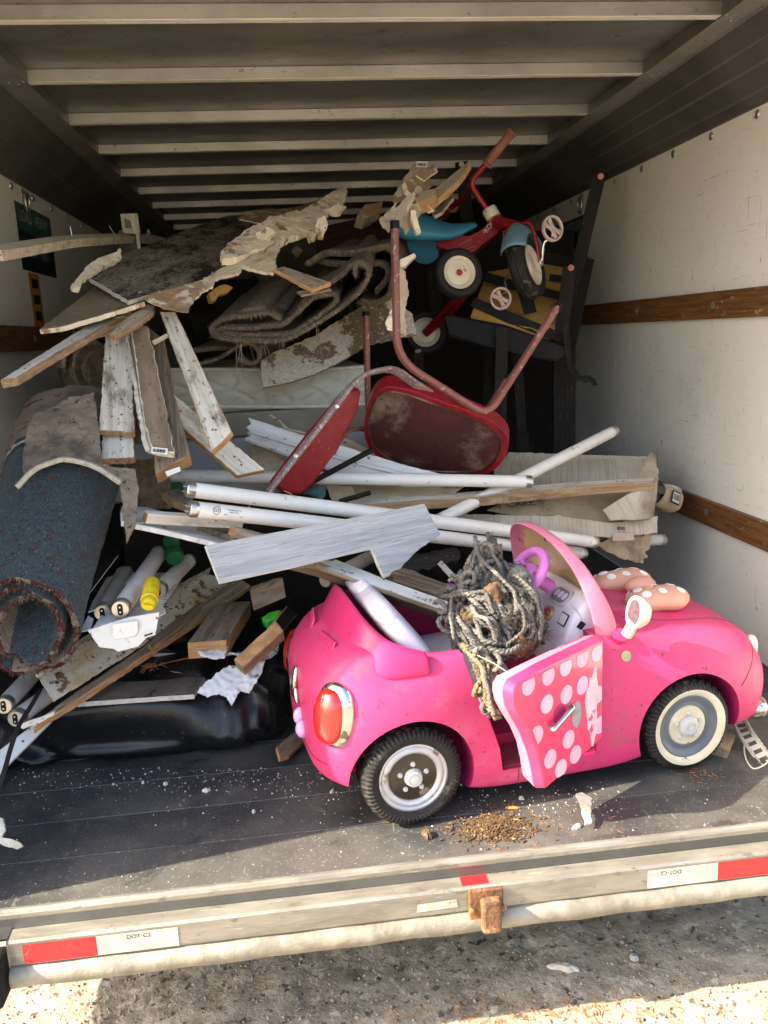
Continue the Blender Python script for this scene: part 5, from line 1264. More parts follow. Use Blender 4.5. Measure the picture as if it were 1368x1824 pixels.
bd('cardboard_sheet', 'brown cardboard scrap on the mouldy sheet behind the plaster crust', 'cardboard', [(426, 390, 1.75), (433, 378), (470, 372), (520, 371, 2.1), (565, 356), (602, 340), (606, 348), (560, 372), (520, 386), (488, 398, 1.8), (468, 399)], .005, [m_paper, m_card], rag=.001, sub=2, amp=.006, seed=6)
bd('splintered_trim', 'splintered cream trim piece against the left wall, above the mouldy sheet', 'trim piece', [(128, 505, .92), (164, 466), (190, 455), (208, 449), (214, 440), (217, 459, 1.2), (200, 468), (184, 476), (160, 490), (146, 500), (143, 514, .92), (131, 512)], .014, [m_plaster, m_plaster], rag=.0018, sub=2, amp=.005, seed=7)
ch = thing('metal_channel', 'upright cream metal channel at the left rear, its end cap showing', 'metal channel', P(228, 440, 1.75))
beam('channel_body', P(228, 416, 1.75), P(233, 473, 1.62), .062, .03, M('dull_channel', (.19, .18, .15), (.13, .12, .1), 6, rough=.5, metal=.3, bump=.05), ch)
bd2 = slab('channel_end', [(213, 381, 1.72), (236, 380), (241, 417, 1.70), (218, 416)], .03, [m_cream], parent=ch, bev=.003)
slab('channel_slot', [(220, 383, 1.715), (231, 383), (234, 406, 1.695), (223, 406)], .004, [M('slot_grey', (.2, .19, .16), (.16, .15, .13), 8, rough=.5, bump=0)], parent=ch, bev=.001)
beam('channel_lip', P(245, 420, 1.72), P(251, 466, 1.62), .012, .03, [m_cream], ch)
bd('hardboard_panel', 'brown hardboard sheet with cream broken edge, lowest panel at the left wall', 'panel', [(70, 587, .74), (92, 570), (120, 548), (174, 505, 1.12), (230, 534), (258, 537, .90), (180, 562), (110, 582)], .013, [m_hard, m_plaster], GB, rag=.0015)
bd('white_board', 'whitewashed board jutting out past the left wall rail, lowest tip nearest the door', 'board', [(0, 677, .44), (31, 671, .42), (130, 612), (234, 553, 1.0), (206, 548, 1.0)], .02, [m_white, m_wood], GB, rag=.0008)
bd('white_board', 'wide white offcut tucked beneath the jutting whitewashed board', 'board', [(160, 597, .9), (196, 570), (238, 548, 1.05), (250, 552), (205, 590), (170, 598, .88)], .008, [m_white, m_wood], GB, seed=2)
bd('short_board', 'short painted offcut with split tip under the hanging brown paper', 'board', [(196, 594, .74), (212, 576), (262, 541, .95), (275, 546), (272, 555), (243, 577, .80), (205, 597)], .016, [m_aged, m_wood], GB, rag=.001)
bd('hanging_board', 'blackened white board pointing down, leftmost of the hanging boards', 'board', [(188, 588, .92), (231, 588, .92), (240, 770, .63), (176, 766, .63)], .018, [m_whitedirty, m_wood], GB, rag=.001, seed=1)
bd('hanging_board', 'white board end showing just below the blackened hanging board', 'board', [(189, 600, .98), (232, 600, .98), (239, 815, .60), (180, 818, .60)], .022, [m_white, m_wood], GB, rag=.001, seed=2)
ob = bd('hanging_board', 'brown paper-covered board with a torn white side strip, barcode label at its end', 'board', [(234, 583, .88), (262, 580, .88), (272, 620), (285, 680), (298, 740), (311, 806, .57), (271, 800, .56), (257, 754), (250, 700), (240, 630)], .022, [m_oldwood, m_white], GB, rag=.0014, seed=3)
bd('white_batten', 'torn white batten behind the brown paper-covered board', 'board', [(226, 590, .915), (240, 590), (262, 740), (278, 804, .60), (266, 800), (258, 775, .60), (246, 700)], .012, [m_white, m_white], GB, rag=.002, seed=4)
bd('timber_stud', 'thick brown timber stud with white label on its sawn end', 'timber', [(264, 582, 1.0), (292, 604, 1.0), (308, 695), (338, 809, .61), (276, 843, .585)], .04, [m_greywood, m_woodend], GB, rag=.0008, seed=5)
bd('hanging_board', 'cream painted board flecked with mould, rightmost of the hanging boards', 'board', [(284, 555, .95), (312, 555, .95), (413, 769, .62), (377, 805, .60)], .02, [m_whitedirty, m_freshwood], GB, rag=.0006, seed=6)
bd('diagonal_board', 'white board running diagonally behind the brown and cream hanging boards', 'board', [(183, 637, .85), (230, 636, .87), (473, 837, .74), (422, 847, .72)], .02, [m_white, m_freshwood], GB, rag=.0008, seed=7)
tag(beam('wood_stick', P(271, 612, .86), P(298, 598, .9), .013, .01, [m_aged, m_woodend]), 'small pale stick caught between two hanging boards', 'stick')
# barcode labels lie flat on the wood
def barcode(px4, y, par, seed):
    o = slab('barcode_label', [(px4[0][0], px4[0][1], y[0]), (px4[1][0], px4[1][1], y[1]), (px4[2][0], px4[2][1], y[2]), px4[3]], .0008, [m_lab], parent=par, bev=0)
    a, b, c, d = [V((q[0], q[1])) for q in px4]; r_ = random.Random(seed); t = .12
    while t < .86:
        w = r_.choice((.02, .035, .05)); 
        if t + w > .88: break
        q = [a.lerp(b, t).lerp(d.lerp(c, t), .2), a.lerp(b, t+w).lerp(d.lerp(c, t+w), .2), a.lerp(b, t+w).lerp(d.lerp(c, t+w), .72), a.lerp(b, t).lerp(d.lerp(c, t), .72)]
        e = .0015
        slab('barcode_bar', [(q[0].x, q[0].y, y[0]-e), (q[1].x, q[1].y, y[1]-e), (q[2].x, q[2].y, y[2]-e), (q[3].x, q[3].y)], .0004, [m_ink], parent=o, bev=0)
        t += w + r_.choice((.02, .04))
barcode([(270, 796), (299, 799), (298, 810), (269, 807)], (.562, .566, .56), ob, 1)
slab('white_tag', [(294, 840, .578), (320, 831, .585), (322, 839, .58), (298, 849)], .001, [m_lab], label='small white paper tag stapled to the end of the thick brown stud', cat='tag', bev=0)
# upper trims
bd('vinyl_trim', 'snapped white vinyl trim with jagged end, upper strip behind the red chair', 'trim', [(442, 743, 1.12), (531, 772), (620, 797), (720, 828), (860, 862, 1.0), (800, 862), (640, 826), (508, 787), (446, 768, 1.10), (438, 761), (447, 755)], .012, [m_trim, m_trim], 'white vinyl trims', rag=.0006)
bd('vinyl_trim', 'snapped white vinyl trim with jagged end, lower strip behind the red chair', 'trim', [(441, 768, 1.10), (446, 770), (508, 789), (640, 828), (790, 862, .98), (720, 862), (640, 851), (512, 808), (436, 780, 1.07), (446, 776)], .012, [m_trim, m_trim], 'white vinyl trims', rag=.0006, seed=2)
tag(tube('vinyl_bead', P3((445, 768, 1.09), (530, 794, 1.05), (640, 826, 1.01), (760, 855, .965)), .005, m_trim, n=8), 'raised white bead strip lying between the two snapped trims', 'trim', 'white vinyl trims')
bd('yellowed_board', 'yellowed old board slanting behind the red backrest', 'board', [(600, 780, 1.22), (618, 780), (742, 836, 1.12), (722, 838), (606, 796, 1.2)], .014, [m_aged, m_wood], GB)
tag(tube('broken_sliver', smoothpath(P3((481, 739, 1.15), (500, 752, 1.13), (512, 764, 1.12), (545, 772, 1.12)), 4), .004, m_aged, n=6), 'bent splinter standing up over the snapped white trims', 'splinter')
bd('paper_sack', 'crumpled brown paper under the snapped trims, left of the red backrest', 'paper', [(448, 786, 1.16), (470, 790), (505, 802, 1.12), (508, 830), (495, 850, 1.08), (462, 850), (450, 820)], .004, [m_card], sub=3, amp=.02, rag=.002, seed=11)
bd('paper_sack', 'pleated brown paper below the level white tube, right of the red backrest', 'paper', [(580, 864, 1.05), (625, 866), (640, 890, 1.0), (592, 893)], .004, [m_card], sub=3, amp=.014, rag=.001, seed=12)
bd('cardboard_sheet', 'flat tan cardboard under the red seat behind the level white tube', 'cardboard', [(600, 862, 1.08), (700, 862), (830, 864), (800, 884), (700, 892, .98), (640, 888)], .004, [m_card], seed=13)
tag(tube('tool_handle', P3((528, 868, .90), (552, 872, .86), (574, 880, .83)), .016, M('teal_rubber', (.045, .12, .115), (.03, .085, .085), 20, rough=.7, bump=.2), n=14), 'weathered teal rubber handle just below the red backrest', 'handle')
tag(tube('metal_rod', P3((606, 893, .86), (658, 878, .94)), .0075, m_darkwood, None, 10), 'short dark rod below the level white tube', 'rod')
bd('long_board', 'long narrow board with white top edge crossing in front of the soiled carton', 'board', [(604, 892, 1.0), (640, 899, .93), (760, 890), (862, 884, .93), (1010, 868), (1166, 856, .98), (1166, 849, 1.03), (1000, 860), (862, 874), (700, 886)], .030, [m_white, m_wood], GB, rag=.0008)
# fluorescent tubes
def lamp(label, a, b, r=.019, name='fluorescent_tube', slot=False, mat=None, grp='fluorescent tubes in the pile', ends=(1, 1)):
    A, B = P(*a), P(*b); ax = (B-A).normalized(); L = (B-A).length
    root = thing(name, label, 'fluorescent tube', A.lerp(B, .5), grp)
    v, f = sweepgeo([A+ax*.018, A+ax*L*.33, A+ax*L*.66, B-ax*.018], circ(r, 24)); obj('glass_tube', v, f, mat or m_glass, root, sm=60)
    for c, d, on in ((A, -ax, ends[0]), (B, ax, ends[1])):
        if not on: continue
        v, f = lathegeo([(.0001, 0), (r*.86, 0), (r*.97, -.003), (r*1.0, -.006), (r*1.015, -.009), (r*1.015, -.020), (r*.985, -.022)], c, d, 28); cp = obj('end_cap', v, f, m_cap, root, sm=40)
        up = V((0, 0, 1)); e1 = (up-d*up.dot(d)).normalized(); e2 = d.cross(e1)
        if slot:
            pr = [(e1*y+e2*x) for x, y in rrect(r*.55, r*1.25, r*.27, 4)]; n = len(pr)
            v = [c+d*.0012+q for q in pr]+[c-d*.001+q for q in pr]; s_ = obj('socket', v, [tuple(range(n))[::-1], tuple(range(n, 2*n))]+[(i, (i+1) % n, n+(i+1) % n, n+i) for i in range(n)], m_black, cp)
            for k in (-1, 1): tube('contact', [c+d*.0008+e1*.006*k, c+d*.0022+e1*.006*k], .0022, m_cap, cp, 8)
        else:
            for k in (-1, 1): tube('pin', [c-d*.002+e1*.006*k, c+d*.008+e1*.006*k], .0013, m_cap, cp, 6)
    return root, A, B, ax
lamp('upper of the two long white tubes running right under the red chair', (331, 871, .5), (1062, 966, .92))
t2, A2, B2, ax2 = lamp('lower long white tube with black print near its metal cap', (335, 906, .40), (1041, 986, .98))
def tubeprint():
    e = (CAM - A2); n_ = (e - ax2*e.dot(ax2)).normalized(); up = n_.cross(ax2); 
    if up.z < 0: up = -up
    def on(s, h):
        a = h/.019; return A2 + ax2*s + (n_*math.cos(a)+up*math.sin(a))*.0193, (n_*math.cos(a)+up*math.sin(a))
    c, nn = on(.062, .003)
    g = text('maker_print', 'GE', .011, frame(c, ax2, nn), m_ink, t2)
    v, f = sweepgeo([c + ax2*(.009*math.cos(t))+up*(.009*math.sin(t))-n_*.0009*abs(math.sin(t)) for t in [2*math.pi*i/24 for i in range(25)]], circ(.0007, 5), None, caps=False); obj('maker_ring', v, f, m_ink, t2)
    for s, h, tx, sz in ((.105, .0075, 'STARBRIGHT II', .0055), (.105, .002, 'F48T12 CW', .0045), (.085, -.004, '48 IN', .004), (.125, -.006, 'USA', .004)):
        c, nn = on(s, h); text('maker_print', tx, sz, frame(c, ax2, nn), m_ink, t2)
tubeprint()
lamp('level grey white tube passing across the red chair', (252, 846, 1.0), (948, 858, .93))
lamp('white tube slanting up to the right against the wall', (775, 930, .88), (1097, 766, 1.22))
lamp('tube whose cap pokes out of the rolled carton end by the right wall', (1120, 860, 1.13), (1208, 876, 1.2))
lamp('tube whose cap pokes out beneath the soiled carton by the right wall', (1080, 966, 1.08), (1184, 961, 1.13))
m_gldirty = M('dirty_tube_glass', (.4, .37, .31), (.3, .27, .22), 8, rough=.5, bump=.1, spots=[((.12, .09, .07), 12, .6, .1)])
lamp('dirty tube end under the grey plank above the car seat', (578, 1035, .60), (690, 976, .85), mat=m_gldirty)
lamp('thick tube with slotted metal cap resting in the lamp tray', (214, 1086, .40), (284, 985, .85), .0225, slot=True)
lamp('dusty tube behind the yellow bottle, going into the dark', (282, 1052, .60), (338, 998, .95), .021, slot=True)
lamp('soiled short tube under the lamp tray flap', (182, 1092, .46), (222, 1020, .75), .021, mat=m_gldirty, slot=True)
lamp('tube cut off by the left photo edge below the blue rug', (6, 1258, .40), (78, 1180, .70), .021, slot=True)
lamp('slotted tube end lying by the black cable under the rusty panel', (27, 1281, .37), (140, 1198, .70), .0205, slot=True)
# carton and wrappings
ct = thing('soiled_carton', 'flattened soiled lamp carton with black lettering beside the right wall', 'carton', P(1000, 920, 1.1))
slab('back_panel', [(880, 835, 1.36), (905, 806, 1.40), (1155, 814, 1.28), (1170, 862, 1.16), (1000, 880), (880, 880, 1.25)], .006, [m_cardpale, m_card], parent=ct, rag=.0012)
slab('back_fold', [(905, 805, 1.395), (1155, 813, 1.275), (1150, 834), (902, 832, 1.36)], .005, [m_cardpale, m_card], parent=ct, rag=.001, seed=2)
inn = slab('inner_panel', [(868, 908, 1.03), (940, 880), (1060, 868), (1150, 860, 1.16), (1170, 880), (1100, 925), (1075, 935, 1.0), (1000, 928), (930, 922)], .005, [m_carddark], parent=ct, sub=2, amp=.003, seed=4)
slab('front_flap', [(790, 914, 1.02), (900, 917), (985, 919), (996, 916), (1005, 920), (1080, 930), (1140, 926), (1172, 918, 1.0), (1171, 949), (1085, 957, .96), (960, 946), (850, 935, .98), (790, 925)], .006, [m_cardpale, m_card], parent=ct, rag=.001, seed=5)
slab('corner_flap', [(1078, 906, .985), (1105, 888), (1138, 868), (1160, 863, 1.04), (1172, 885), (1174, 915), (1160, 924, .99), (1120, 931), (1085, 928)], .005, [m_cardpale, m_card], parent=ct, sub=3, amp=.006, seed=6, curl=.6)
slab('torn_fold', [(1138, 848, 1.10), (1158, 806), (1164, 806), (1172, 835, 1.14), (1172, 862), (1160, 858)], .004, [m_card], parent=ct, sub=2, amp=.006, rag=.002, seed=7)
slab('paper_tag', [(1091, 951, .952), (1130, 948), (1129, 962, .952), (1092, 964)], .0015, [M('pinkish_tag', (.5, .4, .35), (.42, .33, .28), 20, rough=.8, bump=.1)], parent=ct, bev=0)
slab('staple_mark', [(1099, 938, .952), (1113, 938), (1113, 944, .952), (1099, 944)], .001, [m_inkfade], parent=ct, bev=0)
def cartontext():
    a = P(868, 908, 1.03); b = P(1150, 860, 1.16); c = P(1075, 935, 1.0); n_ = (b-a).cross(c-a).normalized()
    if n_.dot(CAM-a) < 0: n_ = -n_
    p0 = PP(917, 900, a, n_)+n_*.006; p1 = PP(957, 896, a, n_)+n_*.005; text('carton_lettering', 'T CARE', .04, frame(p0, p1-p0, n_), m_ink, ct)
cartontext()
bd('crushed_wrapper', 'crushed brown wrapper hanging below the soiled carton', 'wrapper', [(1060, 965, 1.04), (1085, 958), (1130, 957), (1160, 953, 1.06), (1158, 975), (1150, 984), (1155, 992), (1145, 1004, 1.04), (1120, 998), (1100, 992), (1080, 982)], .02, [m_card], sub=3, amp=.018, rag=.003, seed=8)
def wrap():
    A = P(1166, 878, 1.10); B = P(1204, 896, 1.20); ax = (B-A).normalized(); v, f = lathegeo([(.040, -.01), (.043, .03), (.041, .07), (.044, .10), (.045, .125), (.041, .124), (.038, .05), (.036, -.005)], A, ax, 40)
    v = [q + (q-(A+ax*(q-A).dot(ax))).normalized()*.006*noise.noise(q*28) for q in v]
    o = obj('carton_wrap', v, f, m_card, sm=50); tag(o, 'creased cardboard sleeve round the tube at the right wall, black printed label on it', 'sleeve')
    e = CAM-A; n_ = (e-ax*e.dot(ax)).normalized(); u = n_.cross(ax); u = u if u.z > 0 else -u
    d = (n_+u*.35).normalized(); c = A+ax*.06+d*.0475; M4 = frame(c, ax, d)
    plate('printed_label', M4, .06, .042, m_ink, o, .003, .0015); plate('label_field', M4 @ Matrix.Translation((0, 0, .001)), .05, .032, m_lab, o, .002, .0012)
    for k in range(8): plate('label_bar', M4 @ Matrix.Translation((-.02+.0055*k, .002, .0018)), .0022, .02, m_ink, o, .0002, .001)
wrap()
# left middle: trims and timbers
bd('white_trim_board', 'white grooved trim board reaching left to the blue rug', 'trim', [(217, 901, .62), (262, 903, .78), (350, 928), (440, 957, .75), (388, 967, .52), (300, 946), (218, 928, .45)], .012, [m_trim, m_trim], GB, rag=.001)
tag(beam('batten', P(258, 921, .47), P(430, 931, .62), .022, .026, [m_white, m_woodend], None, face=(0, -.35, 1)), 'small white batten with bare wood front, under the printed tube', 'batten', GB)
bd('old_moulding', 'dirty old moulding in the gap below the printed tube', 'trim', [(352, 936, .62), (400, 934), (470, 958, .70), (452, 966), (400, 950, .6)], .016, [m_greywood, m_greywood], GB, rag=.0016)
tag(beam('batten', P(414, 946, .52), P(475, 962, .60), .026, .024, [m_white, m_woodend], None, face=(0, -.3, 1)), 'white block end left above the grey plank', 'batten', GB)
bd('old_moulding', 'old wooden moulding behind the upper long tube end', 'trim', [(289, 877, .78), (318, 870, .85), (345, 884), (335, 900, .72), (312, 893)], .02, [m_greywood, m_woodend], GB, seed=4)
bd('grey_plank', 'grey wood-grain plank with a broken notch, lying across the tubes', 'plank', [(365, 972, .345), (480, 950), (620, 924), (756, 897, .50), (785, 952, .48), (760, 970), (738, 986), (729, 996), (720, 1004), (714, 1013), (699, 1018), (694, 1026), (685, 1030), (679, 1018), (673, 1006), (667, 990), (661, 979), (620, 988), (520, 1012), (391, 1040, .32)], .014, [m_greyplank, m_sheetedge], rag=.0012, step=.014, ragsel=(4, 5, 6, 7, 8, 9, 10, 11, 12, 13, 14, 15))
bd('white_trim_board', 'white channel trim sloping down into the toy car cockpit', 'trim', [(562, 1000, .47), (598, 996, .50), (700, 1036), (812, 1076, .37), (803, 1092, .345), (690, 1052), (585, 1014)], .012, [m_trim, m_greywood], GB, rag=.0006, seed=3)
bd('dark_batten', 'black-edged old batten under the white channel trim in the toy car', 'batten', [(505, 1012, .62), (560, 1012), (690, 1060), (805, 1100, .46), (800, 1110), (690, 1070), (560, 1026, .57)], .018, [m_greywood, m_greywood], GB, rag=.001, seed=6)
bd('splintered_board', 'grey splintered board beside the rope above the toy car', 'board', [(690, 1018, .62), (722, 1012), (770, 1030), (815, 1050, .52), (812, 1068), (770, 1056), (700, 1034, .58)], .016, [m_greywood, m_greywood], GB, rag=.003, seed=7)
bd('charred_board', 'black charred board end behind the torn grey plank', 'board', [(690, 1006, .68), (740, 985), (812, 974, .80), (821, 984), (818, 996), (770, 1010), (715, 1028, .66)], .03, [m_char, m_char], GB, rag=.0025, seed=8)
tag(beam('metal_strip', P(783, 1002, .72), P(828, 1050, .52), .016, .004, m_whitemetal), 'pale metal strip slanting down to the rope', 'strip')
tag(tube('toy_rail', P3((770, 1052, .72), (800, 1046, .70), (830, 1050, .68)), .012, m_lilac, n=10), 'short lilac plastic rail behind the rope', 'rail')
# lamp tray at the left
tray = thing('lamp_tray', 'white enamel lamp fixture lying open under the slotted tubes', 'lamp fixture', P(220, 1110, .5))
ep = slab('end_plate', [(155, 1122, .37), (231, 1099), (284, 1090, .39), (277, 1131), (261, 1136), (246, 1152), (210, 1161, .36), (203, 1156), (177, 1153)], .003, [m_whitemetal], parent=tray, bev=.001)
slab('embossed_panel', [(199, 1112, .367), (245, 1105, .373), (246, 1127), (240, 1134), (205, 1140, .364), (200, 1134)], .0035, [m_whitemetal], parent=tray, bev=.002, segs=2)
for q in (((257, 1133), (272, 1128)), ((184, 1152), (199, 1150)), ((161, 1128), (163, 1132)), ((278, 1101), (281, 1102))):
    (a, b), (c, d) = q; slab('slot', [(a, b-1.4, .3655), (c, d-1.4, .3665), (c, d+1.4), (a, b+1.4, .3655)], .001, [m_black], parent=tray, bev=0)
slab('side_flap', [(157, 1090, .46), (166, 1070), (190, 1028), (234, 1018, .78), (238, 1030), (213, 1045), (199, 1066), (172, 1084, .46)], .003, [m_whitemetal], parent=tray, bev=0)
slab('side_flap', [(143, 1125, .42), (157, 1096), (166, 1102, .45), (160, 1122, .42)], .003, [m_whitemetal], parent=tray, bev=0)
slab('side_flap', [(262, 1092, .42), (284, 1066, .55), (296, 1090, .44), (282, 1098)], .003, [m_whitemetal], parent=tray, bev=0)
slab('lamp_holder', [(206, 1012, .80), (232, 1008), (236, 1032, .78), (212, 1036)], .03, [m_whitemetal], parent=tray, bev=.003)
slab('tray_floor', [(165, 1120, .40), (280, 1092, .42), (330, 1020, .9), (225, 1020, .85)], .003, [m_whitemetal], parent=tray, bev=0)
# yellow bottle
m_yellow = M('yellow_plastic', (.72, .56, .015), (.66, .5, .01), 6, rough=.4, bump=.05, sss=.0); m_yellowp = M('yellow_print', (.38, .31, .02), (.6, .46, .02), 60, rough=.5, bump=0)
def bottle():
    A = P(264, 1079, .385); B = P(272, 1036, .49); ax = (B-A).normalized(); root = thing('plastic_bottle', 'bright yellow plastic bottle with ribbed cap beside the slotted tube', 'bottle', A.lerp(B, .5)); L = (B-A).length
    lathe('bottle_body', [(.0001, .024), (.0165, .024), (.0165, .036), (.0195, .040), (.0195, L-.01), (.016, L-.002), (.0001, L)], A, ax, m_yellow, root, 32)
    lathe('cap', [(.0001, .002), (.012, 0), (.0165, .003), (.018, .008), (.018, .020), (.0205, .023), (.0205, .028), (.0175, .029)], A, ax, m_yellow, root, 40, mod=lambda i, j, r, h: (r-(.0012 if i % 2 and j in (2, 3, 4) else 0), h))
    up = (CAM-A); up = (up-ax*up.dot(ax)).normalized(); e2 = ax.cross(up)
    beam('cap_grip', A - ax*.004 - e2*.012, A - ax*.004 + e2*.012, .008, .01, m_yellow, root, face=up)
    for k in range(6):
        c = A+ax*(.052+.0065*k)+(up*math.cos(.3)+e2*math.sin(.3))*.0198
        n_ = (up*math.cos(.3)+e2*math.sin(.3)); plate('printed_line', frame(c, e2.cross(n_).cross(n_).normalized() if False else n_.cross(ax), n_), .017, .0022, m_yellowp, root, .0003, .0006)
bottle()
# rusty reflector, mouldings, panels
rp = thing('rusty_panel', 'cream enamelled lamp reflector with rust blotches, under the blue rug end', 'metal panel', P(220, 1150, .6))
slab('reflector_face', [(67, 1203, .40), (150, 1147), (300, 1062), (370, 1022, 1.0), (412, 1038, .98), (250, 1152), (96, 1249, .36)], .003, [m_rustpanel], parent=rp, rag=.0008, bev=0)
slab('reflector_lip', [(64, 1196, .42), (150, 1134), (300, 1050), (376, 1010, 1.04), (371, 1022), (300, 1063), (150, 1148), (67, 1204, .40)], .003, [m_rustpanel], parent=rp, bev=0)
tube('reflector_bead', P3((66, 1204, .395), (150, 1147.5, .555), (300, 1062.5, .84), (370, 1022, .99)), .004, m_rustpanel, rp, 8)
bd('long_moulding', 'long grey weathered moulding with yellow split edge, sloping to the left corner', 'moulding', [(60, 1296, .34), (100, 1257), (300, 1120), (420, 1026, .98), (446, 1042, .96), (300, 1140), (125, 1256), (97, 1272, .36)], .022, [m_greywood, m_freshwood], GB, rag=.0008)
bd('long_moulding', 'shorter grey moulding lying on the long weathered moulding', 'moulding', [(262, 1146, .60), (300, 1112), (370, 1062, .90), (374, 1072), (310, 1124), (270, 1152, .58)], .014, [m_greywood, m_wood], GB, rag=.0008, seed=4)
bd('peeled_strip', 'peeling white paint strip at the left tip of the long moulding', 'strip', [(33, 1291, .325), (60, 1280), (98, 1266, .35), (96, 1274), (66, 1290), (40, 1299, .32)], .004, [m_whitedirty], rag=.0015)
bd('white_board', 'white moulded board at the lower left corner, partly out of view', 'board', [(-16, 1352, .26), (0, 1335), (62, 1288, .40), (97, 1272, .42), (94, 1284), (14, 1364, .27), (-10, 1392, .23)], .012, [m_trim, m_aged], GB, seed=5)
st_ = smoothpath(P3((73, 1226, .42), (55, 1258, .34), (34, 1292, .27), (20, 1330, .22), (8, 1372, .17), (-8, 1420, .13)), 6)
tag(tube('black_cable', st_, 0, m_strap, None, prof=rrect(.010, .004, .0015, 2), up=V((.5, -.8, .4)), sm=60), 'flat black cable dangling at the left over the slotted tube', 'cable')
bd('stained_panel', 'stained brown sheet with white broken edge, flat on the black cushion', 'panel', [(137, 1251, .48), (346, 1237, .48), (377, 1186, .70), (300, 1170), (236, 1182, .74)], .012, [m_mould, m_sheetedge], GB, rag=.0006)
bd('stained_panel', 'dark stained sheet lying behind and above the flat stained brown sheet', 'panel', [(262, 1163, .70), (415, 1167, .70), (445, 1125, .92), (320, 1122, .92)], .01, [m_mould, m_sheetedge], GB, rag=.0006, seed=2)
bd('timber_block', 'short weathered timber block, pale sawn end towards the door', 'timber', [(334, 1145, .50), (403, 1140, .50), (446, 1071, .86), (386, 1073, .86)], .042, [m_greywood, m_woodend], GB, rag=.0006)
bd('timber_block', 'fresh-sawn brown timber offcut leaning towards the car tail light', 'timber', [(416, 1174, .46), (491, 1106, .52), (505, 1124, .50), (432, 1189, .44)], .05, [m_woodend, m_wood], GB, rag=.0006, seed=2)
bd('timber_block', 'dark end of the timber running behind the fresh-sawn offcut', 'timber', [(491, 1106, .525), (511, 1079, .66), (530, 1094, .66), (505, 1124, .505)], .05, [m_darkwood, m_wood], GB, seed=3)
bd('timber_block', 'dark square timber end in the gap beneath the grey plank', 'timber', [(444, 1050, .74), (504, 1028, .74), (510, 1064, .70), (451, 1089, .70)], .06, [m_oldwood, m_darkwood], GB, seed=4)
for k, (lab, pts) in enumerate((('crumpled white plastic sheet hanging over the black cushion', [(350, 1232, .47), (363, 1218), (400, 1190), (430, 1182), (473, 1176, .52), (466, 1200), (452, 1222), (444, 1236, .46), (428, 1232), (420, 1246), (413, 1259, .44), (404, 1243), (390, 1236), (370, 1240)]),
                                ('crumpled white plastic under the fresh-sawn timber offcut', [(402, 1166, .56), (430, 1150), (470, 1135, .66), (500, 1140), (494, 1156), (476, 1172, .54), (440, 1184)]),
                                ('white plastic scrap below the weathered timber block', [(352, 1170, .50), (380, 1166), (406, 1164, .52), (400, 1178), (372, 1180, .48)]))):
    bd('white_plastic', lab, 'plastic', pts, .003, [m_whitepaper], 'crumpled white plastic', sub=3, amp=.018, rag=.0018, seed=30+k, curl=.4)
bd('brown_wad', 'brown wad of paper in the dark gap below the grey plank', 'paper', [(446, 1046, .8), (500, 1030), (508, 1050, .78), (455, 1075)], .02, [m_paper], sub=2, amp=.01, seed=41)
# green turned spindles
m_green = M('green_plastic', (.02, .17, .055), (.015, .13, .045), 8, rough=.4, bump=.05); m_greenb = M('bright_green', (.05, .42, .03), (.04, .34, .03), 8, rough=.4, bump=.05)
def spindle(label, A, B, r, m):
    A = P(*A); B = P(*B); L = (B-A).length
    tag(lathe('green_spindle', [(.0001, 0), (r, .002), (r*1.1, L*.16), (r, L*.3), (r*.72, L*.36), (r*.66, L*.55), (r*.8, L*.62), (r*.95, L*.7), (r*.95, L*.9), (.0001, L)], A, B-A, m, None, 24), label, 'toy', 'green toy pieces')
spindle('dark green turned plastic knob in the hollow right of the blue rug', (312, 996, .78), (304, 958, .86), .024, m_green)
spindle('green plastic bit behind the level tube left end', (305, 872, 1.12), (320, 868, 1.2), .02, m_green)
tag(slab('green_toy', [(464, 1100, .66), (478, 1090), (500, 1084, .68), (498, 1096), (474, 1108, .64)], .03, [m_greenb], bev=.006, segs=3), 'bright green plastic scrap between timber block and car', 'toy', 'green toy pieces')
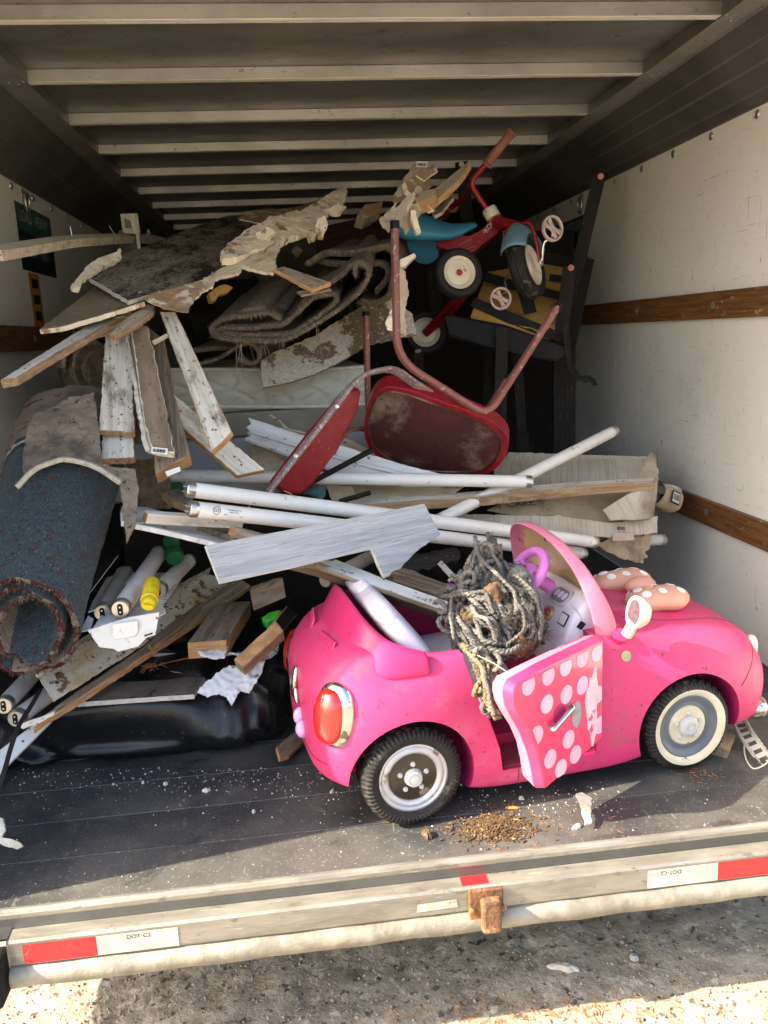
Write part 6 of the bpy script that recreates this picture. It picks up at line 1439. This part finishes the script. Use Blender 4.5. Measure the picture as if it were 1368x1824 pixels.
# heap of broken bits at the top, by the chair leg
for k, (nm, lab, cat, pts, th, mats, kw) in enumerate((
    ('wood_batten', 'batten with white barcode label, topmost of the splintered heap', 'batten', [(738, 290, 1.42), (776, 293, 1.44), (745, 340), (708, 352, 1.30), (702, 345)], .03, [m_aged, m_oldwood], dict(rag=.0016)),
    ('cardboard_scrap', 'folded brown cardboard scrap in the splintered heap', 'cardboard', [(722, 322, 1.30), (760, 312), (770, 330, 1.36), (742, 352, 1.28), (726, 338)], .02, [m_paper, m_plaster], dict(rag=.0015, sub=2, amp=.004)),
    ('cardboard_scrap', 'thin brown cardboard flap leaning over the heap top', 'cardboard', [(740, 312, 1.34), (777, 296), (780, 305, 1.38), (756, 322, 1.33)], .006, [m_paper, m_plaster], dict(rag=.001)),
    ('wood_batten', 'square cream batten end facing the door in the heap', 'batten', [(738, 356, 1.22), (752, 340), (777, 335, 1.24), (776, 346), (766, 352, 1.2), (742, 362)], .04, [m_aged, m_woodend], dict()),
    ('split_board', 'split board with fresh orange tip standing out of the heap', 'board', [(752, 362, 1.26), (776, 335), (797, 318), (836, 286, 1.46), (838, 290), (820, 316), (796, 340), (772, 360, 1.24)], .022, [m_aged, m_freshwood], dict(rag=.001)),
    ('bent_trim', 'bent brown trim lying behind the split board', 'trim', [(770, 380, 1.36), (806, 346, 1.46), (808, 352), (786, 378), (774, 384, 1.34)], .012, [m_oldwood, m_aged], dict(rag=.001)),
    ('splintered_stub', 'splintered pale wood stuck on the chair leg tip', 'wood', [(704, 398, .94), (706, 370), (722, 352, 1.0), (738, 340), (730, 362), (722, 380), (714, 402, .92)], .012, [m_aged, m_aged], dict(rag=.0015, sub=2, amp=.003)),
    ('torn_paper', 'torn tan paper behind the chair leg tip', 'paper', [(676, 390, 1.12), (690, 375), (706, 362, 1.16), (704, 395), (692, 415, 1.08), (682, 404)], .004, [m_card], dict(rag=.002, sub=3, amp=.012)),
    ('torn_paper', 'torn tan paper right of the chair leg tip', 'paper', [(722, 365, 1.15), (745, 362), (752, 375, 1.2), (735, 402), (724, 418, 1.12), (716, 400)], .004, [m_card], dict(rag=.002, sub=3, amp=.012)),
    ('plaster_scrap', 'cream plaster curl on the blue tricycle seat', 'plaster', [(732, 374, 1.12), (740, 376), (744, 392), (750, 414, 1.10), (742, 416), (733, 392, 1.11)], .014, [m_plaster], dict(rag=.0012, sub=2, amp=.005)),
    ('plaster_scrap', 'cream plaster lump at the heap by the split board foot', 'plaster', [(754, 366, 1.24), (764, 362), (770, 376, 1.22), (762, 380)], .014, [m_plaster], dict(rag=.001, sub=2, amp=.004)),
    ('wood_chip', 'pale wood chip stuck to the red chair leg', 'wood', [(712, 462, .98), (738, 450, 1.0), (742, 456), (724, 474, .97), (712, 476)], .012, [m_plaster, m_aged], dict(rag=.001)),
    ('torn_paper', 'long torn cardboard strip down the red chair leg', 'paper', [(710, 474, .98), (722, 484), (728, 520, .96), (720, 560), (724, 600, .94), (712, 588), (708, 520)], .006, [m_card, m_plaster], dict(rag=.002, sub=2, amp=.005)),
    ('plaster_scrap', 'thin white plaster sliver at the small tricycle wheel', 'plaster', [(686, 575, .98), (700, 545), (704, 520, .98), (706, 560), (698, 578), (724, 588, .96), (722, 594), (690, 588)], .008, [m_plaster], dict(rag=.001)),
    ('wood_offcut', 'tan board end lying over the folded brown carpet', 'board', [(487, 479, 1.02), (506, 474), (590, 503, .96), (556, 516, .94)], .014, [m_oldwood, m_freshwood], dict(rag=.0008)),
    ('wood_offcut', 'thin grey wood slip under the tan board end', 'board', [(528, 519, 1.0), (585, 508, .98), (590, 515), (536, 526, .98)], .008, [m_greywood], dict(rag=.001)),
    ('wood_block', 'small square brown block behind the plaster crust', 'block', [(518, 448, 1.5), (528, 437), (540, 445, 1.5), (530, 458)], .04, [m_oldwood], dict()),
    ('cardboard_scrap', 'brown cardboard block end on the dark heap left of the heap top', 'cardboard', [(636, 386, 1.8), (650, 364), (682, 358, 1.9), (680, 372), (650, 390, 1.8)], .05, [m_paper, m_card], dict(rag=.001)),
    ('yellow_scrap', 'chipped yellow block in the hollow under the mouldy sheet', 'block', [(372, 522, 1.2), (388, 510), (402, 506, 1.25), (416, 512), (408, 520), (392, 524), (384, 536, 1.2), (376, 536)], .02, [m_yel], dict(rag=.0012)),
    )):
    o = bd(nm, lab, cat, pts, th, mats, 'splintered heap at the chair leg' if k < 14 else None, seed=50+k, **kw)
    if k == 0: barcode([(742, 287), (763, 288), (761, 298), (741, 297)], (1.395, 1.395, 1.37), o, 5)
dr = thing('dresser', 'dark red wooden dresser in deep shadow behind the carpets, with dark boxes added to blacken the depth', 'dresser', P(630, 410, 2.2))
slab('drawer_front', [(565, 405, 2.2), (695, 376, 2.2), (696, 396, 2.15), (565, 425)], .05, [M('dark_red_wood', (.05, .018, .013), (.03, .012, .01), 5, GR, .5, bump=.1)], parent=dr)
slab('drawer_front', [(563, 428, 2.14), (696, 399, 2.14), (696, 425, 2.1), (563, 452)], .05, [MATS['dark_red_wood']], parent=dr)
box('added_dark_board', (.34, 2.5, .0), (1.40, 2.54, 1.5), [m_darkwood], dr); box('added_dark_block', (-.5, 2.75, .97), (.34, 3.4, 1.35), [m_darkwood], dr)  # dark boxes added to block light and blacken the truck's depth
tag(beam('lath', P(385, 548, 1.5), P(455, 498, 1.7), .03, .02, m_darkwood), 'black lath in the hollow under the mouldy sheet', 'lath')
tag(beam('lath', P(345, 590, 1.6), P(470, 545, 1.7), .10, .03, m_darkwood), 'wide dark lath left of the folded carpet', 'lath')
# ------------------------------------------------------------------ mop of grey rope
m_rope = M('grey_cotton_rope', (.185, .178, .165), (.1, .096, .09), 14, rough=1, bump=.6, bscale=260, spots=[((.32, .28, .22), 16, .6, .1), ((.05, .04, .03), 12, .6, .12, (1, 1, 1), .8)])
m_ropetan = M('tan_rope', (.31, .22, .12), (.19, .13, .065), 16, rough=1, bump=.6, bscale=260, spots=[((.08, .05, .025), 14, .6, .1)])
def rope_geo(path, r, n=8, lay=.03):
    path = [V(p_) for p_ in path]; prof = [(math.cos(2*math.pi*i/12)*(1+.2*math.cos(6*math.pi*i/12)), math.sin(2*math.pi*i/12)*(1+.2*math.cos(6*math.pi*i/12))) for i in range(12)]
    d = [0]
    for i in range(1, len(path)): d.append(d[-1] + (path[i]-path[i-1]).length)
    rr = [r*(1+.12*noise.noise(p_*80)) for p_ in path]
    return sweepgeo(path, prof, None, True, rr, [x/lay*2*math.pi for x in d])
def mop():
    rr = random.Random(11); root = thing('rope_mop', 'dirty grey knotted rope mop head slumped over the car door sill', 'rope', P(880, 1110, .25))
    def blob(px, py, y, sx, sy, sd): 
        c = P(px, py, y); s = (y-CAM.y)/FPX; return c + V((rr.gauss(0, sx*s), rr.gauss(0, sd), rr.gauss(0, sy*s)))
    # long strands: from the crown down the right, across and over the sill
    guides = [([(868, 972, .33), (872, 1005, .29), (890, 1030, .25), (922, 1070, .21), (938, 1125, .185), (918, 1165, .18)], 11, 15), ([(895, 1005, .29), (930, 1040, .23), (948, 1085, .20), (950, 1140, .19)], 9, 10),
              ([(868, 978, .33), (850, 1010, .31), (838, 1040, .29), (820, 1070, .27), (814, 1110, .24), (824, 1140, .23)], 11, 14), ([(815, 1085, .25), (835, 1125, .20), (860, 1148, .18), (890, 1148, .18), (902, 1120, .2)], 12, 13),
              ([(830, 1145, .20), (850, 1170, .15), (862, 1200, .12), (866, 1240, .10), (884, 1272, .09)], 7, 10), ([(895, 1150, .18), (920, 1134, .20), (942, 1120, .22), (962, 1108, .24)], 7, 7), ([(862, 985, .32), (880, 1005, .28), (872, 1032, .25), (840, 1045, .26), (812, 1042, .29)], 10, 12),
              ([(845, 1155, .16), (880, 1165, .15), (915, 1160, .16), (938, 1148, .18)], 7, 8), ([(802, 1060, .29), (830, 1058, .24), (870, 1070, .2), (900, 1095, .18)], 11, 13), ([(840, 1080, .21), (860, 1100, .185), (885, 1110, .175), (900, 1140, .17)], 12, 9)]
    for g, (pts, jit, cnt) in enumerate(guides):
        for k in range(cnt):
            path = []
            ox, oy = rr.uniform(-1.5, 1.5)*jit, rr.gauss(0, jit*.7); od = rr.gauss(0, .016); fl = rr.uniform(.6, 1.3)
            cxm = sum(p_[0] for p_ in pts)/len(pts)
            for (px, py, y) in pts: path.append(P(cxm+(px-cxm)*fl+ox+rr.gauss(0, jit*.25), py+oy+rr.gauss(0, jit*.25), y+od+rr.gauss(0, .004)))
            path = smoothpath(path, 9); path = [q + V((noise.noise(q*24+V((k, g, 0))), noise.noise(q*24+V((0, k, g))), noise.noise(q*24+V((g, 0, k)))))*.010 for q in path]
            v, f = rope_geo(path, rr.uniform(.0036, .0060)); obj('rope_strand', v, f, m_ropetan if g == 4 and k % 4 == 1 else m_rope, root, sm=180)
    for (px, py, y, a, b) in ((868, 1000, .33, .022, .035), (850, 1075, .30, .05, .06), (905, 1100, .26, .05, .065), (870, 1145, .24, .05, .03), (860, 1200, .145, .012, .04)):
        c = P(px, py, y); o = ellipsoid('mop_core', c, a, .03, b, m_rope, root, n=30, m=18)
        for v in o.data.vertices:
            q = v.co + c; v.co *= 1 + .2*noise.noise(q*60)
    # knots and loops
    for k in range(74):
        px, py, y, s = rr.choice([(870, 1000, .27, 16), (840, 1060, .24, 26), (850, 1100, .21, 26), (890, 1120, .19, 24), (830, 1100, .24, 20), (910, 1140, .19, 18), (862, 1180, .135, 10), (866, 1215, .12, 9), (872, 1245, .11, 7), (815, 1120, .25, 12), (870, 985, .30, 10), (845, 1050, .25, 20)])
        c = blob(px, py, y, s, s, .012); n_ = V((rr.gauss(0, .6), -1, rr.gauss(0, .6))).normalized(); e1 = n_.orthogonal().normalized(); e2 = n_.cross(e1); a0 = rr.uniform(0, 6.28); R_ = rr.uniform(.010, .02); tw = rr.uniform(4.2, 7.5)
        path = [c + (e1*math.cos(a0+t*tw)*R_*(1-.35*t) + e2*math.sin(a0+t*tw)*R_*rr.uniform(.9, 1.05)) + n_*(.016*math.sin(t*5)) for t in [i/16 for i in range(17)]]
        v, f = rope_geo(smoothpath(path, 3), .0054); obj('rope_loop', v, f, m_ropetan if (py > 1190 and rr.random() < .5) or rr.random() < .08 else m_rope, root, sm=180)
    # felt clumps of dirt caught in it
    for k, (px, py, y, rx, m) in enumerate(((878, 1060, .185, .022, m_dirt), (838, 1100, .20, .017, m_dirt), (925, 1150, .16, .024, m_dirt), (943, 1138, .185, .020, m_dirt), (958, 1124, .215, .016, m_dirt), (935, 1085, .19, .02, m_rope), (925, 1030, .24, .024, m_rope), (868, 982, .285, .016, m_rope))):
        c = P(px, py, y); o = ellipsoid('matted_clump', c, rx, rx*.7, rx*1.1, m, root, n=26, m=16)
        for v in o.data.vertices:
            q = v.co + c; v.co *= 1 + .35*noise.noise(q*70) + .22*noise.noise(q*180)
    pts = [P(915, 1160, .17), P(935, 1150, .17), P(950, 1138, .2), P(965, 1124, .22), P(900, 1165, .16), P(868, 985, .29), P(930, 1030, .25)]
    fibres('loose_fibre', pts, [V((0, -.5, .4))]*7, 700, .024, .0006, m_dirt, root, 31, 1.0)
    fibres('loose_fibre', [P(865, 1170, .13), P(866, 1210, .115), P(850, 1190, .13), P(880, 1262, .105)], [V((0, -1, 0))]*4, 260, .016, .0006, m_ropetan, root, 32, 1.0)
    rp_ = [P(px, py, y) for px, py, y in ((850, 1010, .26), (880, 1030, .23), (920, 1060, .19), (935, 1100, .17), (840, 1060, .24), (820, 1100, .22), (860, 1100, .18), (890, 1130, .16), (850, 1150, .16), (905, 1090, .17), (870, 980, .29))]
    fb = []
    for q in rp_: fb += [q + V((rr.gauss(0, .018), rr.gauss(0, .012), rr.gauss(0, .018))) for _ in range(10)]
    fibres('frayed_thread', fb, [V((0, -.8, .2))]*len(fb), 3200, .014, .00045, m_rope, root, 37, 1.2)
    tube('straw', smoothpath(P3((846, 1165, .12), (880, 1182, .09), (920, 1208, .06)), 5), .0012, m_aged, root, 5)
mop()
# ------------------------------------------------------------------ loose things on the deck and the ground
def deckpt(px, py, z=.0): return PZ(px, py, z)
def flake(px, py, w, h, ang, m, label, cat, name, z=.001, seed=0, th=.003, amp=.004, group=None, z0=0.0):
    c = PZ(px, py, z0); rr = random.Random(seed); n = 18; v = []; 
    ol = []
    for i in range(n):
        t = 2*math.pi*i/n; r = 1+rr.uniform(-.28, .2); x, y = w*r*math.cos(t), h*r*math.sin(t); ol.append((x*math.cos(ang)-y*math.sin(ang), x*math.sin(ang)+y*math.cos(ang)))
    v = []
    for lvl, s in ((0, 1), (1, .92), (2, .55)):
        for x, y in ol:
            zz = 0.0008 if lvl == 0 else th*.6+th*.9*(lvl-1)+amp*abs(noise.noise(V((x*40, y*40, seed))))+amp*.4
            v.append(c+V((x*s, y*s, zz)))
    v.append(c+V((0, 0, th*1.6+amp*.5)))
    f = [(l*n+i, l*n+(i+1) % n, (l+1)*n+(i+1) % n, (l+1)*n+i) for l in range(2) for i in range(n)] + [(2*n+i, 2*n+(i+1) % n, 3*n) for i in range(n)] + [tuple(range(n))[::-1]]
    o = obj(name, v, f, m, sm=35); return tag(o, label, cat, group)
for k in range(9):   # the mulch clump: overlapping lumps, one heap
    pass
def mulch():
    rr = random.Random(4); v = []; f = []
    for k in range(1500):
        px = rr.gauss(880, 34); py = rr.gauss(1474, 12) + (px-880)*-.06
        if k < 700: px, py = rr.gauss(878, 17), rr.gauss(1478, 8)
        c = PZ(px, py, 0); hgt = max(0, .015*math.exp(-(((px-878)/24)**2+((py-1478)/11)**2)))
        L = rr.uniform(.001, .0065); a = rr.uniform(0, 6.28); w = rr.uniform(.0006, .0022); d = V((math.cos(a), math.sin(a), rr.uniform(-.15, .5))).normalized(); s = V((-d.y, d.x, 0)).normalized(); u = d.cross(s)
        c = c + V((0, 0, w + hgt*rr.uniform(.2, 1.1))); o = len(v)
        for x in (-1, 1):
            for a2, b2 in ((1, 1), (-1, 1), (-1, -1), (1, -1)): v.append(c + d*L*x*rr.uniform(.7, 1.2) + s*w*a2*rr.uniform(.6, 1.3) + u*w*.6*b2)
        f += [(o, o+1, o+2, o+3), (o+7, o+6, o+5, o+4)] + [(o+i, o+4+i, o+4+(i+1) % 4, o+(i+1) % 4) for i in range(4)]
    mv, mf = [], []
    c0 = PZ(878, 1478, .0)
    for j in range(9):
        for i in range(40):
            a = 2*math.pi*i/40; r = j/8; q = V((math.cos(a)*.040*r, math.sin(a)*.021*r, 0)); h = .012*(1-r**1.5)*(1+.8*noise.noise(q*150)) + .003*noise.noise(q*400+V((3, 3, 3)))*(1-r); mv.append(c0+V((q.x*(1+.3*noise.noise(V((math.cos(a)*2, math.sin(a)*2, 0)))), q.y, max(.0003, h))))
    for j in range(8):
        for i in range(40): mf.append((j*40+i, j*40+(i+1) % 40, (j+1)*40+(i+1) % 40, (j+1)*40+i))
    n_ = len(v); v += mv; f += [tuple(i+n_ for i in q) for q in mf]
    o = obj('mulch_heap', v, f, m_dirt); tag(o, 'small heap of brown bark mulch on the sunlit deck in front of the car door', 'mulch')
mulch()
flake(760, 1490, .009, .017, .3, m_dirt, 'brown bark chip standing on the deck near the rear wheel', 'bark chip', 'bark_chip', seed=1, th=.008, amp=.006)
flake(912, 1440, .016, .004, -.2, M('dry_leaf', (.42, .2, .05), (.33, .15, .04), 30, rough=.8, bump=.3), 'curled orange dry leaf on the deck beneath the open car door', 'leaf', 'dry_leaf', seed=2, th=.002)
def paintchip():
    tag(slab('paint_strip', [(1026, 1414, .118), (1036, 1412), (1052, 1420, .115), (1053, 1445), (1054, 1466, .045), (1044, 1467), (1038, 1448), (1034, 1430)], .006, [m_plaster, m_debris], rag=.0015, sub=2, amp=.003, seed=61), 'flat cream paint strip lying on the sunlit deck right of the car door', 'paint strip')
paintchip()
flake(1028, 1475, .012, .006, .4, m_debris, 'small cream crumb beside the flat paint strip on the deck', 'crumb', 'paint_crumb', seed=5, th=.004)
tag(slab('torn_wrapper', [(-4, 1455, .20), (6, 1458), (9, 1480), (2, 1492, .17), (20, 1494), (34, 1500), (41, 1508, .14), (30, 1513), (10, 1508), (-4, 1500)], .004, [m_debris], rag=.001, sub=3, amp=.010, seed=62), 'curled grey scrap of torn paper on the deck at the left edge', 'paper')
for k, (px, py, w, h, lab) in enumerate(((367, 1410, .010, .006, 'largest white plaster crumb on the shaded deck, before the black cushion'), (592, 1412, .009, .004, 'white crumb on the deck left of the pink car rear wheel'), (295, 1398, .005, .006, 'upright white crumb on the shaded deck left of the largest crumb'), (255, 1396, .004, .004, 'tiny white crumb, leftmost of the bigger crumbs before the cushion'), (452, 1448, .004, .004, 'white crumb on the second deck seam left of the car'), (928, 1424, .006, .004, 'white crumb under the open door in the car shadow'))):
    flake(px, py, w, h, k*.7, m_debris, lab, 'crumb', 'plaster_crumb', seed=70+k, th=.004, group='white crumbs on the deck')
def dust():
    rr = random.Random(9); v = []; f = []
    for k in range(900):
        if k < 520: px, py = rr.uniform(20, 640), 1368+abs(rr.gauss(0, 34))
        elif k < 700: px, py = rr.uniform(820, 1120), rr.gauss(1425, 18)
        else: px, py = rr.uniform(0, 1368), rr.uniform(1370, 1600)
        c = PZ(px, py, 0)
        if c.y < .012 or c.y > .62 or not XL+.01 < c.x < XR-.01: continue
        s = abs(rr.gauss(.0007, .0009))+.0004; o = len(v); a = rr.uniform(0, 6.28)
        for j in range(4): v.append(c+V((math.cos(a+j*1.57)*s*rr.uniform(.6, 1.4), math.sin(a+j*1.57)*s*rr.uniform(.6, 1.4), .0003)))
        v.append(c+V((0, 0, s*1.1))); f += [(o+j, o+(j+1) % 4, o+4) for j in range(4)]
    o = obj('plaster_dust', v, f, m_debris); tag(o, 'white plaster grit sprinkled over the dark deck', 'grit', kind='stuff')
    v = []; f = []
    for k in range(190):
        px, py = (rr.gauss(900, 90), rr.gauss(1462, 22)) if k < 120 else ((rr.uniform(500, 800), rr.uniform(1380, 1480)) if k < 150 else (rr.gauss(1245, 25), rr.gauss(1378, 10)))
        c = PZ(px, py, .0012)
        if c.y < .012 or c.y > .5: continue
        a = rr.uniform(0, 6.28); L = rr.uniform(.004, .018); w = rr.uniform(.0004, .0011); d = V((math.cos(a), math.sin(a), 0)); s = V((-d.y, d.x, 0)); o = len(v)
        b = d*L*.5 + s*L*rr.uniform(-.3, .3)
        for q, ww in ((c-d*L*.5, w*.5), (c+s*rr.uniform(-.1, .1)*L, w), (c+b, w*.4)): v += [q+s*ww, q-s*ww, q+V((0, 0, ww*1.5))]
        for t in (0, 3):
            for j in range(3): f.append((o+t+j, o+t+(j+1) % 3, o+t+3+(j+1) % 3, o+t+3+j))
    o = obj('pine_needles', v, f, M('dry_needles', (.32, .13, .04), (.22, .09, .03), 40, rough=.9, bump=0)); tag(o, 'rust brown dry pine needles scattered on the deck', 'needles', kind='stuff')
dust()
# dry twig on the stained panel
def twig():
    rr = random.Random(2); root = P(262, 1190, .60); v = []; f = []
    for k in range(30):
        d = V((rr.gauss(-.2, .5), rr.gauss(-.3, .4), rr.uniform(-.2, .6))).normalized(); p0 = root + V((.03*k/30, 0, .004)); a, b = sweepgeo([p0, p0+d*.012, p0+d*.024+V((0, 0, -.006))], circ(.0006, 4)); o = len(v); v += a; f += [tuple(i+o for i in q) for q in b]
    a, b = sweepgeo(smoothpath([root, root+V((.05, .01, .006)), root+V((.14, .03, .012))], 4), circ(.0011, 5)); o = len(v); v += a; f += [tuple(i+o for i in q) for q in b]
    tag(obj('dry_twig', v, f, MATS['dry_needles']), 'dry brown pine twig lying on the stained sheets under the tray', 'twig')
twig()
# cable trunking and wedge by the front wheel
def trunk():
    m_tr = M('ivory_conduit', (.62, .59, .5), (.54, .5, .41), 10, rough=.45, bump=.08, spots=[((.35, .3, .22), 20, .63, .06)])
    root = thing('slotted_trunking', 'ivory slotted cable trunking curving down behind the front car wheel', 'trunking', PZ(1320, 1330, 0))
    pts = P3((1252, 1200, .52), (1290, 1245, .46), (1312, 1275, .40), (1330, 1310, .33), (1368, 1362, .235), (1400, 1400, .18))
    path = smoothpath(pts, 8); up = V((-.35, -.6, .7))
    v, f = sweepgeo(path, [(.018, .002), (-.018, .002), (-.018, -.002), (.018, -.002)], up); obj('trunking_back', v, f, m_tr, root)
    nfin = 0
    for i in range(len(path)-1):
        t = (path[i+1]-path[i]).normalized(); N = (up-t*up.dot(t)).normalized(); B = t.cross(N)
        for s in (-1, 1):
            a = path[i]+B*.0165*s; b = path[i]*.45+path[i+1]*.55+B*.0165*s
            q = [a, b, b+N*.02, a+N*.02]; q2 = [k-B*.002*s for k in q]
            if 10 < i: obj('trunking_finger', q+q2, [(0, 1, 2, 3), (7, 6, 5, 4), (0, 4, 5, 1), (1, 5, 6, 2), (2, 6, 7, 3), (3, 7, 4, 0)], m_tr, root)
        if 10 < i and i % 2 == 0:
            c = path[i].lerp(path[i+1], .5)+N*.0025; q = [c-B*.010-t*.006, c+B*.010-t*.006, c+B*.010+t*.006, c-B*.010+t*.006]
            obj('trunking_slot', q, [(0, 1, 2, 3)], m_inkfade, root)
    tag(tube('white_wire', smoothpath([PZ(1330, 1300, .03), PZ(1326, 1340, .004), PZ(1340, 1368, .004), PZ(1362, 1362, .006), PZ(1378, 1345, .02)], 8), .002, m_tr, n=6), 'thin ivory wire looped on the deck by the trunking', 'wire')
    o = box('wood_wedge', (-.045, -.03, 0), (.045, .03, .03), [m_greywood], None); o.location = PZ(1288, 1342, 0)+V((0, .03, 0)); o.rotation_euler = (R(14), 0, R(52)); o.data.materials.append(m_freshwood)
    o.data.polygons[2].material_index = 1; tag(o, 'small brown wooden wedge chocking the front car wheel', 'wedge')
trunk()
# ground litter
for k, (px, py, w, h, a, lab) in enumerate(((1006, 1726, .035, .011, -.35, 'pale flat wood chip on the shaded ground below the bumper'), (1130, 1708, .010, .012, .2, 'light grey pebble on the shaded ground at right'))):
    flake(px, py, w, h, a, m_debris if k == 0 else M('grey_stone', (.36, .36, .36), (.28, .28, .28), 20, rough=.8, bump=.2), lab, 'chip' if k == 0 else 'pebble', 'wood_chip' if k == 0 else 'pebble', seed=80+k, th=.006, z0=GZ+.002)
def grit():
    rr = random.Random(19); v = []; f = []
    for k in range(1500):
        c = PZ(rr.uniform(-20, 1400), rr.uniform(1640, 1830), GZ+.001); s = abs(rr.gauss(.0016, .0014))+.0008; o = len(v); a = rr.uniform(0, 6.28)
        for j in range(5): v.append(c+V((math.cos(a+j*1.257)*s*rr.uniform(.7, 1.4), math.sin(a+j*1.257)*s*rr.uniform(.7, 1.4), -.001)))
        v.append(c+V((0, 0, s*.8))); f += [(o+j, o+(j+1) % 5, o+5) for j in range(5)]
    o = obj('gravel_grit', v, f, M('grit_stone', (.34, .29, .22), (.2, .17, .13), 30, rough=.95, bump=.2)); tag(o, 'loose stony grit on the concrete below the bumper', 'grit', kind='stuff')
    v = []; f = []
    for k in range(160):
        c = PZ(rr.gauss(980, 190), rr.gauss(1800, 20), GZ+.004); a = rr.uniform(0, 6.28); L = rr.uniform(.01, .035); d = V((math.cos(a), math.sin(a), 0)); s = V((-d.y, d.x, 0)); w = .0009; o = len(v)
        for q, ww in ((c-d*L*.5, w*.5), (c+s*L*rr.uniform(-.15, .15), w), (c+d*L*.5, w*.4)): v += [q+s*ww, q-s*ww, q+V((0, 0, ww*1.5))]
        for t in (0, 3):
            for j in range(3): f.append((o+t+j, o+t+(j+1) % 3, o+t+3+(j+1) % 3, o+t+3+j))
    o = obj('pine_needles', v, f, MATS['dry_needles']); tag(o, 'dry pine needles on the sunlit concrete', 'needles', kind='stuff')
grit()

def splinters():
    rr = random.Random(77)
    for k, (px, py, y, m, lab) in enumerate(((246, 522, .85, m_plaster, 'cream splinter under the tip of the mouldy sheet'), (205, 566, .8, m_aged, 'pale splinter beside the jutting whitewashed board'), (425, 478, 1.1, m_plaster, 'cream splinter at the lower edge of the plaster crust'), (540, 505, .95, m_freshwood, 'orange splinter by the tan board end on the carpet'), (432, 918, .45, m_aged, 'pale splinter beneath the printed tube'), (505, 874, .55, m_freshwood, 'orange splinter on the upper long tube'), (622, 1004, .46, m_aged, 'pale splinter on the channel trim over the car'), (762, 366, 1.2, m_plaster, 'cream splinter in the heap above the tricycle'), (304, 1196, .52, m_freshwood, 'orange splinter on the flat stained brown sheet'), (385, 1158, .46, m_aged, 'pale splinter at the end of the weathered timber block'), (855, 880, .9, m_aged, 'pale splinter on the long narrow board'), (236, 930, .45, m_plaster, 'cream splinter at the white grooved trim by the rug'))):
        c = P(px, py, y); d = V((rr.gauss(0, 1), rr.gauss(0, .4), rr.gauss(0, .4))).normalized(); L = rr.uniform(.02, .05); w = rr.uniform(.0014, .003)
        p_ = [c, c+d*L*.5+V((0, 0, rr.uniform(-.004, .004))), c+d*L]
        v, f = sweepgeo(p_, [(w, 0), (0, w*.5), (-w, 0), (0, -w*.5)], None, True, [.5, 1, .15])
        tag(obj('splinter', v, f, m), lab, 'splinter', 'loose splinters on the pile')
    threads = [P(*q) for q in ((440, 600, 1.05), (420, 605, 1.05), (470, 608, 1.05), (500, 606, 1.06), (430, 612, 1.06), (180, 620, .95), (160, 625, .95), (565, 585, 1.08))]
    fibres('loose_thread', threads, [V((.05, -.15, -1))]*len(threads), 26, .12, .0006, m_fibre, None, 55, .18)
    o = bpy.data.objects.get('loose_thread'); tag(o, 'long pale threads hanging from the frayed carpets', 'threads')
splinters()
